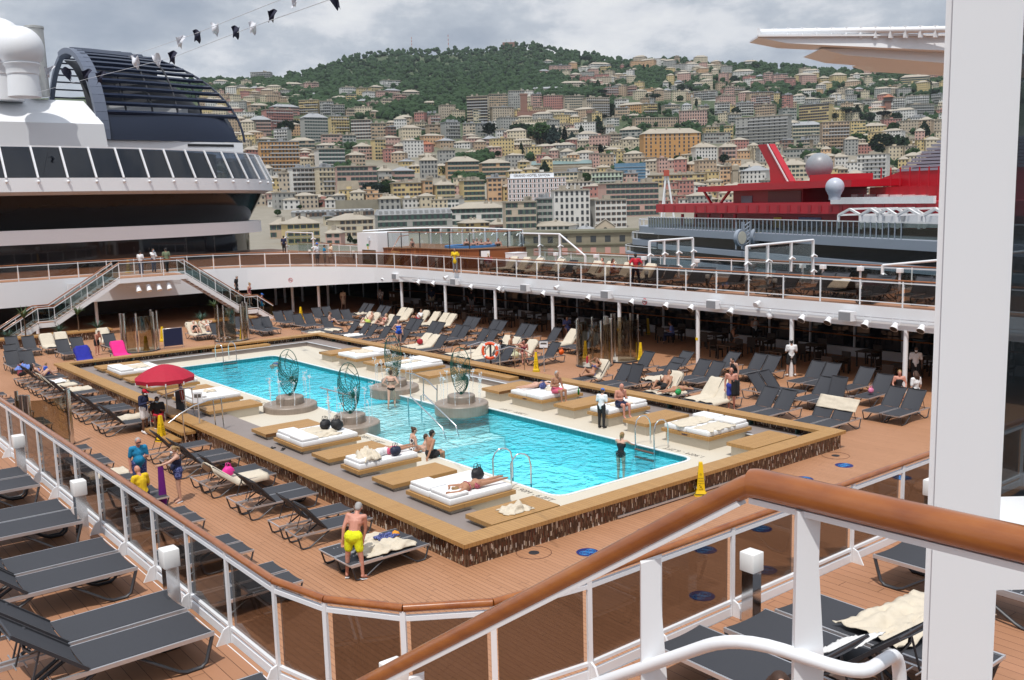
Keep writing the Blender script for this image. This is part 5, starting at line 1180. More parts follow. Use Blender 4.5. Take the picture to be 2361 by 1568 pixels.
# ---------------------------------------------------------------- whirlpool and wind screens on the gallery
CLAD=planks('red_cedar_boards',[(.20,.06,.018),(.27,.085,.026),(.23,.07,.02)],'x',.1,9,.10,(.06,.02,.01),.45)
def clad():
    t=NT('cedar_cladding'); p=t.sep(t.pos()); h=t.math('ADD',t.math('MULTIPLY',p[0],.6),p[1]); q=t.math('DIVIDE',h,.11); i=t.math('FLOOR',q)
    w=t.n('ShaderNodeTexWhiteNoise',noise_dimensions='1D'); t.l(i,w.inputs['W']); c=t.mix(w.outputs['Value'],(.20,.055,.016),(.34,.12,.035)); s=t.math('LESS_THAN',t.math('FRACT',q),.09)
    g=t.noise(t.comb(h,h,t.math('MULTIPLY',p[2],.3)),20.,4.); c=t.mix(t.math('MULTIPLY',g,.3),c,(.12,.03,.01)); t.bsdf(t.mix(s,c,(.05,.015,.006)),.5); return t.mat
CL=clad(); zg=GZ(58)
wp=thing('whirlpool_deck','cedar clad whirlpool terrace with glass screens on the upper deck','whirlpool',(40.5,58,zg))
poly=[(38.1,62.6),(38.2,60.6),(38.9,59.6),(38.9,55.5),(39.6,54.0),(42.0,52.6),(43.6,52.6),(43.6,66),(38.1,66)]
part('cedar_body',MB().prism(poly,zg,zg+1.28),CL,wp,world=True)
part('wooden_coping',MB().prism([(x-.06 if x<42 else x,y-.05) for x,y in poly],zg+1.282,zg+1.33),paint('cedar_coping',(.22,.09,.03),.5),wp,world=True)
m=MB(); m.lathe([(1.9,1.33),(1.9,1.48),(1.55,1.48),(1.5,1.40)],(41.6,56.5,zg),32); part('tub_rim',m,paint('tub_blue',(.04,.22,.55),.4),wp,40,world=True)
m=MB(); m.lathe([(1.5,1.42),(.01,1.42)],(41.6,56.5,zg),32); part('tub_water',m,paint('tub_water',(.25,.55,.65),.08),wp,world=True)
for k in range(5): part('tread',MB().box(37.4+.14*k,60.75,zg+.22*k,38.2+.14*k,61.6,zg+.22*(k+1)),WOODX,wp,world=True)
m=MB(); m.tube([(37.3,60.7,zg+.95),(38.2,60.7,zg+2.2),(39,60.7,zg+2.25)],.03,8); part('handrail',m,VARN,wp,60,world=True)
gp=[(38.3,62.5),(38.4,60.8),(39.1,59.4),(39.1,55.6),(39.8,54.2),(42.1,52.8),(43.4,52.8)]
for a,b in zip(gp,gp[1:]): part('glass_screen',MB().bar((a[0],a[1],zg+1.33+.55),(b[0],b[1],zg+1.33+.55),.012,1.1),GL_LIGHT,wp,world=True)
for a in gp: part('screen_post',MB().bar((a[0],a[1],zg+1.33),(a[0],a[1],zg+2.5),.05,.05),DARKM,wp,world=True)
m=MB(); m.tube([(a[0],a[1],zg+2.48) for a in gp],.03,8); part('handrail',m,VARN,wp,60,world=True)
m=MB(); m.tube([(38.3,66.2,zg+2.55),(42,66,zg+2.6),(43.4,63,zg+2.62),(43.6,58,zg+2.6),(43.6,53,zg+2.5)],.06,8); part('white_top_frame',m,WHITE,wp,60,world=True)
for y in np.arange(53,66,1.45):
    part('white_screen_post',MB().bar((43.6,y,zg+.0),(43.6,y,zg+2.55),.12,.10),WHITE,wp,world=True)
    m=MB(); m.tube([(43.45,y+.1,zg+2.2),(43.3,y+.1,zg+2.25),(43.15,y+.1,zg+2.1)],.05,6); part('clamp',m,WHITE,wp,60,world=True)
part('outer_pane',MB().box(43.61,53,zg+1.3,43.63,65,zg+2.5),GL_LIGHT,wp,world=True)
cb=thing('white_cabin','white painted steel cabin with small green exit sign at the whirlpool','cabin',(38.6,64.2,zg)); part('body',MB().box(37.6,62.9,zg+.001,40.4,65.9,zg+2.45),WHITE,cb,world=True); part('exit_plate',MB().box(37.58,64.2,zg+1.45,37.599,64.5,zg+1.6),paint('sign_green',(.01,.25,.08),.5),cb,world=True); part('pictogram_plate',MB().box(37.58,64.25,zg+1.2,37.599,64.38,zg+1.4),YEL,cb,world=True); part('wall_lamp',MB().box(37.45,63.9,zg+1.85,37.599,64.1,zg+2.1),GREYW,cb,world=True); part('cabinet_door',MB().box(37.585,63.2,zg+.05,37.599,65.2,zg+1.15),paint('brown_door',(.10,.06,.03),.5),cb,world=True)
t=thing('white_box','white steel service box at the right end of the whirlpool','box',(41.7,51.4,zg)); part('body',MB().box(-.55,-.5,0,.55,.5,1.0),WHITE,t); part('lid',MB().box(-.57,-.52,1.0,.57,.52,1.05),WHITE2,t); part('red_label',MB().box(-.56,-.1,.55,-.551,.1,.72),paint('sign_red2',(.4,.03,.02),.5),t)
pn=thing('white_notice','white square notice on the cedar wall','sign',(40.6,53.35,zg)); part('plate',MB().obox((40.55,53.38,zg+.95),(.26,-.16,0),(.02,.03,0),(0,0,.22)),WHITE,pn,world=True)
pn=thing('yellow_notice','small yellow warning plate on the cedar wall','sign',(39.2,54.8,zg)); part('plate',MB().obox((39.18,54.75,zg+.95),(.05,-.10,0),(.015,.008,0),(0,0,.1)),YEL,pn,world=True)
def windscreen(pts,h,label,wood=True):
    t=thing('wind_screen',label,'wind screen',(pts[0][0],pts[0][1],GZ(pts[0][1])),0,'white framed wind screens'); z=lambda p,i:GZ(p[1])+ (h[i] if isinstance(h,list) else h)
    m=MB(); m.tube([(p[0],p[1],z(p,i)) for i,p in enumerate(pts)],.06,8); part('top_bar',m,WHITE,t,60,world=True)
    for i,p in enumerate(pts):
        part('post',MB().bar((p[0],p[1],GZ(p[1])),(p[0],p[1],z(p,i)),.12,.10),WHITE,t,world=True)
        for dz in (.75,1.55):
            if dz<z(p,i)-GZ(p[1])-.2: m=MB(); m.tube([(p[0]-.25,p[1]-.08,GZ(p[1])+dz-.12),(p[0],p[1]-.06,GZ(p[1])+dz),(p[0]+.25,p[1]-.08,GZ(p[1])+dz-.12)],.05,6); part('clamp',m,WHITE,t,60,world=True)
    for i,(a,b) in enumerate(zip(pts,pts[1:])): 
        m=MB(); hh=min(z(a,i)-GZ(a[1]),z(b,i+1)-GZ(b[1])); m.bar((a[0],a[1],GZ(a[1])+.15+(hh-.3)/2),(b[0],b[1],GZ(b[1])+.15+(hh-.3)/2),.012,hh-.35); part('pane',m,GL_LIGHT,t,world=True)
windscreen([(43.4,53.0),(43.5,51.0),(43.6,49.0),(43.7,46.6)],[2.3,2.3,2.3,.9],'white wind screen sloping down behind the whirlpool toward the rail')
windscreen([(39.6,37.0),(40.9,37.1),(42.2,37.2),(43.6,37.3)],2.25,'white wind screen frame right of the man in red shirt')
windscreen([(37.3,28.6),(39.2,28.8),(41.4,29.0),(43.6,29.2)],2.3,'white wind screen frame in the middle right of the sun deck')
windscreen([(43.5,25.2),(43.5,22.4),(43.5,19.5),(43.5,16.5)],[1.15,1.5,1.9,2.3],'white wind screen rising toward the pillar at the right')
windscreen([(41.3,86),(41.3,80.5)],2.0,'white framed screen beside the stern superstructure',)
for i,(t,a,b) in enumerate((('6',470,640),('6',845,650),('6',1380,690),('6',1675,710),('6',2020,740),('7',215,755),('7',620,800),('7',1075,860),('7',1585,900),('7',2180,940),('8',915,1000),('8',1710,1060))):
    p=P(t,a,b,3.65); x=37.6 if p.y<56 else p.x+.5; 
    bollard(x,p.y if x==37.6 else p.y,GZ(p.y),'dark bollard light behind the gallery railing, %s from the left'%ordn(i),.85,'bollard lights along the gallery railing')
for i,(t,a,b) in enumerate((('7',480,630),('7',825,650),('7',1235,680),('7',1690,700),('8',840,750),('8',665,785),('8',1160,820),('8',1500,790))):
    p=atX(*uv(t,a,b),43.2); q=thing('white_lamp_box','white lamp box on the outer rail of the sun deck, %s from the left'%ordn(i),'lamp',(43.2,p.y,GZ(p.y)),0,'white lamp boxes on the sun deck'); part('post',MB().box(-.04,-.04,0,.04,.04,.85),GREYW,q); part('lamp_head',rbox(.26,.26,.22,.02,1,.851),WHITE,q)
# ================================================================ people
SK=dict(l=paint('skin_light',(.56,.33,.24),.55,var=.07,scale=9),p=paint('skin_pink',(.55,.25,.18),.55,var=.1,scale=6),t=paint('skin_tan',(.40,.20,.12),.55,var=.08,scale=9),d=paint('skin_dark',(.12,.06,.035),.5,var=.08,scale=9))
HR=dict(b=paint('hair_black',(.012,.010,.009),.6),n=paint('hair_brown',(.06,.03,.015),.6,var=.3,scale=40),o=paint('hair_blond',(.28,.17,.07),.6,var=.3,scale=40),g=paint('hair_grey',(.35,.34,.33),.7,var=.2,scale=40),c=paint('hair_curly_brown',(.05,.022,.012),.7,var=.4,scale=30))
CL=dict(yel=(.75,.80,.01),teal=(.01,.22,.42),navy=(.012,.018,.06),nvp=(.02,.03,.12),black=(.012,.012,.014),white=(.75,.75,.76),red=(.50,.01,.03),blue=(.02,.10,.55),pink=(.65,.12,.20),yshirt=(.75,.50,.01),mar=(.30,.06,.08),green=(.16,.20,.12),bluel=(.15,.22,.55),royal=(.03,.05,.35),flow=(.55,.35,.25),grey=(.25,.25,.27),cap=(.03,.15,.55),redb=(.45,.02,.04),burg=(.22,.03,.05),beige=(.55,.45,.33),purp=(.14,.01,.18),strp=(.55,.52,.52),lime=(.45,.55,.1))
def cloth_mat(k):
    if k=='strp':
        if 'strp' in _mc: return _mc['strp']
        t=NT('striped_fabric'); p=t.sep(t.pos('obj')); s=t.math('LESS_THAN',t.math('FRACT',t.math('MULTIPLY',t.math('ADD',p[0],t.math('MULTIPLY',p[1],.4)),22.)),.5); t.bsdf(t.mix(s,(.75,.73,.72),(.03,.03,.05)),.8); _mc['strp']=t.mat; return t.mat
    if k in('nvp','flow','burg'):
        if k in _mc: return _mc[k]
        t=NT('printed_fabric_'+k); n=t.noise(t.pos('obj'),28.,2.); t.bsdf(t.ramp(n,[(.45,CL[k]),(.58,tuple(min(1,x*2.2+.08) for x in CL[k]))]),.8); _mc[k]=t.mat; return t.mat
    if 'fabric_'+k in _mc: return _mc['fabric_'+k]
    t=NT('fabric_'+k); v=t.pos('obj'); n=t.noise(v,7.,4.,.6); s=t.sep(v); f=t.noise(t.comb(t.math('MULTIPLY',s[0],14.),t.math('MULTIPLY',s[1],14.),t.math('MULTIPLY',s[2],5.)),1.,3.,.6)
    t.bsdf(t.mix(n,tuple(x*.75 for x in CL[k]),tuple(min(1,x*1.2) for x in CL[k])),.85,bump=f,bd=.035); _mc['fabric_'+k]=t.mat; return t.mat
def arm(c,s,S):
    S=Vec(S)
    E,Wr={'d':((s*.055,-.02,-.29),(s*.06,.05,-.54)),'h':((s*.17,-.09,-.24),(s*.0-s*.05,.03,-.40)),'f':((s*.05,.02,-.28),(-s*.05,.25,-.20)),'o':((s*.10,.24,-.10),(s*.14,.48,-.14)),'u':((s*.20,.12,.04),(s*-.05,.18,.20)),'k':((s*.02,.16,-.24),(-s*.02,.26,-.48)),'a':((s*.10,.02,.27),(s*.05,.0,.52)),'b':((s*.22,.03,.18),(s*.0,.0,.30)),'s':((s*.08,.06,-.27),(s*.02,.28,-.42)),'w':((s*.07,.12,-.26),(s*.05,.28,-.42)),'v':((s*.07,-.14,-.25),(s*.06,-.16,-.50)),'p':((s*.06,-.12,-.26),(s*.10,-.22,-.50))}[c]
    return S+Vec(E),S+Vec(Wr)
def joints(legs='s',arms='dd',lean=0.,turn=0.,nod=0.):
    """a 1.75 m figure, pelvis at the origin, facing +Y"""
    J={}; R=Matrix.Rotation(math.radians(-lean),3,'X')@Matrix.Rotation(math.radians(turn),3,'Z')
    up=lambda *v:R@Vec(v)
    J['pel']=Vec((0,0,0)); J['wai']=up(0,0,.13); J['che']=up(0,.0,.33); J['nek']=up(0,0,.51); hd=Matrix.Rotation(math.radians(-lean*.6-nod),3,'X')
    J['hea']=J['nek']+hd@Vec((0,.025,.15)); J['hr']=hd@Matrix.Rotation(math.radians(turn),3,'Z')
    for s,n in ((-1,'L'),(1,'R')):
        S=Vec((s*.185,0,.465)); e,w=arm(arms[0 if s<0 else 1],s,S); J['s'+n]=R@S; J['e'+n]=R@e; J['w'+n]=R@w
        J['h'+n]=Vec((s*.095,0,-.02))
        k,a,t={'s':((s*.10,.02,-.44),(s*.105,-.01,-.86),(s*.13,.15,-.925)),'w':((s*.09,.16*s+.05,-.43),(s*.09,.20*s-.06,-.84),(s*.10,.20*s+.10,-.91)),'sit':((s*.12,.43,.02),(s*.12,.45,-.40),(s*.13,.60,-.46)),'out':((s*.09,.42,.02),(s*.10,.83,.0),(s*.13,.88,.13)),'one':((s*.10,.33 if s>0 else .42,.27 if s>0 else .02),(s*.10,.58 if s>0 else .83,-.02 if s>0 else .0),(s*.12,.72 if s>0 else .88,-.04 if s>0 else .12)),'up':((s*.11,.32,.26),(s*.10,.56,-.03),(s*.12,.70,-.05)),'wide':((s*.16,.0,-.44),(s*.19,-.02,-.86),(s*.24,.13,-.925)),'pr':((s*.09,.0,-.44),(s*.13,-.02,-.86),(s*.12,-.01,-1.02)),'su':((s*.10,.02,-.44),(s*.11,.0,-.86),(s*.14,.12,-.90))}[legs]
        J['k'+n]=Vec(k); J['a'+n]=Vec(a); J['t'+n]=Vec(t)
    return J
def cap(m,p,q,r1,r2,n=9):
    m.tube([p,q],[r1,r2],n); m.ball(p,r1,n,6); m.ball(q,r2,n,6)
def body_mesh(J,fat,fingers,female):
    m=MB(); W=lambda *k:[J[x] for x in k]; f=fat
    hx=(J['hR']-J['hL']); cap(m,J['hL']+hx*.12+Vec((0,0,.03)),J['hR']-hx*.12+Vec((0,0,.03)),.115*f,.115*f)
    sx=(J['sR']-J['sL']); 
    cap(m,J['pel']+Vec((0,0,.02)),J['wai'],.125*f,.115*f if not female else .10*f)
    c=J['che']; cap(m,J['wai'],c,.115*f if not female else .10*f,.125*(.5+.5*f)); cap(m,c-sx*.14,c+sx*.14,.118,.118); cap(m,c-sx*.16+(J['nek']-c)*.35,c+sx*.16+(J['nek']-c)*.35,.105,.105)
    if female:
        fw=sx.cross(J['nek']-c).normalized()
        fw=fw*-1 if fw.dot((J['hr']@Vec((0,1,0))))<0 else fw
        for s in (-1,1): m.ball(c+sx*.2*s+fw*.09+(J['nek']-c)*.05,.062,10,8)
    if fat>1.1: 
        fw=sx.cross(J['nek']-c).normalized(); fw=fw*-1 if fw.dot((J['hr']@Vec((0,1,0))))<0 else fw
        m.ball(J['wai']+fw*.06,.125*f,12,8)
    for n in 'LR':
        S,E,Wr=W('s'+n,'e'+n,'w'+n); cap(m,S,E,.058,.043); cap(m,E,Wr,.043,.028); cap(m,c+(S-c)*.35+(J['nek']-c)*.3,S,.08,.062)
        d=(Wr-E).normalized(); side_=d.cross(Vec((0,1,0)) if abs(d.y)<.8 else Vec((1,0,0))).normalized(); nr=d.cross(side_)
        hb=Wr+d*.05; m.add(*_ellip(hb,d*.058,side_*.042,nr*.018))
        if fingers:
            for i,(o,L) in enumerate(((-.033,.062),(-.011,.075),(.011,.072),(.033,.058))):
                a=Wr+d*.09+side_*o; b=a+d*L*.55+nr*.012; cc=b+d*L*.4+nr*.03; cap(m,a,b,.0105,.0100,6); cap(m,b,cc,.0100,.009,6)
            sg=1 if n=='L' else -1; a=Wr+d*.03+side_*sg*.038; b=a+d*.035+side_*sg*.022; cap(m,a,b,.012,.011,6); cap(m,b,b+d*.03+nr*.012,.011,.009,6)
        else: cap(m,hb,hb+d*.085+nr*.015,.026,.016,7)
        H,K,A,T=W('h'+n,'k'+n,'a'+n,'t'+n); cap(m,H,K,.088*(.6+.4*f),.058); cap(m,K,A,.057,.036)
        cm=K.lerp(A,.28); bk=(A-K).normalized().cross(sx).normalized(); cap(m,cm,K.lerp(A,.45),.054,.046)
        heel=A+(A-T).normalized()*.045; heel.z=min(heel.z,A.z) if abs((A-K).normalized().z)>.5 else heel.z
        cap(m,heel*.5+A*.5,A.lerp(T,.6),.036,.036); cap(m,A.lerp(T,.6),T,.036,.026)
    cap(m,J['nek']-(J['nek']-c)*.2,J['hea']-(J['hea']-J['nek'])*.3,.058,.052)
    h=J['hea']; R=J['hr']
    m.add(*_ellip(h+R@Vec((0,-.005,.02)),R@Vec((.076,0,0)),R@Vec((0,.094,0)),R@Vec((0,0,.105)))); m.add(*_ellip(h+R@Vec((0,.022,-.055)),R@Vec((.055,0,0)),R@Vec((0,.062,0)),R@Vec((0,0,.062))))
    cap(m,h+R@Vec((0,.09,.02)),h+R@Vec((0,.112,-.022)),.011,.017,6); m.add(*_ellip(h+R@Vec((0,.078,-.058)),R@Vec((.024,0,0)),R@Vec((0,.012,0)),R@Vec((0,0,.010))))
    for s in (-1,1): m.add(*_ellip(h+R@Vec((s*.078,-.01,-.005)),R@Vec((.012,0,0)),R@Vec((0,.02,0)),R@Vec((0,0,.032))))
    return m
def _ellip(c,a,b,d,nu=12,nv=8):
    vs=[];fs=[]
    for i in range(nv+1):
        t=PI*i/nv
        for j in range(nu): p=2*PI*j/nu; vs.append(Vec(c)+Vec(a)*math.sin(t)*math.cos(p)+Vec(b)*math.sin(t)*math.sin(p)+Vec(d)*math.cos(t))
    for i in range(nv):
        for j in range(nu): fs.append((i*nu+j,(i+1)*nu+j,(i+1)*nu+(j+1)%nu,i*nu+(j+1)%nu))
    return vs,fs
RQ=[]
def remesh(mb,mat,vox,sm=3): return (mb,mat,vox,sm)
_link=link
def link(name,me,parent=None,loc=None,rotz=None):
    """a queued body or garment: blended into one continuous surface at the end"""
    if not isinstance(me,tuple): return _link(name,me,parent,loc,rotz)
    mb,mat,vox,sm=me; o=_link(name,mb.mesh(name,mat),parent)
    r=o.modifiers.new('r','REMESH'); r.mode='VOXEL'; r.voxel_size=vox; q=o.modifiers.new('s','SMOOTH'); q.iterations=sm; q.factor=.5
    RQ.append(o); return o
def finish_bodies():
    dg=bpy.context.evaluated_depsgraph_get()
    new=[bpy.data.meshes.new_from_object(o.evaluated_get(dg)) for o in RQ]
    for o,me in zip(RQ,new):
        old=o.data; mat=old.materials[0]; o.modifiers.clear(); me.materials.clear(); me.materials.append(mat); me.polygons.foreach_set('use_smooth',[True]*len(me.polygons)); o.data=me; bpy.data.meshes.remove(old)
def person(label,J,M,skin='l',hair='n',style='short',clothes=(),hgt=1.75,fat=1.,female=False,near=1,acc=(),mask=None,group=None):
    """M: matrix placing the pelvis frame in the world (without scale)"""
    sc=hgt/1.75; loc=M.to_translation(); root=thing('person',label,'person',loc,0,group); root.scale=(sc,sc,sc); R=M.to_3x3()
    for k in list(J):
        if k=='hr': J[k]=R@J[k]
        else: J[k]=R@J[k]
    upv=R@Vec((0,0,1)); vox={2:.013,1:.019,0:.028}[near]
    link('body',remesh(body_mesh(J,fat,near==2,female),SK[skin],vox,2 if near==2 else 3),root)
    sx=J['sR']-J['sL']; hx=J['hR']-J['hL']; c=J['che']; h=J['hea']; HRm=J['hr']; fw=HRm@Vec((0,1,0))
    tf=sx.cross(J['nek']-c).normalized(); tf=tf*-1 if tf.dot(R@Vec((0,1,0)))<0 and abs(tf.dot(R@Vec((0,1,0))))>.1 else tf
    def torso(m,g,lo=0.,hi=1.):
        f=fat; a=J['pel'].lerp(J['wai'],lo)
        cap(m,a,J['wai'],(.125*f)+g,(.115*f if not female else .10*f)+g); cap(m,J['wai'],c,(.115*f if not female else .10*f)+g,.125*(.5+.5*f)+g); cap(m,c-sx*.14,c+sx*.14,.118+g,.118+g)
        if female:
            for s in (-1,1): m.ball(c+sx*.2*s+tf*.09+(J['nek']-c)*.05,.062+g,10,8)
        if fat>1.1: m.ball(J['wai']+tf*.06,.125*f+g,12,8)
    for cl in clothes:
        kind,col=cl.split(':'); m=MB(); mt=cloth_mat(col); nm=kind
        if kind in('shirt','tank','jacket','dress','tunic'):
            torso(m,.016); cap(m,c-sx*.17+(J['nek']-c)*.4,c+sx*.17+(J['nek']-c)*.4,.108,.108)
            if kind!='tank':
                for n in 'LR':
                    S,E,Wr=J['s'+n],J['e'+n],J['w'+n]; cap(m,c+(S-c)*.5+(J['nek']-c)*.3,S,.09,.075); cap(m,S,S.lerp(E,.75 if kind!='jacket' else 1.),.074,.064)
                    if kind=='jacket': cap(m,E,E.lerp(Wr,.9),.060,.045)
            if kind in('dress','tunic'):
                k=(J['kL']+J['kR'])/2; cap(m,J['pel'],J['pel'].lerp(k,.75 if kind=='dress' else .35),.155*fat,.19 if kind=='dress' else .17)
            else: cap(m,J['hL'].lerp(J['hR'],.2)+upv*.05,J['hL'].lerp(J['hR'],.8)+upv*.05,.118*fat+.014,.118*fat+.014)
        elif kind in('shorts','trunks','pants','skirt'):
            cap(m,J['hL'].lerp(J['hR'],.12)+upv*.04,J['hL'].lerp(J['hR'],.88)+upv*.04,.117*fat+.014,.117*fat+.014); cap(m,J['pel'],J['pel'].lerp(J['wai'],.45),.13*fat+.01,.125*fat+.01)
            for n in 'LR':
                H,K,A=J['h'+n],J['k'+n],J['a'+n]
                if kind=='pants': cap(m,H,K,.105*(.6+.4*fat),.074); cap(m,K,K.lerp(A,.92),.072,.058)
                else: e={'shorts':.72,'trunks':.55,'skirt':.3}[kind]; cap(m,H,H.lerp(K,e),.108*(.6+.4*fat),.098 if kind!='skirt' else .12)
        elif kind=='swimsuit':
            torso(m,.007); cap(m,J['hL'].lerp(J['hR'],.14)+upv*.03,J['hL'].lerp(J['hR'],.86)+upv*.03,.116*fat+.008,.116*fat+.008)
        elif kind=='bikini_bottom':
            cap(m,J['hL'].lerp(J['hR'],.14)+upv*.015,J['hL'].lerp(J['hR'],.86)+upv*.015,.113*fat+.008,.113*fat+.008)
            # cut high: keep only a band
        elif kind=='bikini_top':
            pts=[]; ax=(J['nek']-J['wai']).normalized(); s_=sx.normalized(); ff=s_.cross(ax)
            for q in np.linspace(0,2*PI,21)[:-1]: pts.append(c-ax*.02+s_*.215*math.cos(q)*.98+ff*.128*math.sin(q))
            m.tube(pts,.014,6,closed=True)
            for s in (-1,1): m.ball(c+sx*.2*s+tf*.095+(J['nek']-c)*.04,.062,10,8)
        elif kind in('shoes','sandals'):
            for n in 'LR':
                A,T=J['a'+n],J['t'+n]; g=.012 if kind=='shoes' else .006
                if kind=='shoes': cap(m,A-(T-A)*.25-upv*.015,T+(T-A).normalized()*.02,.042+g,.034+g)
                else:
                    d=(T-A).normalized(); d=Vec((d.x,d.y,0)).normalized(); m.bar(A-d*.06-upv*.058,T+d*.04-upv*(.058-(A.z-T.z)*0)*1.+Vec((0,0,0))-Vec((0,0,max(0,T.z-A.z+.058-.0)))*0,.09,.016)
        elif kind in('cap','hat'):
            m.add(*_ellip(h+HRm@Vec((0,-.008,.045)),HRm@Vec((.086,0,0)),HRm@Vec((0,.106,0)),HRm@Vec((0,0,.092)))); br_=.13 if kind=='cap' else .0
            if kind=='cap': m.add(*_ellip(h+HRm@Vec((0,.12,.055)),HRm@Vec((.07,0,0)),HRm@Vec((0,.075,0)),HRm@Vec((0,0,.008))))
            else: m.add(*_ellip(h+HRm@Vec((0,0,.05)),HRm@Vec((.17,0,0)),HRm@Vec((0,.18,0)),HRm@Vec((0,0,.01))))
            me=m.mesh(kind,mt,180); link(kind,me,root); continue
        if kind in('bikini_top','sandals'): link(kind,m.mesh(kind,mt,180),root)
        else: link(kind,remesh(m,mt,max(vox,.016),4),root)
    if style!='bald':
        m=MB(); m.add(*_ellip(h+HRm@Vec((0,-.022,.040)),HRm@Vec((.084,0,0)),HRm@Vec((0,.094,0)),HRm@Vec((0,0,.090)))); m.add(*_ellip(h+HRm@Vec((0,-.055,-.01)),HRm@Vec((.074,0,0)),HRm@Vec((0,.055,0)),HRm@Vec((0,0,.075))))
        if style in('long','curly'):
            L=.30 if style=='long' else .36
            for k in range(9 if style=='long' else 16):
                a=(k/(8. if style=='long' else 15.)-.5)*2.6; rr=.075+(0 if style=='long' else .02*math.sin(k*2.3)); p=h+HRm@Vec((rr*math.sin(a),-rr*math.cos(a)*1.1,.03)); q=p-upv*L*(.8+.2*math.sin(k*1.7))+HRm@Vec((.02*math.sin(a*3),-.03,0))
                md=p.lerp(q,.5)+HRm@Vec((.02*math.sin(a)*1.5,-.035,0)); m.tube([p,md,q],[.03,.036 if style=='curly' else .026,.012],6)
        if style=='pony': m.tube([h+HRm@Vec((0,-.11,.06)),h+HRm@Vec((0,-.17,.0)),h+HRm@Vec((0,-.15,-.14))],[.03,.034,.012],7)
        if style=='bun': m.ball(h+HRm@Vec((0,-.10,.09)),.05,8,6)
        link('hair',remesh(m,HR[hair],.015,1),root)
    if near>=1:
        for s in (-1,1): m=MB(); m.ball(h+HRm@Vec((s*.032,.083,.022)),.011,6,5); part('eye',m,BLACK,root)
        m=MB(); m.add(*_ellip(h+HRm@Vec((0,.091,-.058)),HRm@Vec((.022,0,0)),HRm@Vec((0,.006,0)),HRm@Vec((0,0,.006)))); part('mouth',m,paint('lips',(.30,.09,.08),.5),root)
    if mask: m=MB(); m.add(*_ellip(h+HRm@Vec((0,.055,-.045)),HRm@Vec((.062,0,0)),HRm@Vec((0,.062,0)),HRm@Vec((0,0,.05)))); part('face_mask',m,paint('mask_'+mask,(.75,.76,.78) if mask=='white' else (.25,.45,.62) if mask=='blue' else (.02,.02,.02),.8),root,180)
    if 'glasses' in acc: m=MB(); m.add(*_ellip(h+HRm@Vec((0,.088,.025)),HRm@Vec((.062,0,0)),HRm@Vec((0,.012,0)),HRm@Vec((0,0,.017)))); part('sunglasses',m,BLACK,root,180)
    return root,J,sc
def yawm(ang):
    """screen heading: 0 faces the camera, 90 faces picture right, 180 away"""
    a=math.radians(ang); d=Vec((-.62,-.77,0))*math.cos(a)+Vec((.78,-.63,0))*math.sin(a); return math.atan2(-d.x,d.y)
def stand(label,p,ang,legs='s',arms='dd',lean=0,turn=0,nod=0,hgt=1.75,**k):
    J=joints(legs,arms,lean,turn,nod); M=Matrix.Translation(Vec(p)+Vec((0,0,.952*hgt/1.75)))@Matrix.Rotation(yawm(ang),4,'Z'); return person(label,J,M,hgt=hgt,**k)
def seat(label,p,yaw,seatz,legs='sit',arms='ss',lean=-4,turn=0,nod=8,hgt=1.72,**k):
    J=joints(legs,arms,lean,turn,nod); M=Matrix.Translation(Vec((p[0],p[1],seatz+.125*hgt/1.75)))@Matrix.Rotation(yaw,4,'Z'); return person(label,J,M,hgt=hgt,**k)
def dirw(x,y): return math.atan2(-x,y)
def recl(label,fx,fy,rot,ang,z,legs='out',arms='dd',nod=-20,hgt=1.72,off=1.08,lat=0,**k):
    """lying back on a lounger whose foot end is at fx,fy"""
    J=joints(legs,arms,-(90-ang)*.92,0,nod); d=Vec((math.cos(rot),math.sin(rot),0)); n=Vec((-d.y,d.x,0)); p=Vec((fx,fy,z+.41+.115))+d*off+n*lat
    return person(label,J,Matrix.Translation(p)@Matrix.Rotation(dirw(-d.x,-d.y),4,'Z'),hgt=hgt,**k)
def prone(label,p,head,z,arms='ab',legs='pr',face=1,hgt=1.68,**k):
    """lying flat, head towards the given direction; face=1 on the stomach, -1 on the back"""
    hd=Vec((head[0],head[1],0)).normalized(); y=Vec((0,0,-face)); x=y.cross(hd); M=Matrix.Identity(4)
    for i in range(3): M[i][0]=x[i]; M[i][1]=y[i]; M[i][2]=hd[i]
    M.translation=Vec((p[0],p[1],z+.115)); J=joints(legs,arms,0,0,12 if face>0 else 0); return person(label,J,M,hgt=hgt,**k)
Pn=lambda t,a,b,z=0.:P(t,a,b,z)
# -- left deck
stand('bare chested grey haired man in neon yellow swim shorts bending over a lounger',Pn('b',760,838),165,'wide','dk',26,10,20,1.78,skin='p',hair='g',clothes=['trunks:yel','sandals:white'],fat=1.12,near=2)
stand('white haired man in turquoise polo shirt, navy shorts and dark glasses',Pn('a',900,955),35,'s','fd',4,0,14,1.80,skin='p',hair='g',clothes=['shirt:teal','shorts:nvp','shoes:white'],fat=1.18,near=2,acc=('glasses',))
r,J,sc=stand('woman in navy swimsuit and mask holding out a purple towel',Pn('a',1418,1035),295,'s','of',2,0,14,1.68,skin='l',hair='o',style='pony',clothes=['swimsuit:navy','skirt:nvp','sandals:white'],fat=1.12,female=True,near=2,mask='white')
hp=r.location+J['wR']*sc if abs(proj(r.location+J['wR']*sc)[0]-369)<abs(proj(r.location+J['wL']*sc)[0]-369) else r.location+J['wL']*sc
PT=paint('purple_cloth',(.14,.008,.18),.9,var=.3,scale=10)
def ptw(u,v): a=2*PI*u; return hp+Vec((.10*math.cos(a)*(.5+.5*v)+.03*math.sin(9*u),.05*math.sin(a)*(.6+.4*v),-.02-1.18*v))
cloth('towel','purple towel hanging from the hand of the woman in navy swimsuit','towel',PT,ptw,24,14,0,None)
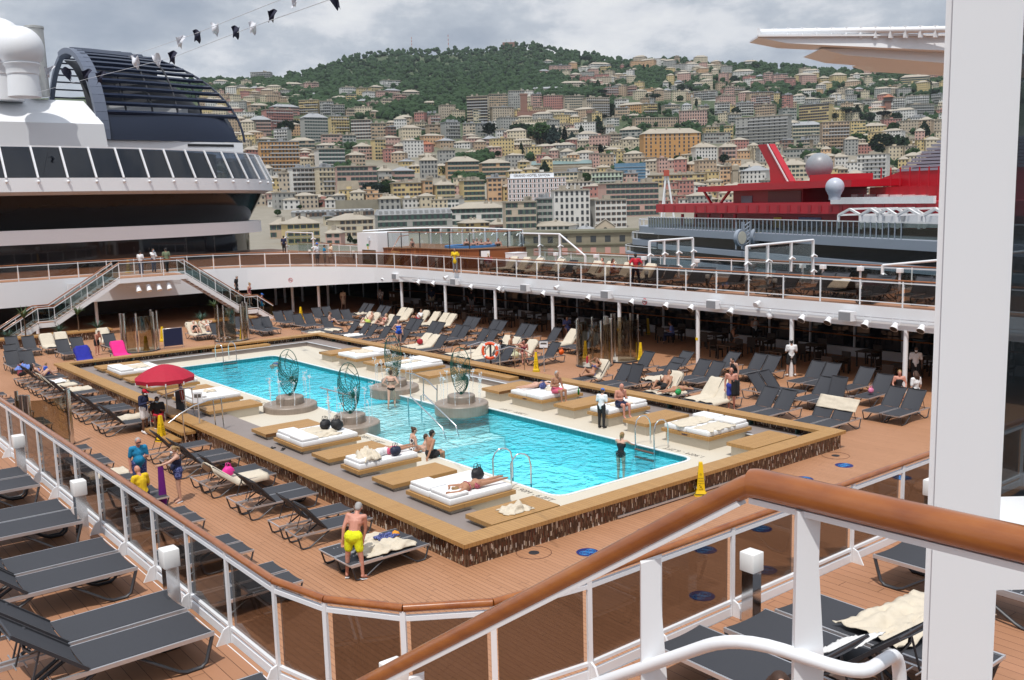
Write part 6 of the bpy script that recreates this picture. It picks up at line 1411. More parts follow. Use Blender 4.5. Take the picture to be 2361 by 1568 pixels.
seat('bald man in bright yellow T-shirt seated with his back to the camera',(8.0,26.6),dirw(-.3,1),.42,'sit','ss',6,0,20,1.78,skin='p',style='bald',clothes=['shirt:yshirt','shorts:navy'],fat=1.15,near=2)
stand('lifeguard in red cap, navy jacket and white shorts reading a phone',Pn('1',1375,1142),75,'s','ff',2,0,22,1.74,skin='d',hair='b',clothes=['jacket:navy','shorts:white','shoes:white','cap:red'],near=1,mask='white')
dc=thing('director_chair','red canvas folding chair with aluminium frame beside the parasol','chair',Pn('1',1500,1120)); dc.rotation_euler=(0,0,yawm(20)+PI)
part('canvas_seat',MB().box(-.25,-.22,.42,.25,.22,.45),RED,dc); part('canvas_back',MB().box(-.25,.22,.62,.25,.24,.88),RED,dc)
for s in (-1,1):
    part('side_frame',MB().tube([(s*.26,-.22,0),(s*.26,-.22,.64),(s*.26,.23,.64),(s*.26,.23,0)],.014,6),ALU,dc,60); part('upright',MB().bar((s*.26,.23,.6),(s*.26,.24,.9),.03,.03),ALU,dc)
seat('lifeguard in black top and blue mask sitting on the red chair',tuple(Pn('1',1505,1118))[:2],yawm(20),.46,'sit','fs',2,0,22,1.74,skin='d',hair='b',clothes=['shirt:black','trunks:red','shoes:white'],near=1,mask='blue')
stand('shirtless boy leaning over the pink towel lounger',Pn('g',1225,380),60,'s','kk',24,0,20,1.55,skin='p',hair='n',clothes=['trunks:black'],near=1)
recl('woman in pale bikini top reclining with knees up at the far left pool wall',11.9,50.1,PI,50,0,'up','ff',-8,skin='l',hair='b',style='long',female=True,clothes=['bikini_top:bluel','bikini_bottom:black'],near=1)
seat('small child in blue shirt sitting beside the reclining mother',(11.2,50.95),PI/2*-1+.3,.42,'out','ff',0,0,20,1.15,skin='l',hair='o',clothes=['shirt:blue','trunks:royal'],near=1)
seat('dark haired person sitting low behind the mother and child',(10.3,52.2),-1.2,.30,'out','ss',10,0,20,1.6,skin='t',hair='b',clothes=['shirt:mar','trunks:black'],near=0)
recl('sunbather on a lounger behind the left balcony rail with only legs in view',8.66,45.0,PI,50,0,'one','dd',-10,skin='t',hair='b',clothes=['trunks:navy'],near=0)
# -- around the pool
prone('woman in burgundy bikini sleeping face down on the nearest daybed',(14.78,20.2),(-1,.06),.67,'ab',hgt=1.66,skin='t',hair='o',style='bun',female=True,clothes=['bikini_top:burg','bikini_bottom:burg'],near=2)
prone('person in white shirt and pink shorts lying half under a beige towel',(14.95,24.95),(-1,.05),.67,'bb',hgt=1.6,skin='t',hair='n',clothes=['shirt:white','shorts:pink'],near=1)
seat('dark haired woman in black and white striped swimsuit sitting on the pool edge',(16.85,26.55),dirw(1,-.3),.06,'sit','ss',6,0,6,1.66,skin='l',hair='n',style='bun',female=True,clothes=['swimsuit:strp'],near=2)
seat('bearded dark haired man with bare back sitting on the pool edge',(16.9,25.6),dirw(1,-.25),.06,'sit','sp',8,10,4,1.78,skin='t',hair='b',clothes=['trunks:black'],near=2)
stand('short haired man standing chest deep in the pool behind the seated couple',(17.6,26.9,-1.22),90,'s','ss',0,0,8,1.74,skin='l',hair='n',near=1)
stand('woman in black bikini wading through the shallow crossing, seen from behind',(Pn('2',1578,795,-.31)),170,'w','hh',2,0,6,1.68,skin='l',hair='n',style='bun',female=True,clothes=['bikini_top:black','bikini_bottom:black'],near=2)
stand('blond woman holding the right pool ladder, seen from behind',(22.3,22.2,-1.12),150,'s','oo',10,0,8,1.68,skin='l',hair='o',style='pony',female=True,clothes=['swimsuit:black'],near=1)
for t,a,b,lb,hr,st in (('2',442,372,'lone swimmer with light brown hair in the far basin','o','pony'),('c',1650,575,'dark haired swimmer left of the far pool corner','b','short'),('c',1695,568,'second swimmer at the far left pool corner','n','short')):
    p=Pn(t,a,b,-.1); p.x=min(max(p.x,PX0+.4),PX1-.3); prone(lb,(p.x+.5,p.y+.6,0),(-.62,-.77),-.36,'ww',hgt=1.68,skin='p',hair=hr,style=st,clothes=['swimsuit:royal'],near=0)
seat('bare chested balding man in pink shorts sitting on a far side daybed',(24.75,28.25),dirw(.1,-1),.68,'sit','sf',6,-10,6,1.76,skin='t',hair='g',clothes=['trunks:pink'],fat=1.05,near=2)
prone('woman in black bikini lying face down on the far side daybed',(24.95,29.65),(1,-.02),.67,'bb',hgt=1.68,skin='l',hair='b',female=True,clothes=['bikini_top:black','bikini_bottom:black'],near=1)
stand('child in white T-shirt, black trousers and blue cap leaning on the narrow daybed',(23.7,24.55,.05),150,'s','ff',10,0,10,1.48,skin='l',hair='n',clothes=['shirt:white','pants:black','cap:cap','shoes:black'],near=1)
seat('sunburnt bald man sitting behind the child in white T-shirt',(24.7,24.6),dirw(-.2,-1),.68,'sit','ff',6,0,14,1.76,skin='p',style='bald',clothes=['trunks:navy'],fat=1.05,near=1)
stand('woman in bright blue swimsuit standing behind the far pool rim',Pn('i',497,815),15,'s','dh',0,0,2,1.68,skin='l',hair='n',style='bun',female=True,fat=1.12,clothes=['swimsuit:blue'],near=1)
# -- right loungers
recl('woman in patterned bikini reading a red book on a lounger by the rim',28.2,30.9,0,50,0,'one','uu',-2,skin='t',hair='n',style='long',female=True,clothes=['bikini_top:nvp','bikini_bottom:bluel'],near=1)
m=MB(); m.box(-.11,-.015,-.15,.11,.015,.15); bk=solo('book',m,paint('book_red',(.6,.02,.05),.6),'red book held up by the reclining woman','book',None,None,(29.05,30.95,1.18),.5)
recl('man in black shorts lying back with one knee raised by the far rim',28.2,26.6,0,50,0,'one','df',-6,skin='t',hair='b',clothes=['shorts:black'],near=1,acc=('glasses',))
prone('woman in white bikini lying face down on the flat lounger by the far rim',(29.05,25.75),(1,0),.43,'bb',hgt=1.66,skin='t',hair='o',female=True,clothes=['bikini_bottom:white'],near=1)
r,J,sc=stand('sunburnt bald man in blue and white swim shorts holding a black towel',Pn('4',505,872),345,'s','fd',3,0,18,1.72,skin='p',style='bald',clothes=['shorts:royal'],fat=1.1,near=2)
hp2=r.location+(J['wL'] if proj(r.location+J['wL'])[0]>proj(r.location+J['wR'])[0] else J['wR'])*sc
def btw(u,v): return hp2+Vec((.78,-.63,0))*((u-.5)*.26)+Vec((-.05,-.05+.05*math.sin(12*u),.06-.62*v))
cloth('towel','black towel hanging from the bald man\'s hand','towel',paint('black_cloth',(.012,.012,.013),.9),btw,12,8,.03)
stand('dark haired boy in black tank top behind the bald man',Pn('4',535,735),300,'w','dd',8,0,20,1.62,skin='l',hair='b',clothes=['tank:black','shorts:black'],near=1)
stand('waiter in white shirt, lilac cap and black shorts behind a white post',Pn('4',1040,575),175,'wide','ff',0,0,4,1.74,skin='t',hair='b',clothes=['shirt:white','shorts:black','shoes:white','cap:strp'],near=1)
stand('girl with long curly brown hair in black shorts walking by the right loungers',Pn('4',2148,912),205,'w','dd',0,0,4,1.66,skin='l',hair='c',style='curly',female=True,clothes=['shirt:white','shorts:black','shoes:white'],near=1)
stand('masked waiter in white shirt in the shade at the right post',Pn('4',2150,660),340,'s','dd',0,0,6,1.72,skin='d',hair='b',clothes=['shirt:white','pants:black'],near=1,mask='white')
seat('person with light hair sitting at the far right beside the pillar edge',(35.3,19.6),2.2,.42,'sit','ss',2,0,6,1.66,skin='p',hair='o',clothes=['swimsuit:black'],near=0)
seat('man in white T-shirt and dark cap sitting behind the life ring',(29.7,38.35),-2.4,.43,'sit','ss',12,0,18,1.74,skin='t',hair='b',clothes=['shirt:white','shorts:navy','cap:black'],near=1)
seat('bare chested man sitting sideways on a towel lounger behind the life ring',(31.3,39.35),-2.5,.43,'sit','ff',10,0,12,1.74,skin='t',hair='n',clothes=['trunks:navy'],near=1)
seat('woman in maroon swimsuit with tied hair sitting sideways near the sign stand',(30.9,37.7),2.6,.43,'sit','fu',12,0,14,1.66,skin='p',hair='b',style='bun',female=True,clothes=['swimsuit:mar'],near=1)
recl('man in white T-shirt and red shorts reading on a towel lounger by the posts',34.3,54.4,0,50,0,'up','ff',4,skin='t',hair='b',clothes=['shirt:white','trunks:redb'],near=1,acc=('glasses',))
recl('blond woman in red bikini reclining in the middle row',31.4,54.2,0,50,0,'one','ff',4,skin='l',hair='o',style='long',female=True,clothes=['bikini_top:redb','bikini_bottom:redb'],near=1)
recl('man in lime and navy trunks lounging in the middle row, hand at his face',31.4,56.0,0,50,0,'one','uf',6,skin='l',hair='n',clothes=['trunks:lime'],near=0)
seat('bare chested man in blue trunks sitting up with knees bent, far end of rim row',(30.2,57.2),-2.2,.43,'up','ff',4,0,4,1.76,skin='l',hair='n',clothes=['trunks:blue'],near=0)
recl('woman in black swimsuit reclining in front of the rear plants',*[(lambda q:(q.x,q.y-1.84))(P('h',1230,815,1.02))][0],PI/2,50,0,'up','dd',0,skin='l',hair='g',female=True,clothes=['swimsuit:black'],near=0,fat=1.15)
recl('woman in pale top with hands behind her head by the rear plants',*[(lambda q:(q.x,q.y-1.84))(P('h',1400,800,1.02))][0],PI/2,50,0,'one','bb',0,skin='l',hair='n',female=True,clothes=['bikini_top:white','bikini_bottom:bluel'],near=0)
# -- in the shade under the gallery
stand('woman in flowered dress walking away under the rear gallery',Pn('6',805,1052),170,'w','dv',0,0,4,1.66,skin='l',hair='b',female=True,clothes=['dress:flow'],near=0)
stand('man in grey shirt and blue mask leaning on lounger backs at the rear',Pn('6',1130,1055),350,'s','kk',10,0,8,1.76,skin='t',hair='b',clothes=['shirt:strp','pants:black'],near=0,mask='blue')
for t,a,b,ang,h,sk_,hr,cl,lb in (('6',1565,1050,180,1.76,'t','b',['shirt:navy','shorts:beige'],'man in navy shirt and beige shorts at the terrace railing'),('6',1905,1075,180,1.76,'p','n',['shirt:black','shorts:grey'],'man in black shirt and grey shorts among the shaded tables'),('6',2055,1050,160,1.5,'l','b',['shirt:white','shorts:bluel'],'child with long hair in white shirt at the terrace glass'),('6',2112,1035,200,1.35,'l','n',['shirt:white','shorts:grey'],'smaller child in white shirt at the terrace glass'),('6',2255,1045,130,1.7,'l','b',['shirt:grey','shorts:navy'],'man in grey shirt leaning over the terrace railing'),
  ('7',1840,1280,0,1.74,'t','b',['shirt:white','pants:black'],'masked waiter in white shirt between the shaded tables'),('7',2185,1360,20,1.68,'l','n',['tank:white','pants:black'],'woman in white top and mask standing in the shade'),('7',2255,1330,10,1.8,'t','b',['shirt:royal','shorts:grey'],'man in blue shirt standing in the shade')):
    stand(lb,Pn(t,a,b),ang,'s','ff' if ang<90 else 'kk' if 'lean' in lb else 'dd',30 if 'lean' in lb else 0,0,6,h,skin=sk_,hair=hr,style='long' if 'long' in lb else 'short',clothes=cl,near=0,mask='white' if 'mask' in lb else None)
for t,a,b,yw,cl,hr,lb in (('7',575,1290,2.6,['dress:nvp'],'b','woman in blue dress sitting at a shaded table'),('7',1480,1350,.6,['shirt:bluel','pants:navy'],'b','man in lilac blue shirt with shoulder strap sitting in the shade'),('7',1990,1400,-2.2,['swimsuit:black'],'n','woman in black top sitting at a shaded table'),('7',2040,1290,-2.4,['shirt:black'],'b','dark dressed person sitting at a back table in the shade')):
    p=Pn(t,a,b); seat(lb,(p.x,p.y),yw,.46,'sit','ff',6,0,14,1.7,skin='t',hair=hr,female='woman' in lb,clothes=cl,near=0)
# -- upper deck
G_=lambda t,a,b:(lambda q:Vec((q.x,q.y,GZ(q.y))))(P(t,a,b,3.7))
stand('man in red polo shirt and dark trousers standing on the sun deck, seen from behind',G_('7',1165,832),185,'wide','hh',0,0,0,1.76,skin='t',hair='b',clothes=['shirt:red','pants:navy'],near=1)
stand('woman in yellow tunic and dark trousers standing at the whirlpool railing',G_('6',1757,742)+Vec((.35,.4,0)),350,'s','ff',0,0,4,1.66,skin='t',hair='b',female=True,clothes=['tunic:yshirt','pants:grey'],near=1)
q=G_('6',1915,745); seat('man in red T-shirt and cap sitting on a lounger behind the gallery glass',(q.x+1.3,q.y),2.4,q.z+.42,'sit','ss',14,0,14,1.74,skin='t',hair='n',clothes=['shirt:redb','shorts:grey','cap:beige'],near=0)
stand('man in white T-shirt and blue cap on the rear gallery corner',G_('6',578,688)+Vec((.3,.5,0)),60,'s','dd',0,0,4,1.78,skin='t',hair='n',clothes=['shirt:white','shorts:grey','cap:cap'],near=0,fat=1.1)
stand('woman in teal top beside the man in blue cap',G_('6',612,690)+Vec((.7,.7,0)),90,'s','df',0,0,6,1.62,skin='t',hair='b',clothes=['shirt:teal','shorts:beige'],near=0)
stand('woman in striped beach dress walking on the rear gallery',G_('6',690,678)+Vec((.4,.5,0)),300,'w','ff',0,0,4,1.68,skin='t',hair='o',female=True,clothes=['dress:flow'],near=0)
stand('person in white shirt with crossed strap on the stair landing, seen from behind',(22.1,69.4,LZ),170,'s','ff',0,0,4,1.74,skin='l',hair='b',clothes=['shirt:white','pants:navy'],near=0)
stand('masked man in white shirt pointing on the stair landing',(23.4,70.6,LZ),60,'s','fo',0,0,4,1.8,skin='t',hair='b',clothes=['jacket:white','pants:navy'],near=0,mask='blue')
stand('man in sage green shirt and black trousers on the stair landing',(24.0,69.6,LZ),215,'w','fd',0,0,0,1.84,skin='t',hair='b',clothes=['shirt:green','pants:black'],near=0,fat=1.12)
ZS=lambda x:max(0,LZ-max(0,x-24.5)*LZ/5.5 if x<28.8 else (31.-x)*.69)
for x,y,lb,hr,cl,st in ((28.6,68.4,'grey haired person in dark top descending the right stair flight','g',['shirt:black','shorts:black'],'short'),(29.4,68.0,'woman with bare shoulders descending the right stair flight','o',['swimsuit:mar'],'bun'),(30.4,68.2,'child in bright blue cap at the foot of the right stair','n',['tank:purp','shorts:teal','cap:cap'],'short')):
    stand(lb,(x,y,(31.-x)*.72 if x>28.2 else 2.1),80,'w','dd',4,0,14,1.66 if 'child' not in lb else 1.5,skin='l',hair=hr,style=st,female='woman' in lb,clothes=cl,near=0)
q=G_('7',880,822); seat('woman in blue bikini sitting sideways on a sun deck lounger',(q.x+1.9,q.y+1.2),-2.6,GZ(q.y)+.42,'sit','ss',6,0,6,1.68,skin='p',hair='n',style='long',female=True,clothes=['bikini_top:bluel','bikini_bottom:bluel'],near=0)
recl('sunbather lying on a sun deck lounger left of the woman in blue bikini',38.2,38.6,0,50,GZ(39),'one','ff',0,skin='t',hair='b',clothes=['trunks:black'],near=0)
recl('second sunbather on the sun deck beside the white towels',38.4,41.0,0,50,GZ(41),'out','dd',0,skin='p',hair='n',clothes=['trunks:redb'],near=0)
for i,(x,y,lb,hr) in enumerate(((39.2,60.6,'woman standing on the cedar terrace by the glass','o'),(42.2,57.8,'bather at the far side of the whirlpool, left','g'),(42.7,57.2,'bather at the far side of the whirlpool, right','g'),(41.2,55.6,'dark haired bather nearest in the whirlpool','b'),(41.6,55.2,'bather with wet dark hair in the whirlpool','b'),(42.4,55.4,'blond bather in the whirlpool','o'),(42.7,55.9,'long haired bather in the whirlpool','n'),(42.9,54.9,'lone bather at the right side of the whirlpool','b'))):
    stand(lb,(x,y,zg+(.25 if i else .35)),0 if i else 60,'s','ss',0,0,4,1.7,skin='p',hair=hr,style='short' if 'dark' in lb else 'pony',clothes=['swimsuit:black'],near=0)
stand('man in dark shirt standing far back by the stern screen',(40.3,84.5,GZ(84)),180,'s','dd',0,0,0,1.75,skin='t',hair='b',clothes=['shirt:navy','pants:black'],near=0)
stand('person with curly dark hair and blue striped shirt at the bottom edge',(6.35,4.55,Z3-.55),150,'s','ff',6,0,10,1.7,skin='l',hair='c',style='curly',clothes=['shirt:strp','shorts:navy'],near=2) if False else seat('person with curly dark hair and blue striped shirt at the bottom edge',(6.45,4.62),2.4,Z3+.10,'out','ss',14,0,16,1.7,skin='l',hair='c',style='curly',clothes=['shirt:strp','shorts:navy'],near=2)
# ---------------------------------------------------------------- small belongings
def bag(name,label,cat,p,sz,mat,handles=True,seed=1):
    t=thing(name,label,cat,p); r=random.Random(seed); m=MB(); m.ball((0,0,sz*.42),sz*.5,16,10,(1.,.7,.85)); m.v=[tuple(Vec(v)*(1+.18*mnoise.noise(Vec(v)*9/sz*.4+Vec((seed,0,0))))) for v in m.v]; part('bag_body',m,mat,t,180)
    if handles:
        for s in (-1,1): m=MB(); m.tube([(-sz*.22,s*sz*.12,sz*.75),(-sz*.12,s*sz*.16,sz*1.1),(sz*.12,s*sz*.16,sz*1.1),(sz*.22,s*sz*.12,sz*.75)],sz*.025,6); part('strap',m,mat,t,60)
    return t
BB=paint('black_bag_cloth',(.010,.010,.012),.6)
bag('bag','black bag beside the sleeping woman in burgundy bikini','bag',(15.25,20.75,.67),.42,BB,True,1)
bag('bag','left black bag on the daybed by the fountain','bag',(15.1,29.3,.67),.42,BB,True,2); bag('bag','right black bag on the daybed by the fountain','bag',(15.35,28.9,.67),.46,BB,True,3)
bag('bag','navy bag beside the person under the beige towel','bag',(15.0,24.6,.67),.36,paint('navy_bag',(.015,.02,.05),.6),True,4)
bag('bag','printed dark bag beside the woman in black bikini','bag',(24.95,29.25,.67),.32,cloth_mat('nvp'),True,5)
bag('bag','bright pink bag on the towel lounger by the mosaic wall','bag',(10.6,26.85,.45),.36,paint('pink_bag',(.75,.03,.30),.6),True,6)
bag('bag','red folded cloth bag on a towel lounger behind the blue swimsuit woman','bag',(29.3,44.9,.45),.38,RED,False,7)
bag('bag','green handbag on the white bikini woman\'s lounger','bag',(28.7,25.3,.42),.30,paint('green_bag',(.01,.28,.07),.4),True,8)
bag('bag','white and olive patterned bag on the lounger near the sign stand','bag',(29.9,37.1,.45),.42,paint('patterned_bag',(.55,.55,.35),.7,var=.6,scale=14),True,9)
bag('bag','pink plastic bag beside the curly haired girl','bag',(34.1,20.1,.42),.28,paint('pink_plastic',(.65,.20,.35),.4),True,10)
bag('bag','orange pouch on the front lounger by the man in yellow shorts','bag',(11.45,18.95,.42),.22,paint('orange_pouch',(.75,.28,.01),.5),False,11)
t=bag('bag','orange bag hanging at a lounger back beside the shower cubicle','bag',(32.35,36.4,.42),.34,paint('orange_bag',(.75,.12,.01),.6),True,12)
t=thing('bottle','green plastic bottle on the daybed edge','bottle',(25.75,27.98,.5)); m=MB(); m.lathe([(.04,0),(.042,.16),(.02,.22),(.015,.25)],n=12); part('bottle_body',m,glassy('green_plastic',(.05,.5,.12)),t,60); m=MB(); m.lathe([(.018,.25),(.018,.28),(.002,.28)],n=10); part('bottle_cap',m,paint('cap_green',(.01,.2,.05),.5),t)
def heap(label,c,sx_,sy_,h,mat,seed,grp='loose towels on daybeds and platforms'):
    o=Vec((seed*3.1,seed*1.7,0))
    def fn(u,v):
        e=min(1,4*min(u,1-u,v,1-v)+.12); n=mnoise.noise(Vec((u*3.2,v*3.2,0))+o); n2=mnoise.noise(Vec((u*8,v*8,5))+o)
        return Vec((c[0]+(u-.5)*sx_*(1+.35*n),c[1]+(v-.5)*sy_*(1+.35*n2),c[2]+.008+h*e*(.55+.7*n+.45*n2 if .55+.7*n+.45*n2>0 else .02)))
    cloth('towel',label,'towel',mat,fn,26,20,.012,grp)
heap('crumpled beige towel on the near wooden platform',(14.7,18.45,.5),.85,.6,.16,TOWEL,1)
heap('beige sheet spread on the daybed with black bags, left half',(14.5,29.5,.67),1.4,.8,.06,TOWEL,2); heap('beige towels crumpled on the daybed with black bags',(14.6,28.6,.67),1.3,.6,.13,TOWEL,3)
heap('beige towel heap over the person on the narrow daybed',(14.15,24.9,.70),.75,.9,.30,TOWEL,4); heap('folded beige towel on the daybed behind the step rails',(14.9,39.2,.67),.5,.5,.10,TOWEL,5)
heap('beige sheet rumpled under the parasol',(15.3,43.4,.67),1.2,.5,.14,TOWEL,6); heap('crumpled towels on the far left daybed',(14.6,48.3,.67),1.3,1.2,.10,TOWEL,7)
heap('beige sheet on the far half of the rightmost daybed',(24.9,21.2,.67),1.8,.8,.10,TOWEL,8); heap('beige sheet on the near half of the rightmost daybed',(24.7,20.2,.67),1.3,.8,.03,TOWEL,9)
heap('beige towel beside the man in pink shorts',(25.4,28.9,.67),1.0,.8,.10,TOWEL,10); heap('towel on the narrow daybed beside the seated pair',(25.1,24.9,.67),1.0,.6,.08,TOWEL,11)
heap('beige sheet on the farthest daybed along the far side',(25.2,43.9,.67),1.3,1.2,.12,TOWEL,12); heap('beige strip of towel on the daybed behind the sculptures',(24.8,39.2,.67),1.2,.5,.05,TOWEL,13)
heap('beige towel pile on the front lounger beside the bending man',(10.9,18.6,.42),1.3,.75,.16,TOWEL,14); heap('second beige towel on the front lounger pair',(10.9,19.3,.42),.9,.6,.10,TOWEL,15)
heap('dark patterned cloth on the front lounger pair',(11.2,19.0,.50),.5,.35,.10,cloth_mat('nvp'),16)
heap('white cloth pile with black bag on the lounger by the far left wall',(10.9,48.0,.45),.9,.6,.16,TOWELW,17); heap('blue towel over a raised lounger back at the far left',(10.2,51.0,.80),.7,.6,.3,paint('sky_blue_towel',(.16,.25,.60),.9),18)
for i,(x,y) in enumerate(((13.25,29.6),(13.45,29.2))):
    t=thing('sandal','black sandal on the grey floor by the bags daybed, %s one'%('upper' if i==0 else 'lower'),'shoe',(x,y,.281),0.5*i+.3,'pair of black sandals'); part('sole',rbox(.27,.1,.03,.012,1),BLACK,t); m=MB(); m.tube([(-.02,-.045,.03),(.0,0,.075),(-.02,.045,.03)],.012,6); part('strap',m,BLACK,t,60)
finish_bodies(); link=_link
# ================================================================ hills, city, trees
HZ=lambda u:512-.0271*(u+615)
_dy=[(-400,5200),(60,3000),(105,2600),(180,1900),(250,1400),(330,1050),(400,850),(450,720),(530,550),(590,400),(640,300),(700,230)]
def DIST(y):
    for (a,da),(b,db) in zip(_dy,_dy[1:]):
        if y<=b: f=(y-a)/(b-a); return math.exp(math.log(da)+(math.log(db)-math.log(da))*f)
    return _dy[-1][1]
def ground_at(u,y): return deep(u,y,DIST(y))
SKY=[(-1400,260),(-600,240),(200,215),(480,190),(560,192),(650,186),(700,170),(760,150),(830,126),(920,116),(1000,119),(1100,114),(1180,104),(1240,108),(1300,119),(1360,126),(1400,139),(1480,142),(1560,138),(1620,148),(1700,152),(1760,152),(1850,158),(1900,166),(2000,168),(2050,163),(2170,172),(2600,190),(3400,230)]
def sky_y(u):
    for (a,ya),(b,yb) in zip(SKY,SKY[1:]):
        if u<=b: return ya+(yb-ya)*max(0,(u-a)/(b-a))
    return SKY[-1][1]
def hillmat():
    t=NT('hillside'); v=t.pos(); n=t.noise(v,.02,6.,.65); n2=t.noise(v,.12,4.,.6); c=t.mix(n,(.025,.05,.018),(.075,.10,.04)); c=t.mix(t.math('MULTIPLY',t.math('GREATER_THAN',n2,.62),.5),c,(.20,.17,.12)); z=t.sep(v)[2]; mr=t.n('ShaderNodeMapRange'); t.l(t.math('ADD',z,t.math('MULTIPLY',n,40.)),mr.inputs[0]); mr.inputs[1].default_value=60; mr.inputs[2].default_value=110; c=t.mix(mr.outputs[0],t.mix(n2,(.20,.18,.14),(.30,.27,.22)),c); t.bsdf(c,.95); return t.mat
m=MB(); NU,NV=110,46
def tp(u,v):
    uu=-1400+4800*u; ys=sky_y(uu)+6
    if v>.94: p=ground_at(uu,ys); q=p*1.0; k=(v-.94)/.06; return Vec((p.x*(1+.35*k),p.y*(1+.35*k),p.z-260*k))
    y=690+(ys-690)*(v/.94); p=ground_at(uu,y); return p
m.grid(tp,NU,NV); struct('hills',m,hillmat(),180)
m=MB(); zw=-31; m.box(-5000,-3000,zw-1,5000,2500,zw); struct('sea',m,darkglass('harbour_water',(.01,.03,.035),.12))
# ---- woods on the hill: one mass of leafy clumps
def clumpmat(name,a,b,c):
    t=NT(name); v=t.pos(); n=t.noise(v,.05,3.,.6); n2=t.noise(v,.6,3.,.7); k=t.mix(n,a,b); k=t.mix(t.math('MULTIPLY',n2,.55),k,c); t.bsdf(k,.9,spec=.2); return t.mat
WOOD1=clumpmat('woodland',(.018,.042,.016),(.045,.085,.028),(.012,.026,.014))
def ico():
    b=bmesh.new(); bmesh.ops.create_icosphere(b,subdivisions=1,radius=1.); v=[x.co.copy() for x in b.verts]; b.verts.index_update(); f=[tuple(x.index for x in q.verts) for q in b.faces]; b.free(); return v,f
IV,IF=ico(); cr=random.Random(11)
FB=[(-1400,330),(300,260),(500,203),(640,203),(700,238),(770,252),(900,262),(1000,272),(1075,262),(1150,226),(1250,216),(1330,212),(1400,205),(2200,215),(3400,330)]
def fb(u):
    for (a,ya),(b,yb) in zip(FB,FB[1:]):
        if u<=b: return ya+(yb-ya)*(u-a)/(b-a)
    return 300
def clump(mb,p,r,n=3):
    for _ in range(n):
        c=p+Vec((cr.gauss(0,r*.5),cr.gauss(0,r*.5),r*cr.uniform(.2,.8))); s=r*cr.uniform(.35,.75)
        mb.add([c+Vec((v.x*s*cr.uniform(.75,1.25),v.y*s*cr.uniform(.75,1.25),v.z*s*cr.uniform(.7,1.3))) for v in IV],IF)
m=MB(); cnt=0
while cnt<8600:
    u=cr.uniform(300,2350); ys=sky_y(u); y=ys+ (fb(u)-ys+14)*cr.random()**.9
    if u>1330 and (cr.random()<.3 or (y>sky_y(u)+12 and mnoise.noise(Vec((u*.011,y*.02,4.)))<.08 and cr.random()<.75)): continue
    p=ground_at(u,y); clump(m,p,cr.uniform(5,10.5),2); cnt+=1
cnt=0
while cnt<1500:       # scattered greenery between the houses
    u=cr.uniform(480,2250); y=cr.uniform(fb(u),430)
    k=mnoise.noise(Vec((u*.008,y*.018,4.)))
    if u>1330 and y<300: ok=mnoise.noise(Vec((u*.011,y*.02,4.)))>.08
    else: ok=k>.18
    if not ok: continue
    p=ground_at(u,y); clump(m,p,cr.uniform(4,7),3); cnt+=1
tag(link('woodland',m.mesh('woodland',WOOD1)),'dense green woods covering the hill above the city','woods',None,'stuff')
# ---- single trees
LEAF=[clumpmat('tree_leaf',(.022,.055,.014),(.05,.10,.025),(.012,.03,.01)),clumpmat('dark_tree_leaf',(.012,.032,.014),(.028,.055,.022),(.008,.018,.01)),clumpmat('blue_cedar_leaf',(.03,.055,.045),(.05,.08,.07),(.015,.03,.027))]
BARK=paint('bark',(.09,.06,.04),.9)
def tree_mesh(kind,seed):
    r=random.Random(seed); m=MB(); N=230
    for _ in range(N):
        while True:
            x,y,z=r.uniform(-1,1),r.uniform(-1,1),r.uniform(-1,1)
            if x*x+y*y+z*z<1 and x*x+y*y+z*z>.18: break
        if kind=='round': c=Vec((x*.5,y*.5,.62+z*.36)); c.x*=1+.25*mnoise.noise(Vec((z*2,seed,0))); s=.085
        elif kind=='pine': c=Vec((x*.62,y*.62,.82+z*.16)); s=.08
        elif kind=='cypress': zz=(z+1)/2; rr=.13*math.sqrt(max(0,1-abs(zz-.35)/.68)); c=Vec((x*rr*1.2,y*rr*1.2,.05+zz*.95)); s=.05
        else: zz=(z+1)/2; rr=.36*(1-zz)+.03; c=Vec((x*rr*1.3,y*rr*1.3,.1+zz*.9)); s=.07
        # a leafy tuft: three crossed irregular quads
        for q in range(3):
            a=Vec((r.gauss(0,1),r.gauss(0,1),r.gauss(0,1))).normalized(); b=a.orthogonal().normalized(); ss=s*r.uniform(.6,1.3)
            m.add([c+a*ss+b*ss*.3,c+b*ss*r.uniform(.6,1.2),c-a*ss*r.uniform(.7,1.2),c-b*ss*.8],[(0,1,2,3)])
    t=MB(); h=.72 if kind=='pine' else .5; t.tube([(0,0,-.1),(.01,0,h*.5),(.0,.01,h)],[.035,.028,.015],6)
    if kind in('pine','round'):
        for k in range(5): a=k*1.3; t.tube([(0,0,h*.75),(.25*math.cos(a),.25*math.sin(a),h+.12)],[.015,.006],5)
    return m,t
TM={}
for kind,n in (('round',4),('pine',2),('cypress',2),('cone',2)):
    for i in range(n):
        a,b=tree_mesh(kind,i*7+len(kind)); TM[kind,i]=(a.mesh('crown',LEAF[0]),b.mesh('trunk',BARK,60))
TREEC={}
def tree(t,x,y,hpx,kind,label,leaf=0,dd=None):
    u,v=uv(t,x,y); d=DIST(v) if dd is None else dd; p=deep(u,v,d); h=hpx*TAG[t][2]*d/FPX
    o=thing('tree',label,'tree',p,cr.random()*6.28,'trees in the city'); o.scale=(h,h,h)
    n={'round':4,'pine':2,'cypress':2,'cone':2}[kind]; k=cr.randrange(n); me=TM[kind,k][0]
    if leaf:
        key=(kind,k,leaf)
        if key not in TREEC: TREEC[key]=me.copy(); TREEC[key].materials[0]=LEAF[leaf]
        me=TREEC[key]
    link('crown',me,o); link('trunk',TM[kind,k][1],o)
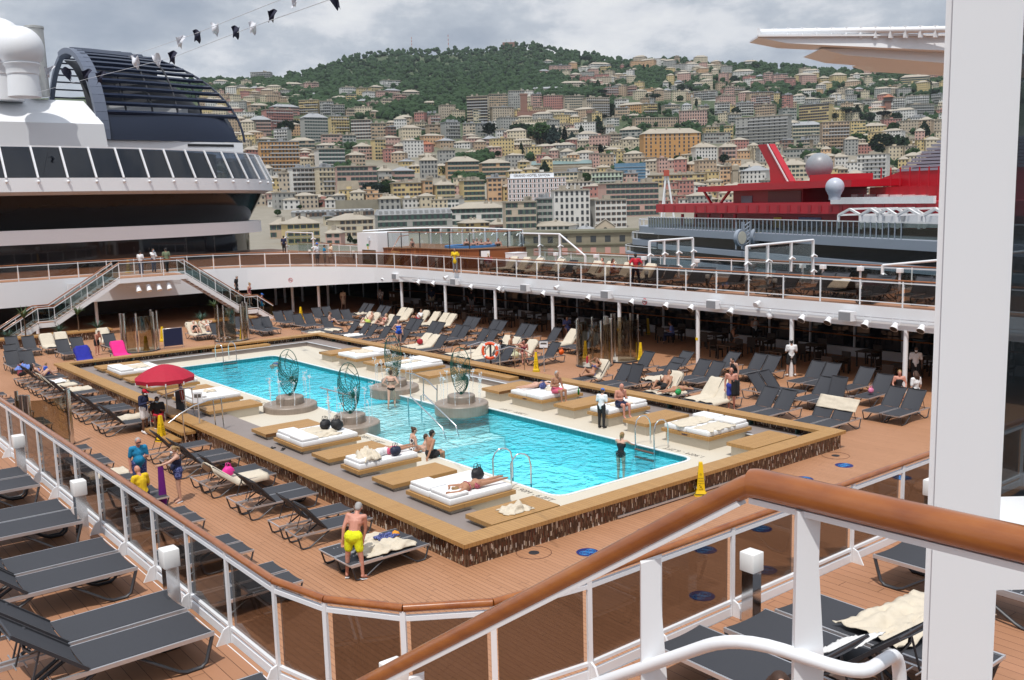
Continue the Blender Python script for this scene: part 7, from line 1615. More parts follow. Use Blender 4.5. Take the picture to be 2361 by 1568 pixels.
TL=[('r',310,970,150,'round','broad bright green tree right of the rose apartment block',0),('r',400,940,120,'round','darker round tree behind the bright green one by the rose block',1),('r',480,970,70,'round','small dark tree at the foot of the tall grey block',1),('r',830,1060,80,'cypress','dark cypress left of the white waterfront towers',1),('r',890,960,55,'round','small tree between the white and yellow mid slope blocks',0),
('r',1060,1500,130,'pine','dark cedar left of the stone bastion',2),('r',1180,1480,150,'round','green tree beside the dark cedar under the bastion',0),('r',1370,960,90,'round','bushy tree below the cream balcony block',0),('r',2060,970,130,'round','dark tree left of the pink villa on the rock',1),('r',2100,1090,90,'round','bright bush under the pink villa',0),('r',2130,1140,60,'round','light green bush near the cylindrical yellow tower',0),('r',1660,1290,80,'round','tree right of the tall plain grey house',0),
('s',180,1010,160,'pine','wide umbrella pine at the left of the castle park',1),('s',210,1000,120,'pine','second umbrella pine in the castle park',1),('s',340,1040,200,'round','dense green tree in front of the brick castle',0),('s',460,1050,190,'cone','bluish cedar in the castle park',2),('s',555,1040,170,'cypress','tall dark cypress in the castle park',1),('s',515,1000,120,'cypress','slim cypress beside the bluish cedar',1),('s',620,1050,130,'cone','smaller bluish conifer right of the tall cypress',2),('s',700,1040,180,'cypress','column shaped tree near the stone tower',1),('s',590,900,110,'round','palm like crown above the castle park wall',1),('s',770,940,110,'round','bright green tree below the round stone tower',0),('s',840,960,180,'cone','tall dark conifer right of the stone tower',1),('s',790,960,100,'round','rounded tree above the scaffolded pavilion',0),('s',185,1140,130,'cypress','dark cypress on the garden wall, left',1),('s',495,1145,120,'cypress','lone slim cypress in front of the garden wall',1),('s',385,1320,150,'cone','big dark cone shaped tree beside the pink hotel roof',1),('s',735,1370,100,'round','green tree between the cream hotel and the mint house',0),('s',710,1150,100,'round','bright tree left of the big orange palazzo',0),('s',800,1140,110,'round','green tree left of the orange palazzo corner',0),('s',860,1150,120,'round','dark tree touching the orange palazzo',1),('s',1925,1200,90,'round','round dark tree above the red crane top',1),('s',1525,1190,70,'round','light green tree between two ochre palazzi',0),('s',950,790,110,'round','tree beside the brown cornice palace',0),('s',1105,1000,50,'round','flat green roof garden bush on the mid slope',0),('s',1440,790,60,'round','small tree below the white church',0),
('t',850,1090,100,'round','dark tree in front of the brown balcony palace',1),('t',1050,1100,150,'round','broad green tree right of the brown balcony palace',0),('t',1240,1150,190,'round','large dark tree mass above the white balcony tower, left',1),('t',1360,1150,180,'round','large dark tree mass above the white balcony tower, right',1),('t',1480,1180,110,'round','green tree beside the striped funnel',0),('t',1570,1000,140,'cone','dark cedar near the pillar on the right slope',1),('t',860,860,70,'round','dark tree left of the red roofed castle',1),('t',960,860,110,'pine','umbrella pine below the red roofed castle, left',1),('t',1040,860,130,'cone','conifer below the red roofed castle',1),('t',1140,880,90,'round','round tree below the castle tower',1),('t',1250,870,90,'pine','umbrella pine below the castle tower, right',1),('t',1350,880,90,'round','dark tree right of the castle',1),('t',1440,910,70,'round','tree at the garden terrace right of the castle',1),('t',1330,960,90,'round','tree above the pale yellow blocks',0),('t',1000,1330,60,'round','bush left of the white balcony tower',0),
('6',860,480,80,'cone','dark tree in front of the white cabin, waterfront',1),('6',905,500,60,'round','bright green bush left of the white cabin',0),('6',960,500,50,'round','second bright bush touching the white cabin',0),('6',240,250,60,'round','tree beside the dark curved glass, waterfront',0),('6',650,140,70,'round','dark tree in front of the cream tower block',1),('6',1060,110,150,'pine','cedar above the road embankment',2),('6',1170,100,120,'round','green tree above the road embankment',0),('6',430,190,40,'round','roadside tree, first from the left',0),('6',600,170,40,'round','roadside tree, second from the left',0),('6',710,160,40,'round','roadside tree, third from the left',0),('6',810,140,40,'round','roadside tree, fourth from the left',0),('6',900,120,45,'round','roadside tree nearest the cedar',0)]
for a in TL: tree(*a[:5],a[5],a[6])
for i in range(40):
    u=cr.uniform(1340,2160); y=cr.uniform(150,290); tree('v',u,y,cr.uniform(14,24),cr.choice(['round','round','cypress','cone','pine']),'single hillside tree among the villas, %s from the left'%'x',cr.choice([0,1,1]))
ht=sorted([o for o in S.objects if str(o.get('label','')).startswith('single hillside tree')],key=lambda o:math.atan2(o.location.x,o.location.y))
for i,o in enumerate(ht): o['label']='single tree among the villas of the right hillside, %s from the left'%ordn(i)
# ---- houses
PAL=dict(o=((.50,.27,.10),'orange'),e=((.56,.36,.21),'peach'),y=((.56,.44,.22),'yellow'),c=((.56,.49,.36),'cream'),p=((.50,.32,.27),'pink'),r=((.42,.20,.17),'rose red'),w=((.62,.61,.58),'white'),g=((.33,.33,.31),'grey'),s=((.46,.39,.30),'sandstone'),t=((.44,.33,.23),'tan'),b=((.24,.13,.10),'brick brown'),m=((.46,.54,.44),'mint'),k=((.20,.30,.29),'teal netted'))
WMAT={k:paint('plaster_'+v[1].replace(' ','_'),v[0],.9,var=.16,scale=.09) for k,v in PAL.items()}
SLATE=paint('slate_roof',(.36,.32,.26),.85,var=.2,scale=.15); LEAD=paint('grey_roof',(.30,.31,.32),.7,var=.2,scale=.15); TILE_R=paint('red_tile_roof',(.34,.13,.07),.85,var=.2,scale=.3)
PANE=darkglass('city_window',(.03,.033,.036),.25); SHUT=paint('green_shutter',(.03,.075,.06),.7); SHUTB=paint('brown_shutter',(.10,.06,.04),.7); TRIM=paint('pale_trim',(.58,.55,.50),.8)
def window_mesh(w,h,sh,arch=False):
    m=MB(); m.box(-w/2-.10,-.10,-h/2-.12,w/2+.10,.0,-h/2,2); m.box(-w/2,-.05,-h/2,w/2,.0,h/2,0)
    if sh: 
        for s in (-1,1): m.box(s*(w/2+.02)+(0 if s>0 else -w*.5),-.09,-h/2,s*(w/2+.02)+(w*.5 if s>0 else 0),-.04,h/2,1)
    return m.mesh('window',[PANE,SHUT if sh!=2 else SHUTB,TRIM])
WIN={(k,s):window_mesh(1.15 if k==0 else 1.0,1.9 if k==0 else 1.5,s) for k in (0,1) for s in (0,1,2)}
BL=[]
def B(t,x0,x1,y0,y1,col,roof='h',yaw=None,kind='',balc=0,cols=0): BL.append((t,x0,x1,y0,y1,col,roof,yaw,kind,balc))
def many(t,txt):
    for ln in txt.split(';'):
        f=ln.split(',')
        if len(f)<5: continue
        B(t,*[float(z) for z in f[:4]],f[4].strip(),(f[5].strip() if len(f)>5 else 'h'),None,'',(1 if len(f)>6 and f[6].strip()=='B' else 0))
many('r',"0,185,410,500,g,f,B;0,80,525,600,y;30,190,500,565,t;290,460,490,565,s;460,520,500,575,p,f;520,605,500,580,p,f;240,330,540,595,y;320,420,545,600,s;420,520,570,615,w,f;530,590,580,630,y;0,180,670,760,t;130,395,735,900,r,f,B;190,445,680,790,r;0,190,780,960,p;415,600,650,775,y,f,B;600,720,660,780,g,f,B;700,820,690,800,g,f,B;825,905,730,800,t,f;460,695,760,1010,g;690,870,790,960,y,f,B;865,1050,820,985,w,f;1045,1175,850,990,t,f;1175,1270,880,1010,b,f;190,340,900,1000,w,f,B;60,240,960,1020,s;340,565,965,1090,t;620,805,945,1050,p,f;800,920,950,1060,g,f;95,440,1010,1270,o,f,B;0,95,1030,1120,w;500,585,1090,1210,t;580,840,1070,1235,w,f;840,1010,1085,1220,t;570,790,1010,1090,g;345,620,1235,1510,w,f,B;580,760,1230,1510,c,f,B;250,360,1280,1510,s,f;750,1110,1220,1475,p,f;1100,1230,1215,1380,g;1220,1440,1220,1340,p;1465,1620,1120,1320,g;1620,1775,1080,1240,g,f;1690,1980,1130,1330,e;1980,2250,1150,1300,e;1220,1490,1360,1515,y,f;1490,1590,1340,1515,e,f;1590,1780,1330,1515,y;1820,2040,1340,1515,y,f;2040,2170,1320,1515,e,f;910,1070,1010,1160,p;1060,1190,990,1160,y,f;1230,1380,1010,1140,b;1440,1570,1000,1095,r;1700,1915,990,1060,w;1615,1780,970,1060,t;1280,1440,970,1050,t;1400,1535,840,950,c,f,B;1540,1650,780,860,p,f,B;1250,1400,770,870,t;1400,1510,755,850,r,f;1510,1600,760,840,g,f;1525,1680,860,970,t,f;1660,1830,840,980,g,f,B;1830,1940,850,980,s,f;1940,2110,850,960,g,f;1840,1970,930,1000,p;1860,2050,620,840,c,f,B;2050,2220,600,740,t,f;2220,2361,570,720,g,f;1910,2075,730,840,c,f;2075,2280,710,840,s,f;780,925,540,620,w,f;700,840,605,670,w;925,1020,545,640,y,f;1030,1160,515,590,y;1130,1310,480,560,w,f;830,920,600,690,y,f;980,1090,575,660,w,f;1090,1170,570,670,p,f;1150,1310,545,620,p;1310,1460,555,650,s;1230,1350,600,700,p,f,B;1130,1240,640,720,c,f;1010,1130,665,740,p,f;910,1025,635,700,y;1480,1620,650,710,y;1635,1770,665,710,w;1770,1860,685,730,w;2000,2140,950,1070,p;2115,2215,905,1020,w,f;1430,1580,1100,1160,s;1290,1430,1150,1210,y;1350,1470,1190,1270,y;1850,1960,1070,1130,y;1090,1270,760,800,g;970,1060,770,800,g;1170,1270,820,880,t;1160,1290,830,870,s")
many('s',"265,555,530,595,c;520,740,480,560,s;380,470,295,360,w;330,440,380,440,p;425,620,350,420,p,f;660,775,350,405,w;770,960,320,400,w;860,960,355,410,y,f;960,1040,385,415,p;1035,1070,345,405,r,f;600,710,410,480,p;945,1005,430,500,w;770,820,460,510,w;1040,1100,410,450,y;1120,1175,370,420,y;1340,1440,290,350,w;1500,1550,275,345,t,f;1500,1625,385,430,g;1400,1450,475,550,w;1490,1570,475,530,w;1650,1740,490,560,g;1790,1870,490,540,w;900,1030,540,620,p,f,B;1060,1175,530,610,p,f,B;1570,1640,550,610,w;1400,1480,545,600,w;2000,2180,380,470,w;2190,2260,425,480,p;1980,2110,480,540,t;1650,1860,570,650,w,f,B;1870,2040,610,690,p,f;2090,2215,300,360,w;90,220,570,640,g,f;0,75,590,680,t;275,370,600,740,p,f;375,550,610,750,r,f;550,735,615,760,s,f;725,960,630,800,s,f,B;0,130,720,830,c,f;985,1110,640,710,w,f;1000,1240,665,760,o;985,1120,715,810,t,f;1080,1240,760,820,p;1225,1360,680,790,y,f,B;1430,1530,670,760,w;1480,1540,720,800,w,f;1560,1650,670,750,w;1840,1970,670,780,w,f,B;2030,2180,670,780,w,f,B;1540,1780,740,870,p,f;900,1040,800,870,w,f;1150,1540,800,880,t,f;1960,2080,770,850,g,f,B;885,970,865,950,y;1020,1215,870,1010,g;1220,1740,890,1190,o;910,1060,940,1020,s,f;1745,1990,930,1020,g,f;1920,2000,870,990,y,f;1655,1890,1010,1200,w;1890,2035,1010,1190,p;1555,1750,1085,1190,c;160,265,1150,1240,y;60,220,1230,1320,y;200,335,1210,1320,y;820,970,1200,1270,y;440,690,1270,1410,c,f;780,1060,1270,1420,m,f,B;1050,1190,1280,1420,p,f;1255,1760,1290,1400,y,f;1875,1990,1220,1390,e,f;2050,2300,1210,1400,w;900,1000,880,960,w,f;560,700,730,790,s,f;1750,1900,880,960,y,f;1560,1700,800,870,s;1800,1960,850,900,s,f;1400,1560,690,780,s,f;1700,1800,700,780,s,f;2180,2361,690,800,t,f;1930,2110,540,610,s,f,B;2130,2361,580,690,t,f,B")
many('t',"70,500,830,1050,g,f,B;530,770,860,1000,c;570,830,730,860,y,f;760,985,870,1100,t,f,B;990,1110,860,1000,y,f;1090,1275,870,990,y;440,525,655,760,r,f;525,630,640,720,w;580,720,600,670,w;305,380,480,580,p,f;380,500,490,590,p,f;475,565,520,600,r,f;740,840,500,580,y;840,970,475,590,y;1200,1370,520,590,t;1390,1610,490,590,y;1590,1690,545,620,c;1155,1215,590,640,y;1075,1220,690,750,g,f;1300,1420,680,790,w,f,B;1430,1610,660,750,w,f,B;1620,1710,650,730,g,f,B;1450,1660,730,830,g,f,B;205,355,660,770,p,f,B;350,445,640,720,y,f;95,225,720,810,w,f,B;440,580,760,870,g,f;575,760,670,720,g;755,860,680,740,c,f;1450,1610,830,890,w,f,B;1600,1700,850,910,y,f;830,930,750,810,t;435,720,1080,1150,g,f;550,680,1010,1080,s,f;440,550,1010,1090,b,f;0,100,1030,1160,p;855,985,1110,1240,w;840,980,1210,1320,t;1030,1275,1125,1350,w,f,B;440,670,1160,1370,c;1280,1370,1215,1310,c;1400,1510,1000,1080,c,f;110,310,1180,1350,w;970,1160,480,520,s;0,70,590,700,p,f;620,760,720,760,s,f;880,1060,700,740,g,f;1020,1090,590,650,p;300,440,600,650,t,f")
many('6',"165,360,270,440,t;305,630,250,490,y;635,800,345,500,p;700,1095,225,430,c;1700,2190,130,330,w;1440,1690,260,390,y;1815,2090,265,385,y;1110,1300,60,200,g;1090,1760,185,400,g,m;380,1090,190,260,g,m;2080,2200,280,390,p;640,720,250,330,c,f;1640,1820,100,180,w,f")
many('7',"40,330,130,420,s,f;320,460,100,410,g,f;455,790,30,360,w,f;790,1120,110,350,w,f;210,635,290,420,w;640,860,330,410,s;880,1400,-30,250,p,f;330,460,30,130,w,f;460,800,-40,40,w,f")
band_names=[(0,200,'hill crest'),(200,275,'upper slope'),(275,340,'middle slope'),(340,420,'lower slope'),(420,1000,'harbour front')]
ent=[]
for b in BL:
    t,x0,x1,y0,y1,col,roof,yaw,kind,balc=b
    u0,v0=uv(t,x0,y0); u1,v1=uv(t,x1,y1); ent.append([u0,u1,v0,v1,col,roof,balc,(u1-u0)*(v1-v0)])
ent.sort(key=lambda e:-e[7])
ent=ent[:298]
ordc={}
for e in sorted(ent,key=lambda e:e[0]+e[1]):
    bn=[n for a,z,n in band_names if a<=e[3]<z][0]; k=(e[4],bn); ordc[k]=ordc.get(k,0)+1; e.append(bn); e.append(ordc[k])
NUMW='zero one two three four five six seven eight nine ten eleven twelve thirteen fourteen fifteen'.split()
br=random.Random(5); BALM=paint('balcony_rail',(.42,.42,.42),.7)
def house(e,idx):
    u0,u1,v0,v1,col,roof,balc,area,bn,no=e
    d=DIST(v1); k=d/FPX; w=(u1-u0)*k; h=(v1-v0)*k; big=idx<62
    base=deep((u0+u1)/2,v1,d); yaw=br.uniform(4,24)*(1 if br.random()<.75 else -1); ar=math.radians(abs(yaw)); dp=min(16,max(8,w*.7)); wf=max(w*.55,(w-dp*math.sin(ar))/math.cos(ar))
    ang=math.atan2(base.y,base.x)-PI/2+math.radians(yaw)
    rh=0 if roof!='h' else min(5.,h*.16+1.2)
    if roof=='m': rh=h*.22
    hw=h-rh; fl=max(1,min(14,round(hw/3.5))); nc=max(2,min(18,round(wf/3.1))); ns=max(1,min(5,round(dp/4)))
    if max(fl*nc,1)>96: nc=max(2,96//fl)
    lab='%s %s storey %s with %s, %s %s one from left on %s'%(PAL[col][1],NUMW[min(15,fl)],'block' if fl>5 else 'house',{'h':'hipped roof','f':'flat roof','m':'grey mansard'}[roof],ordn(no-1),PAL[col][1].split()[-1],bn)
    o=thing('apartment_block' if fl>5 else 'town_house',lab,'building',base,ang,'buildings of the hillside city')
    m=MB(); z0=-18.; m.box(-wf/2,0,z0,wf/2,dp,hw)
    fh=hw/fl; cw=wf/nc; sw=1.15 if d<1000 else 1.3; sh_=br.choice([0,1,1,2]) if not balc else br.choice([0,0,2])
    mats=[WMAT[col],PANE,SHUT if sh_!=2 else SHUTB,TRIM]
    def win(x,z,side,ww=1.15,hh=1.75):
        hh=min(hh,fh*.62)
        if side==0:
            m.box(x-ww/2,-.05,z-hh/2,x+ww/2,-.001,z+hh/2,1)
            if sh_ and br.random()<.7: m.box(x-ww/2-ww*.45,-.07,z-hh/2,x-ww/2-.01,-.001,z+hh/2,2); m.box(x+ww/2+.01,-.07,z-hh/2,x+ww/2+ww*.45,-.001,z+hh/2,2)
        else:
            xx=side*wf/2; a,b_=(xx+.001,xx+.05) if side>0 else (xx-.05,xx-.001); m.box(a,x-ww/2,z-hh/2,b_,x+ww/2,z+hh/2,1)
    if not big:
        for f in range(fl):
            for c in range(nc):
                if br.random()<.06: continue
                win(-wf/2+cw*(c+.5),fh*(f+.52),0,1.2 if d<1000 else 1.45)
    vis=1 if yaw>0 else -1
    for f in range(fl):
        for c in range(ns): win(dp*(c+.5)/ns,fh*(f+.52),vis,1.1)
    # string courses
    if roof!='f' or br.random()<.5:
        for f in (1,fl-1):
            if fl>2: m.box(-wf/2-.1,-.1,fh*f-.12,wf/2+.1,-.051,fh*f+.12,3)
    part('wall',m,mats,o)
    m=MB(); ov=.7
    if roof=='h':
        a=[(-wf/2-ov,-ov,hw),(wf/2+ov,-ov,hw),(wf/2+ov,dp+ov,hw),(-wf/2-ov,dp+ov,hw)]; rl=max(.5,(wf-dp)/2); yc=dp/2
        ri=[(-rl,yc,hw+rh),(rl,yc,hw+rh)]; m.add(a+ri+[(x,y,z-.35) for x,y,z in a],[(0,1,5,4),(1,2,5),(2,3,4,5),(3,0,4),(6,9,8,7),(0,6,7,1),(1,7,8,2),(2,8,9,3),(3,9,6,0)])
        for _ in range(br.randint(1,4)): x=br.uniform(-wf*.3,wf*.3); m.box(x-.5,yc-2.5,hw+.3,x+.5,yc-1.5,hw+rh+br.uniform(.3,1.2))
        rm=br.choice([SLATE,SLATE,SLATE,LEAD,SLATE])
        if col=='r' and br.random()<.3: rm=TILE_R
    elif roof=='m':
        m.add([(-wf/2-.3,-.3,hw),(wf/2+.3,-.3,hw),(wf/2+.3,dp+.3,hw),(-wf/2-.3,dp+.3,hw),(-wf/2+1,1.6,h),(wf/2-1,1.6,h),(wf/2-1,dp-1,h),(-wf/2+1,dp-1,h)],[(0,1,5,4),(1,2,6,5),(2,3,7,6),(3,0,4,7),(4,5,6,7),(3,2,1,0)]); rm=LEAD
        for c in range(nc): x=-wf/2+cw*(c+.5); m.box(x-.9,-.1,hw+.4,x+.9,1.5,hw+rh*.72)
    else:
        m.box(-wf/2-.6,-.6,hw,wf/2+.6,dp+.6,hw+.45); m.box(-wf/2+.3,.3,hw+.45,wf/2-.3,dp-.3,hw+.75)
        for _ in range(br.randint(1,4)):
            x=br.uniform(-wf*.35,wf*.3); a=br.uniform(1.5,4); m.box(x,2,hw+.751,x+a,2+a,hw+.75+br.uniform(1.2,2.8))
        rm=br.choice([SLATE,SLATE,LEAD])
    part('roof',m,rm,o)
    if big:
        me=WIN[(0 if fh>3.4 else 1,sh_)]
        n=0
        for f in range(fl):
            for c in range(nc):
                if br.random()<.04 or n>=98: continue
                wo=link('window',me,o,(-wf/2+cw*(c+.5),-.001,fh*(f+.55))); s=min(1.25,fh*.68/1.9); wo.scale=(s*1.05,1,s); n+=1
    if balc:
        for f in range(1,fl):
            m=MB(); xa=-wf/2+.2 if br.random()<.6 else -wf/2+wf*.25; xb=wf/2-.2; z=fh*f
            m.box(xa,-1.3,z-.2,xb,-.11,z); m.box(xa,-1.3,z,xb,-1.22,z+.75); part('balcony',m,BALM if br.random()<.6 else WMAT[col],o)
    return o
for i,e in enumerate(ent): house(e,i)
# ---- the many smaller houses between them: one mass
m=MB(); fr_=random.Random(21); keys=list('yycccppttssrwwgge'); fm=[WMAT[k] for k in 'ycptsrwge']; ki={k:i for i,k in enumerate('ycptsrwge')}; cnt=0; tries=0
rects=[(e[0]-3,e[1]+3,e[2]-2,e[3]+1) for e in ent]
while cnt<900 and tries<26000:
    tries+=1; u=fr_.uniform(470,2180); y=fr_.uniform(155,485)
    if u<1290 and y<fb(u)+(2 if u<800 else 12): continue
    if u>=1290 and (y<sky_y(u)+9 or (y<300 and mnoise.noise(Vec((u*.011,y*.02,4.)))>.10)): continue
    sw=fr_.uniform(20,52)*(.7 if y<260 else 1); sh=fr_.uniform(16,40)*(.65 if y<280 else 1.)
    if any(a<u<b and c<y-sh*.5<d for a,b,c,d in rects): continue
    if any(a<u<b and c<y<d-6 for a,b,c,d in rects): continue
    rects.append((u-sw*.45,u+sw*.45,y-sh*.8,y)); cnt+=1
    d=DIST(y); k=d/FPX; b=deep(u,y,d); w,h=sw*k,sh*k; ang=math.atan2(b.y,b.x)-PI/2+math.radians(fr_.uniform(-22,26)); M=Matrix.Translation(b)@Matrix.Rotation(ang,4,'Z'); dp=min(14,w*.8)
    q=MB(); c=ki[fr_.choice(keys)]; fl=max(1,round(h/3.4)); nc=max(2,round(w/3.2)); q.box(-w/2,0,-16,w/2,dp,h,c)
    for f in range(fl):
        for g in range(nc):
            x=-w/2+w*(g+.5)/nc; z=h/fl*(f+.52); hh=min(.8,h/fl*.3); q.box(x-.62,-.06,z-hh,x+.62,-.001,z+hh,9)
    for f in range(fl):
        for sd in (-1,1): q.box(min(sd*w/2,sd*(w/2+.05)),dp*.3,h/fl*(f+.3),max(sd*w/2,sd*(w/2+.05)),dp*.3+1.1,h/fl*(f+.75),9)
    if fr_.random()<.5:
        rl=max(.4,(w-dp)/2); rh=h*.14+1; a=[(-w/2-.6,-.6,h),(w/2+.6,-.6,h),(w/2+.6,dp+.6,h),(-w/2-.6,dp+.6,h),(-rl,dp/2,h+rh),(rl,dp/2,h+rh)]; q.add(a,[(0,1,5,4),(1,2,5),(2,3,4,5),(3,0,4)],10)
    else: q.box(-w/2-.5,-.5,h,w/2+.5,dp+.5,h+.5,10); q.box(-1.5,3,h+.5,1.5,min(6,dp),h+2.2,c)
    m._mg(q,M)
tag(link('houses',m.mesh('houses',fm+[PANE,SLATE])),'mass of smaller pale houses packed between the larger blocks of the city','houses',None,'stuff')
# ---- landmarks
STN=paint('old_stone',(.34,.29,.22),.9,var=.3,scale=.2)
def lm(t,x0,x1,y0,y1,dd=None):
    u0,v0=uv(t,x0,y0); u1,v1=uv(t,x1,y1); d=DIST(v1) if dd is None else dd; k=d/FPX; b=deep((u0+u1)/2,v1,d); return b,(u1-u0)*k,(v1-v0)*k,math.atan2(b.y,b.x)-PI/2
def box_b(w,dp,h,z0=-15): return MB().box(-w/2,0,z0,w/2,dp,h)
# brick castle with towers
b,w,h,a=lm('s',150,395,745,850); t=thing('brick_castle','dark red brick castle with arched windows and square tower in the park','castle',b,a); part('wall',box_b(w,14,h),WMAT['b'],t)
for k in range(12): part('merlon',MB().box(-w/2+w*k/12,-.2,h,-w/2+w*(k+.55)/12,.6,h+1.2),WMAT['b'],t)
tw=30*TAG['s'][2]*DIST(uv('s',0,850)[1])/FPX; th=(850-605)*TAG['s'][2]*DIST(uv('s',0,850)[1])/FPX
part('tower',MB().box(-w*.26-tw,3,-5,-w*.26+tw,3+2*tw,th*1.0),WMAT['b'],t); part('tower_crown',MB().box(-w*.26-tw*1.15,2.7,th,-w*.26+tw*1.15,3.3+2*tw,th+2),WMAT['b'],t)
for k in range(3):
    x=-w*.05+w*.18*k; m=MB(); m.box(x-1.4,-.2,3,x+1.4,-.02,7); m.tube([(x,-.2,7),(x,-.02,7)],1.4,14); part('arched_window',m,TRIM,t); m=MB(); m.box(x-.9,-.3,3,x+.9,-.21,7); m.tube([(x,-.3,7),(x,-.21,7)],.9,12); part('arched_pane',m,PANE,t)
b,w,h,a=lm('s',745,795,740,870); t=thing('stone_tower','round pale stone tower with brick crown above the park trees','tower',b,a); m=MB(); m.lathe([(w*.42,-10),(w*.40,h*.75),(w*.55,h*.82)],n=20); part('shaft',m,STN,t,40); m=MB(); m.lathe([(w*.56,h*.82),(w*.56,h),(w*.1,h+.3)],n=20); part('crown',m,WMAT['b'],t,40)
b,w,h,a=lm('s',1635,1660,600,720); t=thing('bell_tower','slim stone bell tower beside the white church','tower',b,a); part('shaft',box_b(w*.8,w*.8,h*.8),STN,t); m=MB(); m.lathe([(w*.42,h*.8),(w*.35,h*.88),(w*.1,h)],(0,w*.4,0),10); part('cupola',m,LEAD,t,40)
b,w,h,a=lm('r',1170,1235,1030,1160); t=thing('bell_tower','squat brick church tower among the tan houses','tower',b,a); part('shaft',box_b(w,w,h),WMAT['b'],t); part('cap',MB().box(-w*.55,-.5,h,w*.55,w+.5,h+.8),SLATE,t); part('belfry_opening',MB().box(-w*.2,-.06,h*.6,w*.2,-.01,h*.85),PANE,t)
b,w,h,a=lm('t',1250,1320,650,800); t=thing('castle_tower','dark stone castle tower with red pyramid roof on the right slope','tower',b,a); part('shaft',box_b(w*.7,w*.7,h*.78),WMAT['b'],t); part('gallery',MB().box(-w*.5,-w*.12,h*.66,w*.5,w*.82,h*.84),paint('dark_stone',(.12,.10,.09),.9),t); m=MB(); c=(0,w*.35,h*1.02); q=w*.62; m.add([(-q,w*.35-q,h*.84),(q,w*.35-q,h*.84),(q,w*.35+q,h*.84),(-q,w*.35+q,h*.84),c],[(0,1,4),(1,2,4),(2,3,4),(3,0,4),(3,2,1,0)]); part('roof',m,TILE_R,t)
b,w,h,a=lm('t',1140,1260,740,800); t=thing('castle_wing','low stone castle wing with red roof below the castle tower','castle',b,a); part('wall',box_b(w,10,h*.7),paint('dark_stone',(.12,.10,.09),.9),t); m=MB(); m.prism([(-w/2-.6,-.6),(w/2+.6,-.6),(w/2+.6,10),(-w/2-.6,10)],h*.7,lambda x,y:h*.72+min(h*.3,(y+.6)*.5)); part('roof',m,TILE_R,t)
b,w,h,a=lm('s',690,905,955,1060); t=thing('scaffolded_pavilion','pavilion wrapped in green scaffold netting under a white roof','building',b,a); part('netted_wall',box_b(w,w*.6,h*.75),WMAT['k'],t)
for f in range(5): part('scaffold_rail',MB().box(-w/2-.3,-.3,h*.15*f,w/2+.3,-.02,h*.15*f+.18),TRIM,t)
m=MB(); m.add([(-w/2,0,h*.75),(w/2,0,h*.75),(w/2,w*.6,h*.75),(-w/2,w*.6,h*.75),(0,w*.3,h)],[(0,1,4),(1,2,4),(2,3,4),(3,0,4),(3,2,1,0)]); part('roof',m,TRIM,t)
b,w,h,a=lm('s',270,790,1150,1270); t=thing('scaffolded_hall','long hall behind scaffolding with green glass roof','building',b,a); part('wall',box_b(w,16,h*.6),STN,t); m=MB(); m.prism([(-w/2,-.5),(w/2,-.5),(w/2,16),(-w/2,16)],h*.6,lambda x,y:h*.62+(y+.5)*.22); part('roof',m,paint('green_glass_roof',(.16,.24,.23),.4),t)
for f in range(4): part('scaffold_rail',MB().box(-w/2-.3,-.9,h*.15*f,w/2+.3,-.6,h*.15*f+.2),TRIM,t)
b,w,h,a=lm('s',985,1250,1190,1400); t=thing('scaffolded_block','narrow block wrapped in blue scaffold netting','building',b,a); part('netted_wall',box_b(w,10,h),paint('blue_netting',(.10,.20,.30),.8,var=.3,scale=.4),t)
for f in range(8): part('scaffold_rail',MB().box(-w/2-.3,-.4,h*.12*f,w/2+.3,-.02,h*.12*f+.15),TRIM,t)
b,w,h,a=lm('s',220,650,1062,1165); t=thing('garden_wall','long grey stone retaining wall under the castle park','wall',b,a); part('stone_face',box_b(w,6,h),paint('mossy_stone',(.24,.22,.17),.95,var=.4,scale=.15),t)
b,w,h,a=lm('r',760,935,1340,1510); t=thing('stone_bastion','sloping grey stone bastion between pink blocks','wall',b,a); m=MB(); m.add([(-w/2-3,-3,-10),(w/2+4,-3,-10),(w/2+4,12,-10),(-w/2-3,12,-10),(-w/2,1,h),(w/2,1,h),(w/2,12,h),(-w/2,12,h)],[(0,1,5,4),(1,2,6,5),(2,3,7,6),(3,0,4,7),(4,5,6,7)]); part('battered_face',m,STN,t)
b,w,h,a=lm('6',930,1120,70,190); t=thing('road_embankment','grey stone embankment wall carrying the coast road','wall',b,a); part('stone_face',box_b(w*3,6,h*.7),paint('mossy_stone',(.24,.22,.17),.95,var=.4,scale=.15),t)
b,w,h,a=lm('s',110,190,1080,1210); t=thing('round_tower','yellow cylindrical tower beside a small gabled house','tower',b,a); m=MB(); m.lathe([(w/2,-8),(w/2,h),(w*.45,h+.4)],n=24); part('shaft',m,WMAT['y'],t,40); part('window',MB().box(-.5,-w/2-.02,h*.4,.5,-w/2+.3,h*.55),PANE,t)
b,w,h,a=lm('s',1990,2050,1210,1400); t=thing('stone_lighthouse_stub','square old stone tower with stepped crown near the red fin','tower',b,a); part('shaft',box_b(w*.8,w*.8,h*.8),STN,t); part('crown',MB().box(-w/2,-w*.1,h*.8,w/2,w*.9,h),STN,t)
b,w,h,a=lm('7',1160,1275,-10,240); t=thing('church_spire','pointed grey stone spire with small corner pinnacles','spire',b,a); part('belfry',box_b(w*.8,w*.8,h*.45),STN,t); m=MB(); m.lathe([(w*.42,h*.45),(w*.18,h*.75),(.1,h)],(0,w*.4,0),8); part('cone',m,STN,t,30)
for x in (-.38,.38): m=MB(); m.lathe([(w*.1,h*.45),(w*.1,h*.55),(.05,h*.72)],(x*w,0,0),8); part('pinnacle',m,STN,t,30)
for i in range(4): part('belfry_opening',MB().box(-w*.3+w*.16*i,-.1,h*.2,-w*.22+w*.16*i,-.01,h*.36),PANE,t)
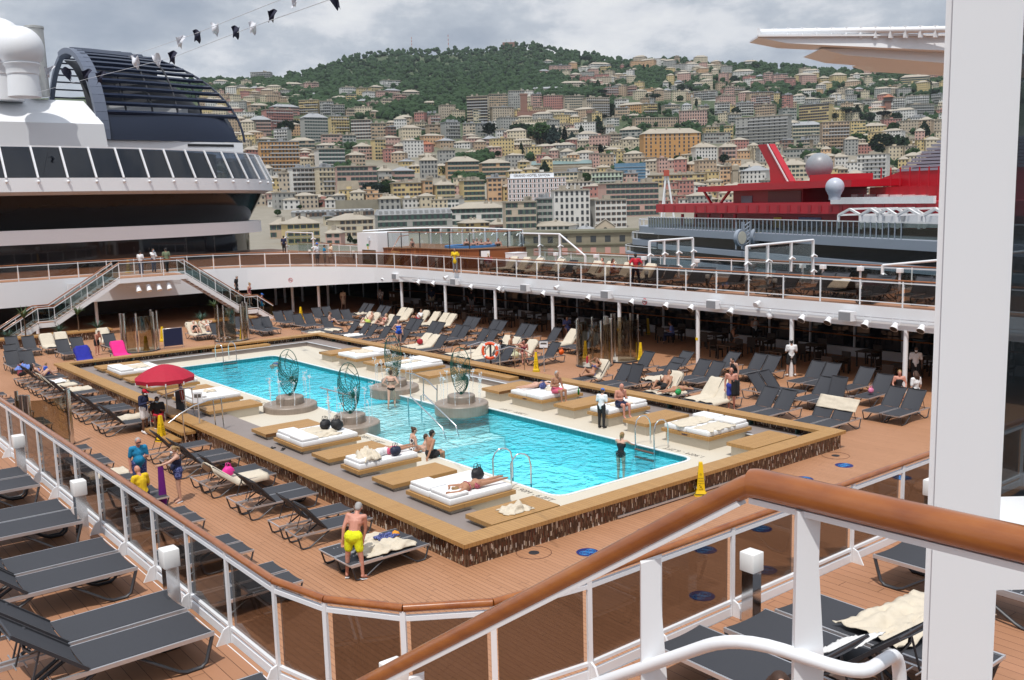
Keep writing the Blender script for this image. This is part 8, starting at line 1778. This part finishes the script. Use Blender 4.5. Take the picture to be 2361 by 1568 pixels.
b,w,h,a=lm('7',820,990,280,410); t=thing('stone_church','gabled sandstone church front with dark arched window','church',b,a); m=MB(); m.add([(-w/2,0,-10),(w/2,0,-10),(w/2,0,h*.55),(0,0,h),(-w/2,0,h*.55),(-w/2,20,-10),(w/2,20,-10),(w/2,20,h*.55),(0,20,h),(-w/2,20,h*.55)],[(0,1,2,3,4),(9,8,7,6,5),(1,6,7,2),(0,4,9,5)]); part('wall',m,WMAT['s'],t); m=MB(); m.add([(-w/2-.5,-.4,h*.54),(0,-.4,h+.3),(0,20.4,h+.3),(-w/2-.5,20.4,h*.54),(w/2+.5,-.4,h*.54),(w/2+.5,20.4,h*.54)],[(0,1,2,3),(1,4,5,2)]); part('roof',m,SLATE,t); m=MB(); m.box(-w*.09,-.1,h*.15,w*.09,-.01,h*.4); m.tube([(0,-.1,h*.4),(0,-.01,h*.4)],w*.09,12); part('arched_window',m,PANE,t)
# pink hotel with its roof sign
b,w,h,a=lm('s',70,570,1320,1530); t=thing('pink_hotel','pink and white striped hotel with lettered roof sign','hotel',b,a+.05); part('wall',box_b(w,16,h),WMAT['p'],t)
for f in range(5): part('string_course',MB().box(-w/2-.15,-.2,h*f/5-.25,w/2+.15,-.02,h*f/5+.25),WHITE2,t)
for f in range(5):
    for c in range(14):
        x=-w/2+w*(c+.5)/14; m=MB(); m.box(x-1.1,-.12,h*(f+.2)/5,x+1.1,-.005,h*(f+.82)/5); part('white_surround',m,WHITE2,t); 
        wo=link('window',WIN[(1,0)],t,(x,-.125,h*(f+.5)/5)); wo.scale=(1.1,1,1.35)
part('attic',MB().box(-w/2+2,3,h,w*.3,14,h+3.6),WHITE2,t); part('roof',MB().box(-w/2-.4,-.4,h+.02,w/2+.4,2.9,h+.4),WHITE2,t)
me=text_mesh('GRAND HOTEL SAVOIA',2.4,.06); me.materials.clear(); me.materials.append(INK); o=link('roof_lettering',me,t,(-w*.08,2.9,h+2.0)); o.rotation_euler=(PI/2,0,0)
# long customs hall on the quay
b,w,h,a=lm('7',300,1060,395,600,395); t=thing('quay_warehouse','long weathered stone quay warehouse with dark upper windows and pink shuttered lower windows','warehouse',b,a-.10); QW=paint('weathered_stone',(.25,.22,.16),.95,var=.35,scale=.25); part('wall',box_b(w*1.5,22,h),QW,t); part('roof',MB().box(-w*.76,-.8,h,w*.76,22,h+1.0),paint('mossy_cornice',(.16,.15,.10),.95,var=.3,scale=.5),t)
part('string_course',MB().box(-w*.76,-.5,h*.50,w*.76,-.02,h*.55),paint('mossy_cornice',(.16,.15,.10),.95),t)
PKS=paint('pink_shutter',(.52,.28,.24),.8)
n=int(w*1.5/6)
for c in range(n):
    x=-w*.73+(w*1.46)*(c+.5)/n
    part('upper_window',MB().box(x-1.15,-.06,h*.62,x+1.15,-.005,h*.88),PANE,t)
    m=MB(); m.box(x-1.15,-.08,h*.10,x+1.15,-.005,h*.40); part('pink_shutter',m,PKS,t)
# hilltop fort, masts, tall tower blocks
b,w,h,a=lm('s',22,126,150,190); t=thing('hilltop_fort','square brick fort with antennas on the hilltop','fort',b,a); part('wall',box_b(w,w*.8,h),WMAT['b'],t)
for x in (-.2,.2): m=MB(); m.tube([(x*w,5,h),(x*w,5,h*1.7)],.5,5); part('antenna',m,LEAD,t)
for x,y0,y1,lb in ((1390,110,215,'left red and white radio mast on the ridge'),(1705,90,225,'tall red and white radio mast on the ridge')):
    b,w,h,a=lm('r',x-6,x+6,y0,y1); t=thing('radio_mast',lb,'mast',b,a,'radio masts on the ridge'); m=MB()
    for i in range(8):
        z0,z1=h*i/8,h*(i+1)/8; k=w*.22
        part('lattice_section',MB().box(-k,-k,z0,k,k,z1-.2),paint('mast_red',(.45,.10,.07),.7) if i%2 else TRIM,t)
# white A-frame crane legs by the red ship
b,w,h,a=lm('s',1380,1500,1250,1500,330); t=thing('crane_gantry','white crane gantry legs with red head rising behind the red ship','crane',b,a)
for x0,x1 in ((-.42,-.12),(.42,.0)): m=MB(); m.tube([(x0*w*1.3,0,-10),(x1*w,0,h*.8)],w*.07,8); part('leg',m,WHITE,t,60)
m=MB(); m.tube([(-.25*w,4,-10),(-.2*w,4,h*.8)],w*.06,8); part('leg',m,WHITE,t,60)
part('head',MB().box(-w*.28,-1,h*.8,w*.12,4,h),paint('crane_red',(.42,.08,.05),.5),t)
# haze
def hz():
    m=MB(); m.box(-6500,-3500,-330,6500,6500,700); t=NT('haze_air'); t.t.nodes.remove(t.t.nodes[0]) if False else None
    v=t.n('ShaderNodeVolumePrincipled'); v.inputs['Density'].default_value=HAZE_D; t.set(v,'Color',(.80,.87,.97)); v.inputs['Anisotropy'].default_value=.2
    t.l(v.outputs[0],t.out.inputs['Volume']); return tag(link('haze',m.mesh('haze',t.mat)),kind='stuff')
HAZE_D=.00005
# ================================================================ red and grey cruise ship at the next berth
sd=ROT@_ray(543,480); sd=Vec((sd[0],sd[1],0)).normalized()       # its keel line, pointing away
S0=deep(1500,520,150.); S0.z=0; sn=Vec((sd.y,-sd.x,0))            # sn: away from us
if sn.dot(Vec((.6,.78,0)))<0: sn=-sn
def side(u,v,off=0.):
    d=Vec(ROT@_ray(u,v)); o=Vec((0,0,EYE)); pl=S0+sn*off
    t=(pl-o).dot(sn)/d.dot(sn); return o+d*t
def S_(u,v,off=0.):
    p=side(u,v,off); return (p-S0).dot(sd),p.z
def wp_(s,off,z): q=S0+sd*s+sn*off; return Vec((q.x,q.y,z))
def sbox(mb,s0,s1,o0,o1,z0,z1,m=None):
    vs=[wp_(s,o,z) for z in (z0,z1) for o in (o0,o1) for s in (s0,s1)]
    return mb.add(vs,[(0,2,3,1),(4,5,7,6),(0,1,5,4),(2,6,7,3),(0,4,6,2),(1,3,7,5)],m)
SREP=paint('ship_red',(.42,.008,.02),.4,var=.08,scale=.5); SGRY=paint('ship_grey',(.28,.32,.38),.45,var=.05,scale=.4); SDK=paint('ship_glass',(.006,.009,.012),.15,spec=.2,var=.5,scale=.3); SWH=paint('ship_white',(.72,.72,.72),.5); SNET=paint('ship_dark_grey',(.10,.12,.15),.5)
ship=thing('cruise_ship','grey hulled cruise ship with bright red upper decks berthed at the right','cruise ship',(S0.x,S0.y,-30))
sL=S_(1412,520)[0]; sM=S_(1493,530)[0]; sRd=S_(1512,480)[0]; sR=S_(2500,520)[0]
zr=lambda u,v:S_(u,v)[1]
def rounded(mb,s0,s1,z0,z1,w=26,r=9,o=0,m=None):
    """plan with a rounded stern end at s0 (s0 is the far end on the left)"""
    sg_=1 if s1>s0 else -1; pts=[]
    for i in range(9): a=PI/2*i/8; pts.append((s0+sg_*r*(1-math.sin(a)),o+r*(1-math.cos(a)) if False else o+r*(1-math.sin(PI/2-a)) ))
    pts=[(s0+sg_*r*(1-math.cos(PI/2*i/8)),o+r*(1-math.sin(PI/2*i/8))) for i in range(9)]
    pts=pts+[(s1,o),(s1,o+w),(s0+sg_*r,o+w)]
    poly=[(wp_(s,q,0).x,wp_(s,q,0).y) for s,q in pts]
    return mb.prism(poly,z0,z1,m)
zA=zr(1500,526); zB=zr(1500,540); zC=zr(1500,562); zD=zr(1500,572); zE=zr(1500,592)
part('hull',rounded(MB(),sM-2,sR,-32,zE-3,26,6,.6),SNET,ship,world=True)
part('upper_fascia',rounded(MB(),sM,sR,zB,zA,26,3),SGRY,ship,world=True)
part('upper_glass',rounded(MB(),sM+.6,sR,zC,zB-.001,24,3,.9),SDK,ship,world=True)
part('middle_band',rounded(MB(),sM-1,sR,zD,zC-.001,26,4,-.2),SGRY,ship,world=True)
part('lower_glass',rounded(MB(),sM,sR,zE,zD-.001,24,3,1.2),SDK,ship,world=True)
part('lower_band',rounded(MB(),sM-1.5,sR,zE-2.2,zE-.001,26,4,-.1),SGRY,ship,world=True)
for v0,v1,s0,nm in ((526,538,sL,'stern_terrace'),(557,566,sL+3,'stern_terrace'),(589,596,sL+6,'stern_terrace')):
    za,zb=zr(1450,v0-4),zr(1450,v1); part(nm,rounded(MB(),s0,sM,zb,za,24,10,1.5),SGRY,ship,world=True)
    m=MB(); n=9
    for i in range(n):
        a=PI/2*i/(n-1); sg_=1 if sM>s0 else -1; p=wp_(s0+sg_*10*(1-math.cos(a)),1.5+10*(1-math.sin(a)),za); part('stern_rail_post',MB().bar(p,p+Vec((0,0,1.1)),.08,.08),SWH,ship,world=True)
    pts=[wp_(s0+(1 if sM>s0 else -1)*10*(1-math.cos(PI/2*i/8)),1.5+10*(1-math.sin(PI/2*i/8)),za+1.1) for i in range(9)]+[wp_(sM,1.5,za+1.1)]
    m.tube(pts,.06,5); part('stern_rail',m,SWH,ship,world=True)
part('stern_glass',rounded(MB(),sL+5,sM,zr(1450,556),zr(1450,538),22,9,3),SDK,ship,world=True); part('stern_glass',rounded(MB(),sL+7,sM,zr(1450,588),zr(1450,567),22,9,3),SDK,ship,world=True)
part('hull',rounded(MB(),sL+8,sM,-32,zr(1450,596),22,9,3),SNET,ship,world=True)
# deck rail on the upper fascia
zt=zA+1.9; zt2=zA+1.25
st=(sR-sM)/90
for i in range(64): s=sM+(sR-sM)*i/64*.75; part('rail_post',MB().bar(wp_(s,.15,zA),wp_(s,.15,zA+1.7),.10,.10),SGRY,ship,world=True)
m=MB(); m.bar(wp_(sM,.15,zA+1.7),wp_(sR,.15,zA+1.7),.1,.1); part('top_rail',m,SWH,ship,world=True)
m=MB(); sbox(m,sM,sR,.2,.22,zA+.1,zA+1.6); part('rail_glass',m,glassy('ship_rail_pane',(.45,.5,.5)),ship,world=True)
# red decks, set back
o=6.
def So(u,v,off): q=side(u,v,off); return (q-S0).dot(sd),q.z
def quadbox(nm,mat,u0,v0,u1,v1,off,deep_=14.,side_v=None):
    """box whose face shows between the picture positions, off metres behind the ship's side"""
    s0,z1=So(u0,v0,off); s1,_=So(u1,v0,off); _,z0=So((u0+u1)/2,v1,off); m=MB(); sbox(m,min(s0,s1),max(s0,s1),off,off+deep_,z0,z1); return part(nm,m,mat,ship,world=True)
quadbox('red_deck_house',SREP,1600,490,2400,525,o+4,12); quadbox('red_balcony_deck',SREP,1512,471,2420,494,o,16)
quadbox('red_deck_house',SREP,1690,437,1850,470,o+5,10); quadbox('red_deck_house',paint('ship_dark_red',(.16,.004,.01),.4),1770,442,1846,469,o+4.9,.1)
quadbox('red_roof_slab',SREP,1608,431,1962,437,o+2,14); quadbox('red_roof_slab',SREP,1700,424,1830,431,o+4,10)
quadbox('red_mast_house',SREP,1866,404,1920,424,o+6,6); quadbox('red_deck_house',SREP,2005,432,2420,470,o+7,12)
quadbox('white_screen_wall',SWH,1914,456,2152,470,o-.3,.3)
for u in (1560,1590,1620,1650,1680): 
    s,_=So(u,480,o); _,z=So(u,494,o); m=MB(); m.bar(wp_(s,o+1,zA),wp_(s,o+1,z),.35,.35); part('red_post',m,SREP,ship,world=True)
m=MB(); a=So(1622,440,o+3); b_=So(1640,470,o+3); m.bar(wp_(a[0],o+3,a[1]),wp_(b_[0],o+3,b_[1]),.3,.3); a=So(1660,470,o+3); b_=So(1682,440,o+3); m.bar(wp_(a[0],o+3,a[1]),wp_(b_[0],o+3,b_[1]),.3,.3); part('red_brace',m,SREP,ship,world=True)
for k in range(26):
    u=1530+24*k; s,z=So(u,474,o); m=MB(); sbox(m,s-.35,s+.35,o-.05,o-.01,So(u,489,o)[1],z); part('red_panel_seam',m,paint('ship_deep_red',(.30,.005,.014),.4),ship,world=True)
# slanted red fin
off=o+7
poly=[(1746,334),(1773,332),(1827,428),(1776,430),(1773,386)]
vs=[]; 
for oo in (off,off+.9): vs+=[ (lambda q:wp_(q[0],oo,q[1]))(So(u,v,off)) for u,v in poly]
m=MB(); n=len(poly); m.add(vs,[tuple(range(n)),tuple(range(n,2*n))[::-1]]+[(i,(i+1)%n,n+(i+1)%n,n+i)[::-1] for i in range(n)]); part('slanted_fin',m,SREP,ship,world=True)
m=MB(); a=So(1770,333,off); b_=So(1822,428,off); m.bar(wp_(a[0],off-.1,a[1]),wp_(b_[0],off-.1,b_[1]),.1,.22,up=sd); part('fin_stripe',m,SWH,ship,world=True)
# radomes of the ship
for u,v,r,mt,oo in ((1888,384,31,paint('radome_grey',(.26,.28,.30),.4),o+8),(1924,431,21,paint('radome_pale',(.45,.48,.55),.4),o-2)):
    p=side(u,v,oo); R=r/pxm(p); m=MB(); m.ball(p,R,24,16); part('radome',m,mt,ship,60,world=True); m=MB(); m.lathe([(R*.62,-R*1.4),(R*.62,-R*.95),(R*.8,-R*.65)],p,20); part('radome_foot',m,mt,ship,40,world=True)
# funnel with louvres at the right
off=o+9
def curve(f): return So(2030+130*f,425-105*f**.8,off)
fp=[(2012,430),(2035,410),(2075,396),(2165,381),(2420,372),(2420,430)]
vs=[]
for oo in (off,off+9): vs+=[(lambda q:wp_(q[0],oo,q[1]))(So(u,v,off)) for u,v in fp]
n=len(fp); m=MB(); m.add(vs,[tuple(range(n)),tuple(range(n,2*n))[::-1]]+[(i,(i+1)%n,n+(i+1)%n,n+i)[::-1] for i in range(n)]); part('red_funnel_base',m,SREP,ship,world=True)
for k in range(9):
    u0=2068+11.5*k; v=393-8.2*k; a=So(u0,v,off); b_=So(2420,v-14,off); m=MB(); m.bar(wp_(a[0],off+.5,a[1]),wp_(b_[0],off+.5,b_[1]),1.2,.28); part('funnel_louvre',m,SGRY,ship,world=True)
fp=[(2072,396),(2165,325),(2420,310),(2420,376),(2165,383)]; vs=[]
for oo in (off+1.2,off+8): vs+=[(lambda q:wp_(q[0],oo,q[1]))(So(u,v,off)) for u,v in fp]
n=len(fp); m=MB(); m.add(vs,[tuple(range(n)),tuple(range(n,2*n))[::-1]]+[(i,(i+1)%n,n+(i+1)%n,n+i)[::-1] for i in range(n)]); part('funnel_core',m,paint('ship_dark_red',(.16,.004,.01),.4),ship,world=True)
for k in range(9): 
    s,z=So(2030+22*k,430,o+6.5); part('red_rail_post',MB().bar(wp_(s,o+6.5,z),wp_(s,o+6.5,z+2.2),.12,.12),SREP,ship,world=True)
# white cabana frames
for k,(u0,u1) in enumerate(((1932,1984),(1982,2030),(2020,2066),(2068,2118),(2130,2180))):
    o2=2.5; a,z0=So(u0,527,o2); b_,_=So(u1,527,o2); z1=So(u0,496,o2)[1]; zt_=So(u0,482,o2)[1]
    c=thing('cabana_frame','white gabled cabana frame on the grey ship, %s from the left'%ordn(k),'cabana',wp_((a+b_)/2,o2,z0),0,'white cabanas on the red ship')
    for oo in (o2,o2+3.2):
        for s in (a,b_): part('post',MB().bar(wp_(s,oo,z0),wp_(s,oo,z1),.22,.22),SWH,c,world=True)
        m=MB(); m.bar(wp_(a,oo,z1),wp_((a+b_)/2,oo,zt_),.22,.22); m.bar(wp_(b_,oo,z1),wp_((a+b_)/2,oo,zt_),.22,.22); part('gable',m,SWH,c,world=True)
    m=MB(); m.bar(wp_((a+b_)/2,o2,zt_),wp_((a+b_)/2,o2+3.2,zt_),.2,.2)
    for s in (a,b_): m.bar(wp_(s,o2,z1),wp_(s,o2+3.2,z1),.2,.2)
    part('ridge',m,SWH,c,world=True); m=MB(); sbox(m,min(a,b_),max(a,b_),o2+3.0,o2+3.1,z0,z1); part('back_curtain',m,SWH,c,world=True)
# lattice mast with two round lights on the ship's side
p=side(1712,575,-1.2); q=side(1716,512,-1.2); t=thing('lattice_mast','grey lattice mast with two round lamps in front of the dark glass','mast',p)
h=q.z-p.z
for a in (-.6,.6):
    for b_ in (-.6,.6): m=MB(); m.bar((a,b_,0),(a,b_,h),.15,.15); part('upright',m,SGRY,t)
for k in range(7): part('brace',MB().bar((-.6,-.6,h*k/7),(.6,-.6,h*(k+1)/7),.1,.1),SGRY,t)
for x in (-1.6,1.6): m=MB(); m.tube([(x,-.6,h*.45),(x,-1.1,h*.45)],1.05,16); part('round_lamp',m,SGRY,t,40); m=MB(); m.tube([(x,-1.11,h*.45),(x,-1.15,h*.45)],.8,16); part('lamp_face',m,paint('lamp_face',(.55,.53,.45),.5),t,40)
for k in range(6):
    u=2150 if False else 1980+30*k; s,z=So(u,432,o+6.9); part('searchlight',MB().obox(wp_(s,o+6.6,z-1.2),sd*.6,sn*.4,(0,0,.35)),SWH,ship,world=True)
quadbox('patterned_door',paint('blue_white_mural',(.15,.18,.35),.5,var=.9,scale=2.5),1840,501,1892,525,o+3.9,.1); quadbox('service_door',YEL,1783,501,1800,525,o+3.9,.1); quadbox('grey_hatch',SGRY,1708,452,1733,470,o+4.9,.1)
hz()
